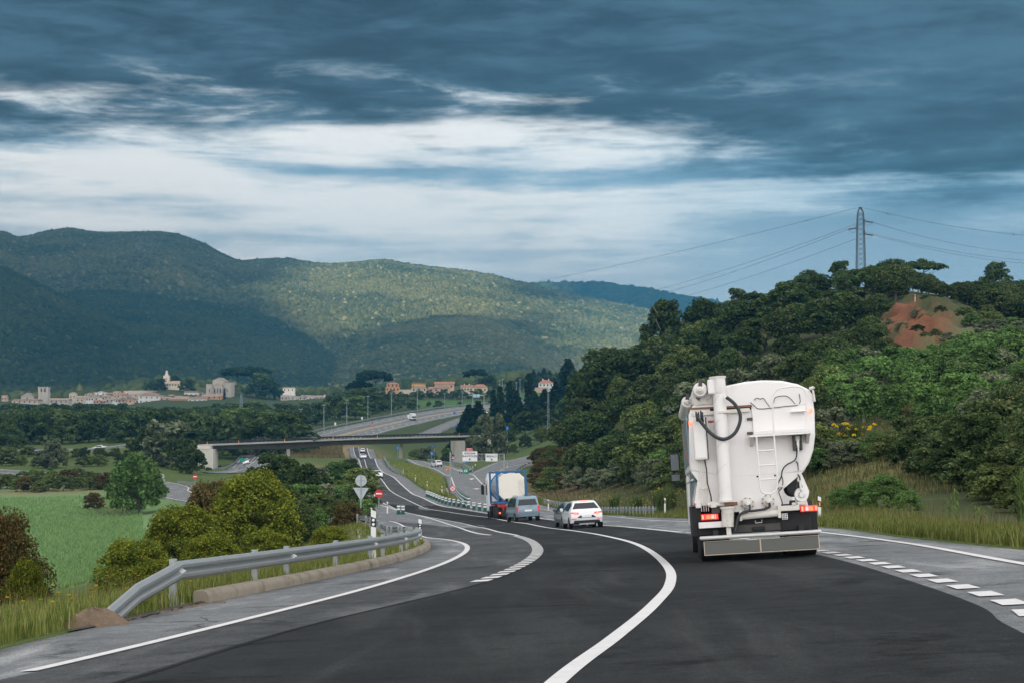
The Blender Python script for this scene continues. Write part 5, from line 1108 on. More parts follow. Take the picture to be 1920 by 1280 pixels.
# gantry left of the bridge, seen from behind
d = 650; o, p = sign_root('sign_gantry', 432.5, d, 'overhead lattice gantry with two blank white boards behind the left half of the bridge', 'sign gantry'); LX = lambda x: (x - 432.5) * d / F; LZ = lambda y: zpx(y, d) - p.z
for x, nm in ((432.5, 'left_leg'), (508.5, 'right_leg')): MB().tube([(LX(x), .2, min(0, G(x, d).z - p.z) - .5), (LX(x), .2, LZ(815))], .2, 10).build(nm, galv_d, o, smooth=40)
tr = MB(); xs = np.linspace(0, LX(508.5), 13); z0, z1 = LZ(824), LZ(815.5)
for z in (z0, z1): tr.bar((0, .2, z), (xs[-1], .2, z), .16)
for i in range(12): tr.bar((xs[i], .2, z0 if i % 2 else z1), (xs[i+1], .2, z1 if i % 2 else z0), .1)
tr.build('lattice', galv_d, o)
for x0, x1, y0, tx0, tx1, ty in ((448,466.5,812,453.8,461.5,809),(469.8,487.3,815,474,483,811.8)):
    q = MB().box(LX(x0), LX(x1), -.1, .0, LZ(824.3), LZ(y0)).build('board', white_s, o, bevel=.05); MB().box(LX(tx0), LX(tx1), -.1, 0, LZ(y0)+.02, LZ(ty)).build('tab', white_s, q)

# ---- bridge
BX = np.linspace(372, 905, 60); BD = np.interp(BX, [372, 905], [560, 612]); top = np.interp(BX, [372, 384, 541, 632, 742, 894, 905], [833.6, 833, 827, 823, 819.5, 816, 815.8]); bot = np.interp(BX, [372, 402, 480, 541, 600, 632, 700, 742, 820, 874, 905], [842, 841.2, 841.5, 841.4, 836.5, 834, 832.3, 832, 829, 825, 824.5])
BXw = (BX - 960)/F*BD; zt = np.array([zpx(y, dd) for y, dd in zip(top, BD)]); zb = np.array([zpx(y, dd) for y, dd in zip(bot, BD)])
o = empty('road_bridge', (BXw[30], BD[30], zt[30]), 0, 'long low concrete road bridge with a black railing across the valley', 'bridge'); org = np.array(o.location)
mb = MB(); k = 0
for i in range(60):
    for yy, zz in ((0, zt[i]-.28), (0, zt[i]), (9.5, zt[i]), (9.5, zt[i]-.28), (7.0, zt[i]-.45), (2.6, zt[i]-.45), (1.2, zt[i]-.40)): mb.v.append((BXw[i]-org[0], BD[i]+yy-org[1], zz-org[2]))
for i in range(59): mb.f += [(i*7+q, i*7+(q+1) % 7, (i+1)*7+(q+1) % 7, (i+1)*7+q) for q in range(7)]
mb.f += [tuple(range(7)), tuple(range(59*7, 60*7))]; mb.build('deck', conc_l, o, smooth=30)
mb = MB(); gird = pm('dark_concrete', (.10, .095, .08), .95, .25, .4, dirt=((.05,.045,.04), .6, .5, .6))  # girder concrete in a darker tone than the deck
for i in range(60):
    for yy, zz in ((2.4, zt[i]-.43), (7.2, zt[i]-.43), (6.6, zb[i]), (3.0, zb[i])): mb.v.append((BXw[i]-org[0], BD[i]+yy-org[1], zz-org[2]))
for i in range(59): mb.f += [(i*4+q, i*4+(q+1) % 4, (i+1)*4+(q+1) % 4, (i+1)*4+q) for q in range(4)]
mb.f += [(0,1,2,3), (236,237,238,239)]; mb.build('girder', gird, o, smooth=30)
rail_b = pm('black_railing', (.012, .016, .018), .6, .1, 2)
for zz, hh in ((.95, .10), (.62, .08), (.30, .08)):
    sweep(np.c_[BXw, BD + .3, zt + zz] - org, [(-.05,-hh),(.05,-hh),(.05,hh),(-.05,hh)], 'rail', rail_b, o)
sweep(np.c_[BXw, BD + 9.0, zt + .6] - org, [(-.05,-.16),(.05,-.16),(.05,.16),(-.05,.16)], 'rail', rail_b, o)
sweep(np.c_[BXw, BD + .02, zt + .09] - org, [(-.1,-.09),(.12,-.09),(.12,.09),(-.1,.09)], 'kerb', conc_l, o)
rp0 = None
for xq in np.linspace(376, 903, 72):
    c = MB().box(-.16, .16, -.1, .1, -.05, 1.08).build('railing_post', rail_b, o) if rp0 is None else rp0.copy()
    if rp0 is None: rp0 = c
    else: COL.objects.link(c)
    c.location = (np.interp(xq, BX, BXw)-org[0], np.interp(xq, BX, BD)+.3-org[1], np.interp(xq, BX, zt)-org[2])
mb = MB(); a0, a1 = (368-960)/F*560-org[0], (402-960)/F*562-org[0]; mb.box(a0, a1, 560.3-org[1], 570-org[1], -26-org[2], zpx(841, 561)-org[2]-.02); mb.box(a0-.2, a1-.8, 560-org[1], 569.6-org[1], zpx(841,561)-org[2], zpx(834.2, 560)-org[2]-.1); mb.build('abutment', pm('abutment_concrete', (.66, .62, .56), .9, .1, .4, dirt=((.36,.31,.25), .5, .56, .6), stretch=(1,1,.3)), o)
q = G(751, 603); MB().tube([(q.x-org[0], 603+2-org[1], q.z-1-org[2]), (q.x-org[0], 603+2-org[1], zpx(832, 600)-org[2])], .62, 18).build('pier', conc_l, o, smooth=40)
q = G(541, 580); MB().tube([(q.x-org[0], 580-org[1], q.z-1-org[2]), (q.x-org[0], 580-org[1], zpx(841, 578)-org[2])], .6, 18).build('pier', conc_l, o, smooth=40)
q = G(858, 608); MB().box((845-960)/F*607-org[0], (872-960)/F*607-org[0], 607.5-org[1], 614-org[1], q.z-4-org[2], zpx(825, 607)-org[2]-.05).build('wall_pier', pm('stained_concrete', (.40,.38,.34), .9, .2, .3, dirt=((.20,.15,.11), .5, .5, .7), stretch=(1.2,1.2,.12)), o)
mb = MB(); mb.add([((895-960)/F*612-org[0], 612-org[1], zpx(817,612)-org[2]), ((947-960)/F*612-org[0], 612-org[1], zpx(813,612)-org[2]), ((905-960)/F*612-org[0], 612-org[1], zpx(840,612)-org[2]), ((895-960)/F*612-org[0], 622-org[1], zpx(817,612)-org[2]), ((947-960)/F*612-org[0], 622-org[1], zpx(813,612)-org[2]), ((905-960)/F*612-org[0], 622-org[1], zpx(840,612)-org[2])], [(0,1,2),(5,4,3),(0,3,4,1),(1,4,5,2),(2,5,3,0)]); mb.build('wing_wall', conc_l, o)
for i, (x, y) in enumerate(((389,833.5),(448,830.5),(534,826.5),(625,823),(708,820.5),(861,815.8))):
    dd = np.interp(x, BX, BD); cc = empty('traffic_cone', ((x-960)/F*dd, dd+.08, np.interp(x, BX, zt)+.18), 0, 'small orange cone on the edge of the bridge deck', 'cone', 'orange cones on the bridge'); MB().lathe([(.22,0),(.22,.05),(.15,.06),(.04,.8)], n=10).build('body', orange_s, cc, smooth=40)

# ---- lamp posts
lampm = pm('lamp_steel', (.33, .38, .40), .5, .08, 2, metal=.3)
def lamp_post(x, y0, y1, hint, label, group=None):
    dd = hit(x, y1, hint); p = G(x, dd); h = zpx(y0, dd) - p.z; o = empty('lamp_post', tuple(p), 0, label, 'street lamp', group); MB().tube([(0,0,-1),(0,0,h)], [.2,.11], 8).build('pole', lampm, o, smooth=40); MB().box(-.75,.75,-.45,.25,h-.05,h+.28).build('lamp_head', lampm, o, bevel=.08); return o
for i, (x, y0, y1, hd) in enumerate(((564.5,767,817,800),(607.6,759,808,840),(650.5,749.5,797.5,880),(690,742.5,788,920),(734,736,780,960),(782.6,731,772,1000))):
    lamp_post(x, y0, y1, hd, ['lamp post nearest the bridge in the row beside the motorway','second lamp post from the bridge beside the motorway','third lamp post from the bridge beside the motorway','fourth lamp post from the bridge beside the motorway','fifth lamp post from the bridge beside the motorway','sixth lamp post from the bridge, in front of the beige house'][i], 'lamp posts along the rising motorway')
for x, y0, y1, hd, lab in ((833.6,737,764,1060,'lamp post in front of the white parking wall'),(866.5,733,762,1080,'lamp post left of the small blue gantry'),(937,713,745,1200,'lamp post left of the white villa behind the conifers'),(942,711,742,1230,'lamp post just right of the one left of the white villa'),(975,711,746,1220,'tall lamp post before the dark wood on the right'),(989,713,742,1240,'lamp post right of the tall one before the dark wood'),(968,717,744,1230,'lamp post left of the tall one before the dark wood')): lamp_post(x, y0, y1, hd, lab)
o, p = sign_root('lamp_mast', 1028, 660, 'tall grey lattice mast among the conifers left of the road signs', 'mast'); h = zpx(737, 660) - p.z; mb = MB()
for sx, sy in ((-1,-1),(1,-1),(1,1),(-1,1)): mb.bar((sx*.34, sy*.34, -1), (sx*.2, sy*.2, h), .09)
mb.build('legs', lampm, o); mb = MB()
for i in range(24):
    z0, z1 = h*i/24, h*(i+1)/24; w0, w1 = .34-.14*i/24, .34-.14*(i+1)/24; s = 1 if i % 2 else -1
    for y in (-1, 1): mb.bar((s*w0, y*w0, z0), (-s*w1, y*w1, z1), .05); mb.bar((y*w0, s*w0, z0), (y*w1, -s*w1, z1), .05)
mb.build('bracing', lampm, o)
# ---- pylons and power lines
steel_d = pm('pylon_steel', (.07, .085, .09), .6, .15, 1, metal=.3)
def pylon(name, o, h, wb, wt, zs, n, mat, th, neck=None):
    mb = MB(); Wd = lambda z: np.interp(z, *zs)
    lv = np.linspace(0, h, n+1)
    for i in range(n):
        a, b_ = Wd(lv[i]), Wd(lv[i+1])
        for sx, sy in ((-1,-1),(1,-1),(1,1),(-1,1)): mb.bar((sx*a, sy*a, lv[i]), (sx*b_, sy*b_, lv[i+1]), th*1.5)
        for s in (-1, 1):
            for q in (-1, 1): mb.bar((q*a, s*a, lv[i]), (-q*b_, s*b_, lv[i+1]), th); mb.bar((s*a, q*a, lv[i]), (s*b_, -q*b_, lv[i+1]), th)
    return mb.build('lattice', mat, o)
d = 560; o, p = sign_root('pylon', 1615.5, d, 'dark lattice pylon with three arms standing on the wooded ridge', 'pylon'); h = zpx(388.5, d) - p.z; zz = lambda y: zpx(y, d) - p.z
pylon('pylon', o, h, 1.1, .2, ([0, zz(412), zz(398), h], [1.5, .98, .80, .15]), 19, steel_d, .10)
tips = {}
for side, y in ((1, 416), (-1, 429), (1, 440)):
    z = zz(y); xt = side*2.0; mb = MB(); 
    for yy in (-.6, .6): mb.bar((side*.8, yy, z-.1), (xt, 0, z), .2); mb.bar((side*.75, yy, z+.9), (xt, 0, z), .16)
    arm = mb.build('arm', steel_d, o); MB().tube([(xt, 0, z), (xt + side*1.75, 0, z-.18)], .21, 8).build('insulator', steel_d, arm)
    jp = [(side*(.7 + 3.0*t), 0, z - .18*t - 1.15*math.sin(math.pi*t)) for t in np.linspace(0, 1, 14)]; MB().tube(jp, .05, 5).build('jumper', steel_d, arm); tips[y] = (p + Vector((xt + side*1.75, 0, z-.18)), p + Vector((side*.6, 0, z+.2)))
def wire(A_, B_, sag, label, balls=0, r=.045):
    A_, B_ = Vector(A_), Vector(B_); pts = [A_.lerp(B_, t) - Vector((0, 0, sag*4*t*(1-t))) for t in np.linspace(0, 1, 30)]; o = empty('power_line', tuple(A_), 0, label, 'power line'); MB().tube([q - A_ for q in pts], r, 5).build('cable', steel_d, o)
    for k in range(balls):
        t = (k+.6)/(balls+.4); c = A_.lerp(B_, t) - Vector((0, 0, sag*4*t*(1-t))) - A_; MB().lathe([(.02,-.22),(.16,-.15),(.22,0),(.16,.15),(.02,.22)], at=tuple(c), n=10).build('marker_ball', steel_d, o, smooth=60)
tp = p + Vector((0, 0, h)); ex = lambda x, y, dd: pt(x, y, dd)
wire(tp, ex(940, 540, 950), 1.5, 'top cable with marker balls running left from the pylon', 6); wire(tp, ex(2030, 448, 620), 2.0, 'top cable with marker balls running right from the pylon', 5)
wire(tips[416][1] + Vector((-1.2,0,-.6)), ex(1020, 585, 950), 4, 'upper cable of the two close ones running left from the pylon'); wire(tips[429][0], ex(1040, 592, 950), 4, 'lower cable of the two close ones running left from the pylon'); wire(tips[440][1] + Vector((-1.2,0,-1.2)), ex(1130, 588, 950), 3, 'lowest cable running left from the pylon')
wire(tips[416][0], ex(2030, 478, 640), 3, 'cable running right from the uppermost arm of the pylon'); wire(tips[429][1] + Vector((1.4,0,-1.0)), ex(2030, 492, 640), 2.5, 'upper of the two low cables running right from the pylon'); wire(tips[440][0], ex(2030, 498, 640), 2.5, 'lower of the two low cables running right from the pylon')
d = 760; o, p = sign_root('pylon', 452.5, d, 'slender grey lattice pylon before the wood left of the bridge boards', 'pylon'); h = zpx(738, d) - p.z; pylon('pylon', o, h, 1.5, .3, ([0, h*.6, h], [1.15, .6, .25]), 18, pm('grey_lattice', (.22,.28,.30), .6, .1, 2), .10)
o, p = sign_root('marker_post', 1717, 312, 'small pale post on the lip of the red earth cutting', 'post'); MB().box(-.1,.1,-.1,.1,-.3,1.1).build('post', pm('post_stone', (.5,.4,.3), .8), o); MB().box(-.105,.105,-.105,.105,.65,.95).build('band', red_s, o)
o, p = sign_root('wooden_pole', 162, 680, 'short bare brown pole before the wood on the left', 'pole'); MB().tube([(0,0,-1),(0,0,5.5)], .14, 7).build('shaft', bark, o)

# ---- buildings
stone = pm('pale_stone', (0.524, 0.468, 0.403), .9, .12, .3, dirt=((.36,.32,.27), .5, .55, .5)); cream = pm('cream_render', (0.617, 0.543, 0.430), .9, .08, .3); whiter = pm('white_render', (0.760, 0.731, 0.683), .9, .08, .3, dirt=((.5,.46,.4), .4, .6, .4)); tan = pm('tan_render', (0.541, 0.395, 0.291), .9, .08, .3); peach = pm('peach_render', (.64, .43, .31), .9, .08, .3); yell = pm('yellow_render', (0.731, 0.439, 0.088), .9, .08, .3); paley = pm('pale_yellow_render', (0.643, 0.585, 0.370), .9, .08, .3); orange_w = pm('orange_render', (.60, .345, .20), .9, .1, .3)
roof_r = pm('red_roof_tiles', (.36, .16, .10), .85, .25, 1.2); roof_b = pm('brown_roof_tiles', (.27, .17, .12), .85, .25, 1.2); roof_t = pm('tan_roof_tiles', (.36, .26, .19), .85, .25, 1.0); win_d = pm('dark_window', (.03, .035, .04), .3, .1, 1)
def house(x0, x1, yr, ye, yb, d, wall, roof, label, kind='gable', win=(0, 0), depth=None, chim=0, group=None, cat='house', name='house', flip=False):
    k = d / F; w = (x1-x0)*k; p = pt((x0+x1)/2, yb, d); he = zpx(ye, d) - p.z; hr = zpx(yr, d) - p.z; dep = depth or max(6, w*.8)
    o = empty(name, tuple(p), 0, label, cat, group); wl = MB().box(-w/2, w/2, 0, dep, -8, he).build('wall', wall, o); e = min(.45, w*.05)
    if kind == 'gable':      # ridge runs along x
        MB().add([(-w/2-e,-e,he-.1),(w/2+e,-e,he-.1),(w/2+e,dep+e,he-.1),(-w/2-e,dep+e,he-.1),(-w/2-e,dep/2,hr),(w/2+e,dep/2,hr)], [(0,1,5,4),(2,3,4,5),(0,4,3),(1,2,5),(0,3,2,1)]).build('roof', roof, o)
    elif kind == 'front':    # gable faces us
        MB().add([(-w/2-e,-e,he-.1),(w/2+e,-e,he-.1),(w/2+e,dep+e,he-.1),(-w/2-e,dep+e,he-.1),(0,-e,hr),(0,dep+e,hr)], [(0,4,5,3),(1,2,5,4),(2,3,5),(0,3,2,1)]).build('roof', roof, o); MB().add([(-w/2,0,he-.1),(w/2,0,he-.1),(0,0,hr-.15),(-w/2,.3,he-.1),(w/2,.3,he-.1),(0,.3,hr-.15)], [(0,1,2),(5,4,3),(0,2,5,3),(1,4,5,2)]).build('gable_wall', wall, o)
    elif kind == 'hip':
        q = w*.28; MB().add([(-w/2-e,-e,he-.1),(w/2+e,-e,he-.1),(w/2+e,dep+e,he-.1),(-w/2-e,dep+e,he-.1),(-w/2+q,dep/2,hr),(w/2-q,dep/2,hr)], [(0,1,5,4),(2,3,4,5),(0,4,3),(1,2,5),(0,3,2,1)]).build('roof', roof, o)
    elif kind == 'flat': MB().box(-w/2-.1, w/2+.1, -.1, dep+.1, he, max(hr, he+.2)).build('roof', roof, o)
    elif kind == 'lean': MB().add([(-w/2-e,-e,he-.1),(w/2+e,-e,he-.1),(w/2+e,dep+e,hr),(-w/2-e,dep+e,hr),(-w/2-e,dep+e,he-.3),(w/2+e,dep+e,he-.3)], [(0,1,2,3),(3,2,5,4),(0,4,5,1),(0,3,4),(1,5,2)]).build('roof', roof, o)
    nx, nz = win
    for i in range(nx):
        for j in range(nz):
            cx = -w/2 + w*(i+.5)/nx; cz = he*(j+.55)/nz; MB().box(cx-.5, cx+.5, -.06, .02, cz-.65, cz+.65).build('window', win_d, o)
    for i in range(chim): MB().box(-w*.2+i*w*.4-.35, -w*.2+i*w*.4+.35, dep*.4, dep*.4+.7, he, hr+.8).build('chimney', wall, o)
    return o
# the church, towers and hill town
d = 1490; k = d/F; p = pt(407, 745, d); o = empty('church', tuple(p), 0, 'big pale stone church with a round apse standing over the hill town', 'church'); X_ = lambda x: (x-407)*k; Z_ = lambda y: zpx(y, d) - p.z
def solid(nm, x0, x1, y0, y1, yt, mat=stone): return MB().box(X_(x0), X_(x1), y0, y1, -8, Z_(yt)).build(nm, mat, o)
nv = MB().prism([(X_(396),-8),(X_(418),-8),(X_(418),Z_(712)),(X_(407),Z_(707)),(X_(396),Z_(712))], 6, 30).build('nave', stone, o); MB().add([(X_(395.3),5.6,Z_(712.2)),(X_(407),5.6,Z_(706.4)),(X_(418.7),5.6,Z_(712.2)),(X_(395.3),30,Z_(712.2)),(X_(407),30,Z_(706.4)),(X_(418.7),30,Z_(712.2))], [(0,1,4,3),(1,2,5,4)]).build('roof', roof_t, nv)
solid('left_aisle', 384.5, 395.8, 5, 26, 719); solid('right_aisle', 418.2, 430.5, 5, 26, 715.5); MB().box(X_(418.2), X_(430.7), 4.6, 26.2, Z_(715.5), Z_(715.0)).build('aisle_roof', roof_t, o); MB().box(X_(384.3), X_(395.8), 4.6, 26.2, Z_(719), Z_(718.4)).build('aisle_roof', roof_t, o)
ap = MB().lathe([(X_(416)-X_(407), -8), (X_(416)-X_(407), Z_(721))], at=(0, 6, 0), n=20).build('apse', stone, o, smooth=40); MB().lathe([(X_(416.6)-X_(407), Z_(721)), (.3, Z_(717.5))], at=(0, 6, 0), n=20).build('roof', roof_t, ap, smooth=40)
for x in (401.5, 407, 412.5): MB().box(X_(x)-.28, X_(x)+.28, 1.9, 2.6, Z_(735), Z_(727)).build('window', win_d, o)
for x in (391, 424): MB().box(X_(x)-.3, X_(x)+.3, 4.85, 5.2, Z_(734), Z_(728)).build('window', win_d, o)
for x in (399.3, 414.7): MB().box(X_(x)-.45, X_(x)+.45, 1.2, 6, -8, Z_(729)).build('buttress', stone, o)
d = 1520; k = d/F; p = pt(80.5, 754, d); o = empty('bell_tower', tuple(p), 0, 'square pale bell tower with tall arched openings at the left of the town', 'tower'); w = 9.2*k; Z_ = lambda y: zpx(y, d) - p.z
MB().box(-w, w, 0, 2*w, -8, Z_(734)).build('shaft', stone, o); MB().box(-w-.12, w+.12, -.12, 2*w+.12, Z_(739), Z_(738.3)).build('cornice', stone, o)
for x0, x1 in ((-w, -w*.52), (-w*.18, w*.18), (w*.52, w)): MB().box(x0, x1, 0, 2*w, Z_(734), Z_(727.5)).build('belfry_pillar', stone, o)
MB().box(-w, w, w*1.6, 2*w, Z_(734), Z_(727.5)).build('belfry_back', win_d, o); MB().box(-w-.15, w+.15, -.15, 2*w+.15, Z_(727.5), Z_(725.2)).build('parapet', stone, o)
for x in (-w*.9, -w*.3, w*.3, w*.9): MB().box(x-.35, x+.35, -.1, .5, Z_(725.2), Z_(723.6)).build('merlon', stone, o)
d = 1545; k = d/F; p = pt(311.5, 720, d); o = empty('castle_tower', tuple(p), 0, 'square stone tower with a stepped lantern top on the castle hill', 'tower'); Z_ = lambda y: zpx(y, d) - p.z
MB().box(-5.6*k, 5.6*k, 0, 11*k, -6, Z_(703)).build('shaft', stone, o); MB().lathe([(3.4*k, Z_(703)), (3.4*k, Z_(700))], at=(0, 5.5*k, 0), n=8).build('gallery', stone, o); MB().lathe([(2.4*k, Z_(700)), (2.2*k, Z_(696.5)), (2.6*k, Z_(696.2)), (.15, Z_(693.5))], at=(0, 5.5*k, 0), n=10).build('lantern', stone, o)
MB().box(-.35, .35, -.05, .1, Z_(711), Z_(708)).build('window', win_d, o)
house(311, 342, 713, 718.5, 724, 1540, cream, roof_t, 'low villa with a broad tiled roof right of the castle tower', 'hip', (6, 1), 12)
house(129.5, 142, 734.5, 737, 750, 1530, cream, roof_t, 'small square tower house in the low part of the town', 'hip', (2, 1), 6, name='tower_house'); house(39, 63, 735, 741, 752, 1520, stone, roof_b, 'gabled stone house left of the bell tower', 'front', (1, 1), 10)
house(3, 12, 740, 742, 752, 1520, peach, roof_t, 'tiny peach house at the left end of the town', 'gable', (2, 1)); house(22, 70, 747, 750, 756, 1490, cream, roof_b, 'long low building below the stone gable house', 'gable', (5, 1)); house(92, 128, 745.5, 749, 756, 1495, stone, roof_t, 'low house with a tan roof right of the bell tower', 'gable', (4, 1)); house(142, 165, 741, 745, 755, 1510, cream, roof_t, 'house with a tan roof right of the small tower house', 'gable', (3, 1))
tr_ = np.random.default_rng(77); wl = [cream, whiter, stone, whiter, peach, cream, tan]; rl = [roof_t, roof_b, roof_t, roof_t, roof_r]
rows = [(1545, 741.5, 14), (1520, 746, 16), (1495, 750.5, 18), (1475, 754.5, 17)]
for d, yb, n in rows:
    xs = np.linspace(168 if d > 1480 else 180, 385 if d < 1530 else 300, n)
    for x in xs:
        w = 9 + 12*tr_.random(); h = 3.5 + 4*tr_.random(); rise = 1.6 + 1.2*tr_.random(); lift = np.interp(x, [168, 250, 330, 385], [0, 0, 4, 3]) + tr_.normal()*.8
        house(x-w/2, x+w/2, yb-lift-h-rise, yb-lift-h, yb-lift, d + tr_.normal()*5, wl[tr_.integers(len(wl))], rl[tr_.integers(len(rl))], 'small pale house with a tiled roof packed into the slope of the hill town', ['gable','front','gable','hip'][tr_.integers(4)], (int(1+tr_.integers(3)), 1), group='houses of the hill town')
house(259, 300, 735, 741, 756, 1470, whiter, roof_b, 'tall white house with a dark hipped roof below the castle wall', 'hip', (4, 2)); house(240, 318, 731.2, 731.6, 738, 1535, stone, roof_t, 'long flat terrace wall below the castle hill', 'flat', (0, 0), 3, cat='wall', name='terrace_wall')
house(318, 352, 744, 747, 756, 1465, orange_w, roof_t, 'long orange house low in the town below the castle', 'gable', (5, 1)); house(345, 372, 732, 735.5, 744, 1505, whiter, roof_t, 'white stepped house below the castle trees', 'flat', (3, 1)); house(352, 388, 743, 747, 755, 1462, whiter, roof_b, 'wide white house with a brown roof left of the orange one by the church', 'gable', (4, 1)); house(378, 416, 738, 742, 753, 1468, orange_w, roof_t, 'orange house directly below the church apse', 'gable', (4, 2))
house(530, 552, 725, 727, 734, 1560, whiter, roof_t, 'white house highest of the group right of the cypress', 'flat', (3, 1), group='houses right of the church pines')
for i, x in enumerate((533, 545, 556, 567, 578, 588, 598, 608)):
    w = 11 + 5*tr_.random(); yb = 751 - 2*tr_.random(); house(x-w/2, x+w/2, yb-9-3*tr_.random(), yb-6.5, yb, 1500 + 12*(i % 3), whiter if i % 3 else stone, roof_t, 'small white house in the row right of the church pines', ['gable', 'front'][i % 2], (2, 1), group='houses right of the church pines')
# houses above the motorway
house(725, 747, 715.8, 718.5, 733, 1260, orange_w, roof_r, 'orange house beside the round-headed pine', 'hip', (3, 2), 9); house(723, 749, 724.5, 725, 734, 1254, orange_w, roof_r, 'lower orange wing of the house beside the round-headed pine', 'flat', (4, 1), 5)
house(772, 797, 716.5, 719.5, 730, 1290, yell, roof_r, 'bright yellow house behind the beige house', 'flat', (4, 1), 9); house(771, 801, 722, 726.5, 742, 1250, cream, roof_b, 'beige house with a brown hipped roof right of the long wall', 'hip', (3, 2), 10, chim=1); house(749, 772, 729.3, 729.7, 740, 1245, cream, roof_t, 'long cream garden wall left of the beige house', 'flat', (0, 0), 2, cat='wall', name='garden_wall')
house(812.5, 843, 720, 726.5, 742, 1240, tan, roof_b, 'tan house with a brown hipped roof, biggest above the motorway', 'hip', (3, 2), 11); house(803, 813, 724, 728, 741, 1250, tan, roof_r, 'narrow reddish house left of the tan house', 'gable', (1, 2), 8); house(815, 851, 714.5, 718.5, 730, 1300, peach, roof_r, 'peach-roofed house behind the tan house', 'gable', (4, 1), 9)
house(840, 888, 734.2, 734.7, 743, 1235, whiter, conc_l, 'long white parking wall right of the tan house', 'flat', (0, 0), 3, cat='wall', name='parking_wall'); house(864, 886, 720.5, 724, 735, 1300, cream, roof_r, 'cream house between the parking wall and the domed pine', 'gable', (4, 1), 9, chim=2); house(886, 914, 719.3, 725, 736, 1260, paley, roof_r, 'pale yellow house with a red hipped roof right of the parking wall', 'hip', (3, 1), 10)
house(1010, 1037, 711.2, 717, 726, 1290, whiter, roof_r, 'white villa with a bright red roof behind the conifers', 'hip', (4, 1), 10, chim=2); house(1003, 1028, 725.5, 726, 737, 1270, tan, roof_t, 'plain tan shed below the white villa', 'flat', (0, 0), 8, name='shed', cat='shed'); house(1028.3, 1038, 727, 727.3, 735, 1268, pm('pale_metal', (.55,.62,.66), .5, .1, 1), conc_l, 'pale metal shed right of the tan shed', 'flat', (0, 0), 8, name='shed', cat='shed')
house(1074, 1094, 724.5, 727.5, 734, 1290, peach, roof_t, 'peach shed at the right end above the toll road', 'lean', (3, 1), 8, name='shed', cat='shed'); house(1056, 1074, 713, 714, 720, 1330, whiter, roof_t, 'white house mostly hidden behind the tallest cedar', 'flat', (3, 1)); house(1098, 1108, 713.5, 717, 723, 1310, peach, roof_t, 'small peach house at the edge of the hillside wood', 'gable', (1, 1))
# farmhouse high on the hillside
def on_hill(V, x, y):
    a, r = slope(x, y); va = 960 + F*V[..., 0]/V[..., 1]; vr = -F*V[..., 2]/V[..., 1]; i = np.argmin(((va-a)**2 + (vr-r)**2).ravel()); return V.reshape(-1, 3)[i]
q = on_hill(HILLS['main'], 882, 570)
house(866, 885, 563, 564.5, 571.5, float(q[1])-30, tan, roof_t, 'long low wing of the farmhouse alone on the sunlit mountain', 'gable', (5, 1), 12); house(882, 897, 558.5, 561, 571.5, float(q[1])-26, stone, roof_t, 'square main block of the farmhouse alone on the sunlit mountain', 'hip', (2, 1), 14)
q = on_hill(HILLS['main'], 322, 505); house(320, 325, 503, 504.5, 507, float(q[1])-25, whiter, roof_t, 'tiny white hut high on the dark mountain slope', 'gable', (1, 1))
# small gantry by the motorway
d = 1090; o, p = sign_root('sign_gantry', 866, d, 'thin gantry with pale blue boards over the far motorway', 'sign gantry'); LX = lambda x: (x-866)*d/F; LZ = lambda y: zpx(y, d) - p.z
for x in (886.5, 907.5): MB().tube([(LX(x), 0, -3), (LX(x), 0, LZ(739))], .2, 8).build('leg', galv_d, o)
MB().box(LX(880), LX(908), -.2, .2, LZ(741), LZ(739)).build('beam', galv_d, o)
for x in (890, 896.5): MB().box(LX(x)-.9, LX(x)+.9, -.35, -.22, LZ(744), LZ(738)).build('board', pm('pale_blue_board', (.42,.58,.70), .5), o)
# ------------------------------------------------------------------ vehicles
rubber = pm('tyre_rubber', (.018, .018, .019), .85, .25, 6, bump=.3); rim_m = pm('wheel_rim', (.35, .36, .37), .4, .15, 4, metal=.7); glass_d = pm('car_glass', (.008, .011, .014), .16, .05, 2)
chassis = pm('chassis_black', (.012, .013, .015), .7, .3, 3); grime = pm('grimy_metal', (.07, .065, .06), .75, .35, 3)
lamp_r = pm('tail_lamp_red', (.62, .012, .01), .2, .1, 4, coat=1, emit=.35); lamp_o = pm('lamp_orange', (.85, .20, .02), .2, .1, 4, coat=1, emit=.2); lamp_w = pm('lamp_clear', (.75, .75, .72), .15, .05, 4, coat=1); brake = pm('brake_light', (1.0, .12, .06), .3, .05, 4, emit=2.2)
plate_w = pm('plate_white', (.80, .80, .78), .4, .04, 3); plate_t = pm('plate_text', (.05, .05, .06), .5)
def settle(o, X, Y, head, z=0.0):
    """stand a vehicle on the road at X, Y; head is its heading in degrees, clockwise from straight ahead"""
    a = R(head); f = Vector((math.sin(a), math.cos(a))); s_ = Vector((f.y, -f.x)); e = 1.2
    hh = lambda v: float(H(X + v.x, Y + v.y)); fz = (hh(f*e*2) - hh(-f*e*2))/(4*e); sz = (hh(s_*e) - hh(-s_*e))/(2*e)
    fv = Vector((f.x, f.y, fz)).normalized(); sv = Vector((s_.x, s_.y, sz)); sv = (sv - fv*sv.dot(fv)).normalized(); uv_ = sv.cross(fv)
    o.matrix_world = Matrix(((sv.x, fv.x, uv_.x, X), (sv.y, fv.y, uv_.y, Y), (sv.z, fv.z, uv_.z, hh(Vector((0, 0))) + z), (0, 0, 0, 1)))
    return o
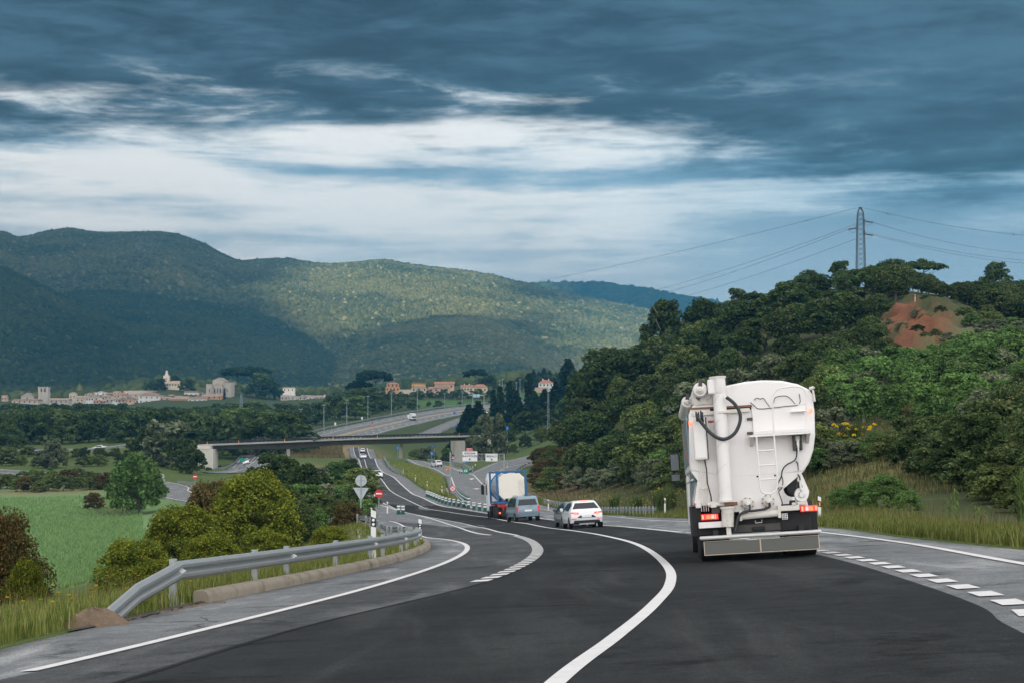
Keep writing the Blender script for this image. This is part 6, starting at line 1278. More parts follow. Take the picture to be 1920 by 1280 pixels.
def wheel(parent, x, y, r, w, name='wheel', rim=True):
    t = MB().lathe([(r*.62, -w/2), (r*.94, -w/2), (r, -w*.32), (r, w*.32), (r*.94, w/2), (r*.62, w/2)], (1, 0, 0), (x, y, r), 28).build(name, rubber, parent, smooth=35)
    if rim:
        q = MB(); sg = 1 if x > 0 else -1
        for k in range(7): a = 2*math.pi*k/7; q.bar((x + sg*w*.44, y, r), (x + sg*w*.44, y + math.cos(a)*r*.6, r + math.sin(a)*r*.6), .03, r*.14)
        q.lathe([(r*.60, -.01), (r*.64, .01)], (1, 0, 0), (x + sg*w*.40, y, r), 24); q.build('rim', rim_m, t)
    return t
def car(label, paint_m, style='hatch', L_=4.3, W_=1.8, H_=1.46, rear=True, cat='car', name='car', group=None, brakes=False):
    """a passenger car, its rear at y=0 and its nose towards +y"""
    SIL = {'hatch': [(.012,.20),(0,.34),(.002,.50),(.022,.62),(.055,.665),(.165,.925),(.235,.98),(.40,1.0),(.54,.965),(.72,.70),(.80,.66),(.93,.58),(.985,.47),(1.0,.34),(.99,.20)],
           'sedan': [(.012,.20),(0,.34),(.003,.52),(.02,.66),(.13,.70),(.27,.93),(.36,.99),(.48,1.0),(.57,.96),(.74,.70),(.80,.66),(.94,.58),(.985,.47),(1.0,.34),(.99,.20)],
           'van': [(.012,.18),(0,.30),(.0,.46),(.012,.56),(.025,.60),(.055,.90),(.085,.97),(.20,1.0),(.45,1.0),(.60,.955),(.75,.64),(.82,.59),(.94,.52),(.985,.42),(1.0,.30),(.99,.18)],
           'suv': [(.012,.24),(0,.36),(.002,.50),(.015,.60),(.03,.64),(.085,.92),(.14,.98),(.40,1.0),(.55,.97),(.70,.70),(.78,.66),(.94,.60),(.985,.50),(1.0,.36),(.99,.24)],
           'pickup': [(.01,.24),(0,.34),(.0,.50),(.005,.62),(.33,.63),(.36,.90),(.42,.985),(.52,1.0),(.60,.965),(.72,.68),(.78,.65),(.94,.59),(.985,.48),(1.0,.36),(.99,.24)]}[style]
    belt = {'van': .56, 'hatch': .60}.get(style, .62)
    def hw(y, z):
        e = 1 - .085*abs(2*y/L_-1)**5 - .02*abs(2*y/L_-1)**2; t = max(0, min(1, (z/H_-belt)/(1-belt)))
        low = max(0, (.40 - z/H_))/.40; return W_/2*e*(1 - {'van': .14, 'hatch': .36}.get(style, .27)*t**1.15 - .05*low**2)
    S_ = [(y*L_, z*H_) for y, z in SIL]; o = empty(name, (0, 0, 0), 0, label, cat, group); mb = MB(); fr = [-1, -.93, -.6, 0, .6, .93, 1]
    for y, z in S_:
        for f in fr: mb.v.append((f*hw(y, z), y, z - (.03*H_*(abs(f) > .99) + .008*H_*(abs(f) > .9)) * (1 if z > belt*H_ else .3)))
    n = len(fr)
    for i in range(len(S_)-1): mb.f += [(i*n+k, i*n+k+1, (i+1)*n+k+1, (i+1)*n+k) for k in range(n-1)]
    lv = [belt*H_*1.0, .50*H_, .36*H_, .19*H_]
    for sg in (-1, 1):
        k0 = len(mb.v); m = len(lv) + 1
        for y, z in S_:
            zt_ = z - .03*H_*(1 if z > belt*H_ else .3); mb.v.append((sg*hw(y, z), y, zt_))
            for q in lv: zq = min(q, zt_); mb.v.append((sg*hw(y, zq)*(1.0 + .012*(q == .50*H_)), y, zq))
        for i in range(len(S_)-1): mb.f += [(k0+i*m+k, k0+i*m+k+1, k0+(i+1)*m+k+1, k0+(i+1)*m+k) for k in range(m-1)]
    mb.v += [(-W_*.45, .02*L_, .19*H_), (W_*.45, .02*L_, .19*H_), (W_*.45, .98*L_, .19*H_), (-W_*.45, .98*L_, .19*H_)]; q = len(mb.v); mb.f.append((q-4, q-3, q-2, q-1))
    body = mb.build('body', paint_m, o, smooth=38)
    wd = body.modifiers.new('weld', 'WELD'); wd.merge_threshold = .002
    sz = lambda y: float(np.interp(y, [a for a, b_ in S_[3:]], [b_ for a, b_ in S_[3:]]))
    up = {'hatch': (4, 5), 'sedan': (4, 5), 'van': (4, 5), 'suv': (4, 5), 'pickup': (4, 5)}[style]
    def across(i, j, t0, t1, k, nm, outn):
        (y0, z0), (y1, z1) = S_[i], S_[j]; a = (y0+(y1-y0)*t0, z0+(z1-z0)*t0); b_ = (y0+(y1-y0)*t1, z0+(z1-z0)*t1); nn = Vector((0, -(z1-z0), (y1-y0))).normalized()*(1 if outn else 1); nn = nn if nn.z > 0 else -nn; nn *= .012; m_ = MB()
        w0, w1 = hw(*a)*k, hw(*b_)*(k-.02); vs = [(-w0*.985, a[0], a[1]), (w0*.985, a[0], a[1]), (w1*.9, b_[0], b_[1]), (-w1*.9, b_[0], b_[1])]; vs = [Vector(v) for v in vs]
        m_.add([v + nn for v in vs] + [v - nn for v in vs], [(0,1,2,3),(7,6,5,4),(0,4,5,1),(1,5,6,2),(2,6,7,3),(3,7,4,0)]); return m_.build(nm, glass_d, o, bevel=.02)
    across(up[0], up[1], .10 if style != 'van' else .12, .90, .88, 'rear_window', True)
    wi = [i for i in range(6, len(S_)-1) if S_[i][1] > .9*H_ and S_[i+1][1] < .72*H_][0]; across(wi+1, wi, .06, .93, .92, 'windscreen', True)
    yA, yB = S_[up[1]][0]*1.0 + .06*L_*.2, S_[wi+1][0] - .05*L_
    cuts = {'van': [(.10,.30),(.33,.50),(.52,.70)], 'pickup': [(.37,.50),(.515,.69)]}.get(style, [(.15,.235),(.25,.44),(.455,.66)])
    if style == 'sedan': cuts = [(.255,.46),(.475,.69)]
    for c0, c1 in cuts:
        for sg in (-1, 1):
            m_ = MB(); ys = np.linspace(c0*L_, c1*L_, 5); vs = []
            for y in ys:
                zt_ = max(sz(y) - .075*H_, belt*H_ + .05*H_); zb_ = belt*H_ + .025*H_; vs += [(sg*(hw(y, zb_) + .006), y, zb_), (sg*(hw(y, zt_) + .012), y, zt_), (sg*(hw(y, zb_) - .012), y, zb_), (sg*(hw(y, zt_) - .008), y, zt_)]
            m_.add(vs, [(4*i, 4*i+4, 4*i+5, 4*i+1) for i in range(4)] + [(4*i+2, 4*i+3, 4*i+7, 4*i+6) for i in range(4)] + [(4*i+1, 4*i+5, 4*i+7, 4*i+3) for i in range(4)] + [(4*i, 4*i+2, 4*i+6, 4*i+4) for i in range(4)] + [(0,1,3,2),(16,18,19,17)]); m_.build('side_window', glass_d, o)
    r_ = H_*.215 if style != 'van' else H_*.175
    for y in (.185*L_, .80*L_):
        for sg in (-1, 1): wheel(o, sg*(W_/2-.12), y, r_, .21)
        for sg in (-1, 1): MB().lathe([(r_*1.16, 0), (r_*1.16, .03)], (1, 0, 0), (sg*(W_/2 - .035) - .015, y, r_*1.02), 24).build('wheel_arch', chassis, o)
    zt = .50*H_
    for sg in (-1, 1):                                                   # lamps and mirrors
        if style == 'van':
            x1 = hw(.0, .5*H_); MB().box(sg*x1-.09 if sg > 0 else sg*x1-.02, sg*x1+.02 if sg > 0 else sg*x1+.09, -.012, .10, .37*H_, .60*H_).build('tail_lamp', lamp_r, o, bevel=.02)
        elif style in ('sedan', 'hatch'):
            x1 = hw(.0, .5*H_); m_ = MB(); z0, z1 = .50*H_, .585*H_; xi = x1*.50
            m_.add([(sg*xi,-.012,z0+.01),(sg*x1*1.0,.03,z0-.01),(sg*x1*1.02,.05,z1),(sg*xi*1.05,.0,z1-.035),(sg*xi,.12,z0),(sg*(x1+.012),.22,z0+.02),(sg*(x1+.012),.20,z1),(sg*xi,.12,z1-.03)], [(0,1,2,3),(7,6,5,4),(0,4,5,1),(1,5,6,2),(2,6,7,3),(3,7,4,0)]); tl = m_.build('tail_lamp', lamp_r, o)
            if brakes: MB().box(min(sg*x1*.60, sg*x1*.84), max(sg*x1*.60, sg*x1*.84), -.022, -.010, z0+.03, z1-.05).build('light_bar', brake, tl)
        else:
            x1 = hw(.0, .5*H_); MB().box(sg*x1-.10 if sg > 0 else sg*x1-.02, sg*x1+.02 if sg > 0 else sg*x1+.10, -.012, .08, .44*H_, .62*H_).build('tail_lamp', lamp_r, o, bevel=.02)
        xf = hw(.97*L_, .5*H_); m_ = MB(); m_.add([(sg*xf*.55,.992*L_,.43*H_),(sg*xf*1.0,.955*L_,.44*H_),(sg*xf*1.0,.94*L_,.54*H_),(sg*xf*.58,.972*L_,.52*H_),(sg*xf*.55,.9*L_,.43*H_),(sg*xf*1.0,.9*L_,.44*H_),(sg*xf*1.0,.9*L_,.54*H_),(sg*xf*.58,.9*L_,.52*H_)], [(0,1,2,3),(7,6,5,4),(0,4,5,1),(1,5,6,2),(2,6,7,3),(3,7,4,0)]); m_.build('headlight', lamp_w, o)
        xm = hw(.64*L_, .66*H_); mr = MB().lathe([(.02,-.06),(.085,-.05),(.10,0),(.07,.07),(.02,.09)], (0,1,0), (sg*(xm+.12), .65*L_, .68*H_), 12).build('mirror', paint_m, o, smooth=50); MB().bar((sg*(xm-.02), .655*L_, .65*H_), (sg*(xm+.1), .65*L_, .66*H_), .03).build('mirror_stalk', chassis, o)
    MB().box(-.26, .26, -.016, .012, .385*H_, .46*H_).build('number_plate', plate_w, o); MB().box(-.26, .26, L_-.012, L_+.014, .30*H_, .375*H_).build('number_plate', plate_w, o)
    x1 = hw(0, .3*H_)
    MB().add([(-x1*.86,-.018,.20*H_),(x1*.86,-.018,.20*H_),(x1*.80,-.018,.285*H_),(-x1*.80,-.018,.285*H_),(-x1*.86,.2,.17*H_),(x1*.86,.2,.17*H_),(x1*.80,.1,.285*H_),(-x1*.80,.1,.285*H_)], [(0,1,2,3),(7,6,5,4),(0,4,5,1),(1,5,6,2),(2,6,7,3),(3,7,4,0)]).build('rear_bumper', chassis if style != 'van' else paint_m, o)
    if style == 'hatch':
        MB().add([(-x1*.62,-.014,.375*H_),(x1*.62,-.014,.375*H_),(x1*.42,-.014,.455*H_),(-x1*.42,-.014,.455*H_),(-x1*.62,.02,.375*H_),(x1*.62,.02,.375*H_),(x1*.42,.02,.455*H_),(-x1*.42,.02,.455*H_)], [(0,1,2,3),(7,6,5,4),(0,4,5,1),(1,5,6,2),(2,6,7,3),(3,7,4,0)]).build('plate_recess', chassis, o)
        MB().box(-.22, .22, .195*L_, .215*L_, .955*H_, .975*H_).build('high_brake_light', brake if brakes else lamp_r, o); MB().box(-.40, .40, .06, .12, .13*H_, .185*H_).build('exhaust_trim', rim_m, o)
        for sg in (-1, 1): MB().box(min(sg*.55, sg*.8), max(sg*.55, sg*.8), -.014, .02, .325*H_, .345*H_).build('reflector', lamp_r, o)
    MB().add([(-x1*.72,L_+.006,.20*H_),(x1*.72,L_+.006,.20*H_),(x1*.62,L_+.006,.33*H_),(-x1*.62,L_+.006,.33*H_),(-x1*.72,L_-.1,.20*H_),(x1*.72,L_-.1,.20*H_),(x1*.62,L_-.1,.33*H_),(-x1*.62,L_-.1,.33*H_)], [(0,1,2,3),(7,6,5,4),(0,4,5,1),(1,5,6,2),(2,6,7,3),(3,7,4,0)]).build('grille', chassis, o)
    return o
def carpaint(name, c, rough=.28): return pm(name, c, rough, .04, 1.5, coat=.7)
P_white = carpaint('white_car_paint', (.78, .78, .80)); P_blue = carpaint('grey_blue_paint', (.16, .25, .32)); P_dark = carpaint('dark_car_paint', (.025, .03, .035)); P_slate = carpaint('slate_car_paint', (.06, .085, .10)); P_navy = carpaint('navy_car_paint', (.02, .03, .05))
def xy1(x, d): return (x-960)/F*d, d
c = car('white hatchback with lit red tail lamps driving ahead in the right lane', P_white, 'hatch', 4.3, 1.82, 1.47, brakes=True); X, d = xy1(1101, 97); settle(c, X, d, -5)
c = car('slate dark car half hidden on the left of the white hatchback', P_slate, 'hatch', 4.3, 1.78, 1.45); X, d = xy1(1085, 103.5); settle(c, X, d, -6)
c = car('grey-blue van-bodied car between the tank container lorry and the white hatchback', P_blue, 'van', 4.35, 1.83, 1.83); X, d = xy1(992, 134); settle(c, X, d, -11)
bars = MB(); 
for s in (-1, 1): bars.tube([(s*.62, .5, 1.80), (s*.62, .6, 1.87), (s*.62, 2.2, 1.88), (s*.62, 2.3, 1.82)], .018, 6)
bars.build('roof_rails', chassis, c)
MB().box(-.8, .8, -.03, .05, .50, .60).build('bumper_strip', pm('grey_bumper', (.16,.21,.25), .5), c); MB().bar((0, -.02, 1.02), (.42, -.03, 1.2), .015).build('wiper', chassis, c)
# oncoming and distant cars
def mid(d, a=CENTRE, b_=DARKL, t=.5): return at(a, d)*(1-t) + at(b_, d)*t
for d, lab, st, pn, hd in ((345, 'white car coming towards us, nearest on the descending carriageway', 'sedan', P_white, 168), (548, 'white car coming towards us, in front of the pale one near the bridge', 'suv', P_white, 172), (565, 'pale car coming towards us just behind another near the bridge', 'sedan', P_white, 172)):
    c = car(lab, pn, st); settle(c, mid(d), d + 4.3, hd)
c = car('white car driving away under the bridge with red tail lamps', P_white, 'suv', 4.4, 1.85, 1.6); settle(c, (at(CENTRE, 655)+at(DASHR, 655))/2 - .5, 655, -5)
c = car('white off-road car on the left exit branch below the bridge', P_white, 'suv', 4.2, 1.8, 1.72); settle(c, at(EXITL, 470)*.45 + at(GIRR, 470)*.55, 470, -22)
c = car('white car on the road under the left end of the bridge', P_white, 'suv', 4.5, 1.85, 1.7); X, d = xy1(459.5, 545); settle(c, X, d + 4, 172)
c = car('dark car on the far road at the left edge', P_dark, 'hatch', 4.5, 1.8, 1.5); X, d = xy1(74, 559); settle(c, X, d, -88)
c = car('white car on the far road left of the big willow', P_white, 'sedan', 4.6, 1.8, 1.45); X, d = xy1(201, 567); settle(c, X, d, -86)
def on_bridge(c, x, head):
    d = np.interp(x, BX, BD) + 2.6; c.location = ((x-960)/F*d, d, float(np.interp(x, BX, zt)) + .06); a = R(-head); c.rotation_euler = (0, 0, a)
on_bridge(car('dark pickup with a red mark on the bridge below the lamp posts', P_dark, 'pickup', 5.2, 1.85, 1.8, cat='pickup', name='pickup_truck'), 565, 88); on_bridge(car('dark car on the bridge in front of the white boards', P_navy, 'sedan', 4.6, 1.8, 1.5), 506, -92)
c = car('pale car on the far toll road behind the cedars', P_white, 'suv', 4.4, 1.8, 1.6); p = G(1022, 1165); settle(c, p.x, p.y, -60)
c = car('small light car behind the fir at the motorway edge', P_white, 'hatch'); p = G(905, 1000); settle(c, p.x, p.y, 150)
# white box van on the motorway
o = empty('box_truck', (0,0,0), 0, 'white box van coming down the rising motorway', 'truck'); MB().box(-1.2, 1.2, 0, 5.0, .9, 3.6).build('cargo_box', white_s, o, bevel=.04)
MB().prism([(5.05,.55),(7.1,.55),(7.1,1.25),(6.75,1.45),(6.2,2.5),(5.05,2.6)], -1.05, 1.05).build('cab', white_s, o, bevel=.05).rotation_euler = (0, 0, R(-90)); cab = o.children[-1]; cab.scale = (-1, 1, 1)
MB().box(-.95,.95,0,.04,0,.95).build('windscreen', glass_d, o).matrix_local = Matrix.Translation((0, 6.78, 1.48)) @ Matrix.Rotation(R(27), 4, 'X')
MB().box(-.7,.7,7.08,7.14,.7,1.0).build('grille', chassis, o)
for x in (-1, 1):
    MB().box(x*.95-.14, x*.95+.14, 7.06, 7.13, .75, 1.0).build('headlight', lamp_w, o)
    for y in (1.2, 6.2): wheel(o, x*.95, y, .42, .3)
MB().box(-.9,.9,0,6.5,.45,.88).build('chassis', chassis, o)
p = G(771, 925); settle(o, p.x, p.y + 4, 166)

# ---- the tank container lorry
o = empty('tank_container_truck', (0,0,0), 0, 'lorry with a cream tank in a blue container frame and a red chassis', 'truck')
bl = pm('container_blue', (.012, .12, .30), .45, .12, 2, dirt=((.05,.10,.15), 4, .6, .5)); crm = pm('tank_cream', (.82, .78, .70), .5, .07, 1.2, dirt=((.55,.46,.36), 3, .6, .5)); redc = pm('chassis_red', (.33, .02, .018), .5, .2, 3); steel_t = pm('tank_steel', (.62, .64, .66), .3, .08, 1, metal=.6)
LC, WC, ZB, HC = 6.06, 2.44, 1.20, 2.60; fr_ = MB()
for x in (-1, 1):
    for y in (.08, LC-.08): fr_.box(x*(WC/2-.08)-.08, x*(WC/2-.08)+.08, y-.08, y+.08, ZB, ZB+HC)
    for z in (ZB+.09, ZB+HC-.07): fr_.box(x*(WC/2-.08)-.06, x*(WC/2-.08)+.06, .16, LC-.16, z-.06, z+.06)
for y in (.08, LC-.08):
    fr_.box(-WC/2+.16, WC/2-.16, y-.07, y+.07, ZB+.02, ZB+.17); fr_.box(-WC/2+.16, WC/2-.16, y-.07, y+.07, ZB+HC-.14, ZB+HC)
fr_.build('container_frame', bl, o, bevel=.015)
for y in (.1, LC-.1):
    for x in (-1, 1):
        for z, s in ((ZB+.15, 1), (ZB+HC-.12, -1)): MB().prism([(x*(WC/2-.13), z+s*.92), (x*(WC/2-.13), z+s*.58), (x*(WC/2-.16-.52), z-s*.02), (x*(WC/2-.16-.86), z-s*.02)], y-.05, y+.05).build('corner_brace', bl, o)
cz_ = ZB + HC/2 + .02
MB().lathe([(.3,.06),(.85,.10),(1.08,.26),(1.13,.45),(1.13,LC-.45),(1.05,LC-.22),(.8,LC-.1),(.3,LC-.06)], (0,1,0), (0,0,cz_), 40).build('tank_shell', steel_t, o, smooth=30)
octo = [(-.62,-1.02),(.62,-1.02),(1.04,-.60),(1.04,.70),(.66,1.06),(-.66,1.06),(-1.04,.70),(-1.04,-.60)]; MB().prism([(x, cz_+z) for x, z in octo], .02, .14).build('tank_end', crm, o, bevel=.04)
ld = MB(); 
for x in (.62, .92): ld.bar((x, -.02, ZB+.3), (x, -.02, ZB+HC-.7), .035)
for k in range(7): ld.bar((.62, -.02, ZB+.4+k*.24), (.92, -.02, ZB+.4+k*.24), .03)
ld.build('ladder', crm, o); MB().box(-.55, .55, -.02, .12, ZB+.17, ZB+.42).build('valve_box', chassis, o); MB().lathe([(.08,0),(.14,.05),(.14,.12)], (0,-1,0), (-.2,-.02,ZB+.30), 12).build('valve', rim_m, o)
ch = MB(); 
for x in (-.45, .45): ch.box(x-.07, x+.07, -.1, 12.2, .72, 1.05)
for y in (.3, 2.4, 4.6, 6): ch.box(-1.15, 1.15, y-.08, y+.08, 1.05, 1.18)
ch.box(-1.2, 1.2, -.16, -.06, .95, 1.18); ch.box(-1.18, 1.18, -.16, -.08, .42, .56); ch.box(-.8, -.7, -.15, -.05, .5, 1); ch.box(.7, .8, -.15, -.05, .5, 1); ch.build('chassis', redc, o)
MB().box(-.15, .55, -.2, -.165, .72, .98).build('orange_plate', pm('orange_plate', (.85,.33,.02), .5, .05), o); MB().box(.6, .95, -.2, -.165, .66, .92).build('plate_panel', redc, o); MB().box(-.12,.52,-.207,-.2,.845,.86).build('plate_divider', sign_black, o)
for x in (-1, 1): MB().box(x*.85-.24, x*.85+.24, -.20, -.162, .44, .55).build('tail_lamp', brake if x < 0 else lamp_r, o)
for y in (.9, 2.2, 3.5):
    for x in (-1, 1): wheel(o, x*1.0, y, .50, .38)
MB().lathe([(.26,-.12),(.26,.12),(.1,.16)], (0,-1,0), (-.75,-.25,.42), 20).build('spare_wheel', rubber, o, smooth=40)
cb = MB().prism([(-1.22,.55),(1.22,.55),(1.22,3.2),(1.05,3.72),(-1.05,3.72),(-1.22,3.2)], 7.3, 9.4).build('cab', white_s, o, bevel=.08)
for x in (-1, 1):
    MB().box(x*1.225-.01, x*1.225+.01, 8.1, 9.1, 1.9, 2.8).build('side_window', glass_d, o); m_ = MB().box(x*1.5-.13, x*1.5+.13, 9.2, 9.32, 1.95, 2.75).build('mirror', chassis, o, bevel=.04); MB().bar((x*1.2, 9.25, 2.9), (x*1.5, 9.25, 2.8), .05).build('mirror_arm', chassis, m_)
    for y in (6.9, 8.7): wheel(o, x*1.02, y, .5, .34)
    MB().box(x*1.0-.2, x*1.0+.2, 7.35, 8.1, .5, 1.0).build('fuel_tank', rim_m, o, bevel=.06)
MB().box(-1.1, 1.1, 6.2, 7.25, .55, 1.0).build('tractor_frame', chassis, o)
X, d = xy1(962, 147); settle(o, X, d, -6)

# ------------------------------------------------------------------ the white tank lorry in front of us
TR = empty('tank_truck', (0,0,0), 0, 'big dirty white bulk feed tank lorry with auger pipe and ladder seen from behind', 'truck')
def T(xz, yz): return ((xz-(597+.055*(yz-380)))/312, (1200-yz)/312)
wp = pm('lorry_white', (.80, .775, .765), .42, .05, 1.2, coat=.2, dirt=((.44, .38, .31), 2.2, .55, .50), stretch=(1, 1, .28)); wp2 = pm('lorry_white_dirty', (.68, .65, .60), .5, .08, 2, dirt=((.27, .22, .17), 3.0, .53, .75)); rub_h = pm('hose_rubber', (.03, .034, .04), .55, .15, 8, bump=.3); gp = pm('grey_panel', (.11, .115, .105), .55, .05, 2); alu = pm('aluminium', (.62, .62, .61), .35, .1, 3, metal=.5, dirt=((.25,.2,.15), 4, .6, .5)); rust = pm('rusty_edge', (.20, .10, .06), .85, .4, 6)
side_g = pm('side_print_grey_blue', (.20, .27, .31), .45, .35, .5, coat=.3, stretch=(1, .4, 1)); red_sw = pm('side_red', (.45, .09, .06), .5)
up_ = [T(*q) for q in ((218,640),(214,420),(216,300),(226,262),(262,226),(330,178),(440,137),(560,120),(660,117),(780,127),(880,155),(945,190),(966,222),(978,330),(979,470),(966,560),(942,630),(905,687),(700,700),(470,700))]
def smooth_prof(P, k): 
    return [tuple(q) for q in catmull(P, k)[:-1]]
MB().prism(up_, 0, 6.9).build('tank', wp, TR, smooth=32, bevel=.035)
lo_ = [T(*q) for q in ((222,640),(470,690),(700,692),(903,686),(782,782),(765,830),(766,905),(482,905),(478,850),(240,852),(262,700))]
MB().prism(lo_, -.004, 1.3, 1.0, .94, T(590, 690)).build('hopper', wp, TR)
for k in (2.6, 4.2, 5.8): MB().prism([T(*q) for q in ((232,645),(903,686),(690,880),(400,880))], k-.75, k+.75, 1, .99, T(580, 690)).build('hopper', wp2, TR, bevel=.02)
# printed left flank with a red sweep and its lower curtain
x_l = up_[1][0]; sp = MB(); sp.box(x_l-.035, x_l-.012, .25, 6.8, T(0,600)[1], T(0,300)[1]); sp.build('flank_panel', side_g, TR)
sw = MB(); pts = [(y, T(0,600)[1] + .05 + .95*(t**1.6)) for t, y in zip(np.linspace(0, 1, 12), np.linspace(.5, 6.5, 12))]; sw.v = [(x_l-.04, y, z) for y, z in pts] + [(x_l-.04, y, z+.10) for y, z in pts]; sw.f = [(i, i+1, 13+i, 12+i) for i in range(11)]; q_ = sw.build('red_sweep', red_sw, TR); sd_ = q_.modifiers.new('thick', 'SOLIDIFY'); sd_.thickness = .004
MB().add([(T(262,660)[0]-.02, .05, T(0,655)[1]), (T(232,850)[0]-.05, .05, T(0,850)[1]), (-1.25, 3.2, T(0,855)[1]), (-1.22, 3.2, T(0,640)[1]), (T(262,660)[0], .08, T(0,655)[1]), (T(232,850)[0]-.02, .08, T(0,850)[1]), (-1.2, 3.2, T(0,855)[1]), (-1.17, 3.2, T(0,640)[1])], [(0,1,2,3),(7,6,5,4),(0,4,5,1),(1,5,6,2),(2,6,7,3),(3,7,4,0)]).build('side_curtain', side_g, TR)
MB().box(-1.24, -1.20, .3, 6.8, T(0,700)[1], T(0,690)[1]).build('curtain_rail', alu, TR)
# dark gap and rusty lip below the tarpaulin edge
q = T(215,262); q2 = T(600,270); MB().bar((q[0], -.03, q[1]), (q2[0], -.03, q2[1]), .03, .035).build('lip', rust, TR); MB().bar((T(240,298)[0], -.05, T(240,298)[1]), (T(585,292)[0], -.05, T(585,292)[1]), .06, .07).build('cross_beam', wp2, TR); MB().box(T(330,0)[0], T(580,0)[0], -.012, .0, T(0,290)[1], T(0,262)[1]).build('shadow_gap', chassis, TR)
# standing auger pipe
a0, a1 = T(432, 842), T(400, 180); ap_ = MB(); ap_.tube([(a0[0], -.20, a0[1]), (a1[0], -.20, a1[1])], .125, 24); ap = ap_.build('auger_pipe', wp, TR, smooth=40)
sm = MB(); 
for k in range(5):
    z0 = a0[1] + .25 + k*.45; sm.tube([(a0[0] + math.sin(t)*.1265 - .02*(z0-a0[1])*.3, -.20 - math.cos(t)*.1265, z0 + t*.09) for t in np.linspace(-1.6, 1.6, 12)], .004, 5)
sm.build('weld_seam', wp2, ap)
c1 = T(397, 185); c2 = T(391, 86); MB().tube([(c1[0], -.20, c1[1]), (c1[0], -.20, c1[1]+.05), (c2[0], -.20, c2[1])], [.13,.145,.15], 24).build('pipe_head', wp, ap, smooth=40); MB().lathe([(.165,0),(.165,.035)], at=(c2[0], -.20, c2[1]-.02), n=24).build('flange', wp2, ap)
e0 = T(330, 140); MB().box(e0[0], c2[0]-.05, -.32, -.06, T(0,188)[1], T(0,98)[1]).build('elbow_box', wp, ap, bevel=.03); MB().box(T(372,0)[0], T(442,0)[0], -.34, .0, T(0,305)[1], T(0,290)[1]).build('clamp', wp2, ap); MB().tube([(a0[0], -.2, a0[1]-.0), (a0[0], -.2, a0[1]+.04)], .15, 20).build('collar', wp2, ap)
for (xz, yz, rz, y0, lab) in ((285, 155, .143, -.25, 'a'), (208, 216, .115, .35, 'b')):
    q = T(xz, yz); au = MB().lathe([(rz*.86, y0), (rz, y0+.05), (rz, 6.2)], (0,1,0), (q[0], 0, q[1]), 24).build('roof_auger', wp, TR, smooth=40); MB().lathe([(rz*.55, 0), (rz*.6, .04), (rz*.28, .07), (rz*.22, .1)], (0,-1,0), (q[0], y0, q[1]), 18).build('end_bearing', wp2, au, smooth=40)
    MB().bar((q[0], y0-.03, q[1]), (q[0]+.02, y0-.03, q[1]+rz*1.5), .07, .05).build('motor', grime, au)
tf = MB(); r3 = np.random.default_rng(8); xs = np.linspace(T(225,0)[0], T(345,0)[0], 12)
for i, x in enumerate(xs): tf.v += [(x, -.03 - .03*r3.random(), T(0,246)[1] + .03*r3.random()), (x, -.05 - .05*r3.random(), T(0,205)[1] + .05*math.sin(i*1.3)), (x, .3, T(0,195)[1])]
for i in range(11): tf.f += [(3*i, 3*i+3, 3*i+4, 3*i+1), (3*i+1, 3*i+4, 3*i+5, 3*i+2)]
tf.build('tarpaulin_fold', wp2, TR, smooth=80)
# control cabinet, conduits
def B(nm, x0, x1, y0, y1, z0, z1, mat, par=TR, bev=.008):
    xm0, xm1 = T(x0, (z0+z1)/2)[0], T(x1, (z0+z1)/2)[0]; return MB().box(min(xm0,xm1), max(xm0,xm1), y0, y1, T(0,z1)[1], T(0,z0)[1]).build(nm, mat, par, bevel=bev)
cabn = B('control_cabinet', 242, 324, -.22, .0, 322, 577, wp, bev=.015); B('cabinet_door', 247, 312, -.232, -.221, 330, 568, wp, cabn); B('cabinet_edge', 318, 327, -.226, -.1, 322, 577, grime, cabn)
cd_ = MB(); 
for i, xz in enumerate((270, 281, 292, 303)): cd_.tube([(T(xz,578)[0], -.1, T(0,578)[1]), (T(xz+8+i*3,760)[0], -.1, T(0,760)[1]), (T(xz+16+i*3,890)[0], -.08, T(0,890)[1])], .008, 6)
cd_.build('conduit', wp2, TR); MB().tube([(T(308,578)[0], -.13, T(0,578)[1]), (T(318,640)[0], -.15, T(0,640)[1]), (T(322,720)[0], -.15, T(0,720)[1]), (T(342,800)[0], -.14, T(0,800)[1]), (T(345,830)[0], -.1, T(0,830)[1])], .013, 8).build('black_cable', rub_h, TR); B('conduit_clip', 280, 335, -.12, -.06, 748, 755, wp2)
hose = [(262,300),(268,325),(290,355),(322,398),(365,440),(410,462),(450,458),(490,430),(515,385),(524,340),(515,295),(490,255),(462,228),(440,212)]
MB().tube([(T(*q)[0], -.36 - .06*math.sin(i/13*math.pi), T(*q)[1]) for i, q in enumerate(catmull(hose, 4))][:] if False else [(T(*q)[0], -.36, T(*q)[1]) for q in catmull(hose, 4)], .035, 12).build('hose_loop', rub_h, TR, smooth=60)
for i, q in enumerate(((258,286),(272,290),(286,284),(296,292))): MB().tube([(T(*q)[0], -.3, T(*q)[1]), (T(q[0]+2, q[1]+30)[0], -.33, T(0, q[1]+34)[1]), (T(q[0]+6, q[1]+60)[0], -.28, T(0, q[1]+58)[1])], .016, 8).build('hose_end', rub_h, TR, smooth=60)
B('red_marker', 333, 366, -.02, .0, 342, 355, red_s)
for q in ((222,351),(957,320)): mk = MB().lathe([(.02,0),(.028,.02),(.02,.04)], (0,-1,0), (T(*q)[0], 0, T(*q)[1]), 12).build('marker_lamp', brake, TR, smooth=50); mk.scale = (1, 1, 1.7); mk.location = (0, 0, T(*q)[1]*(1-1.7))
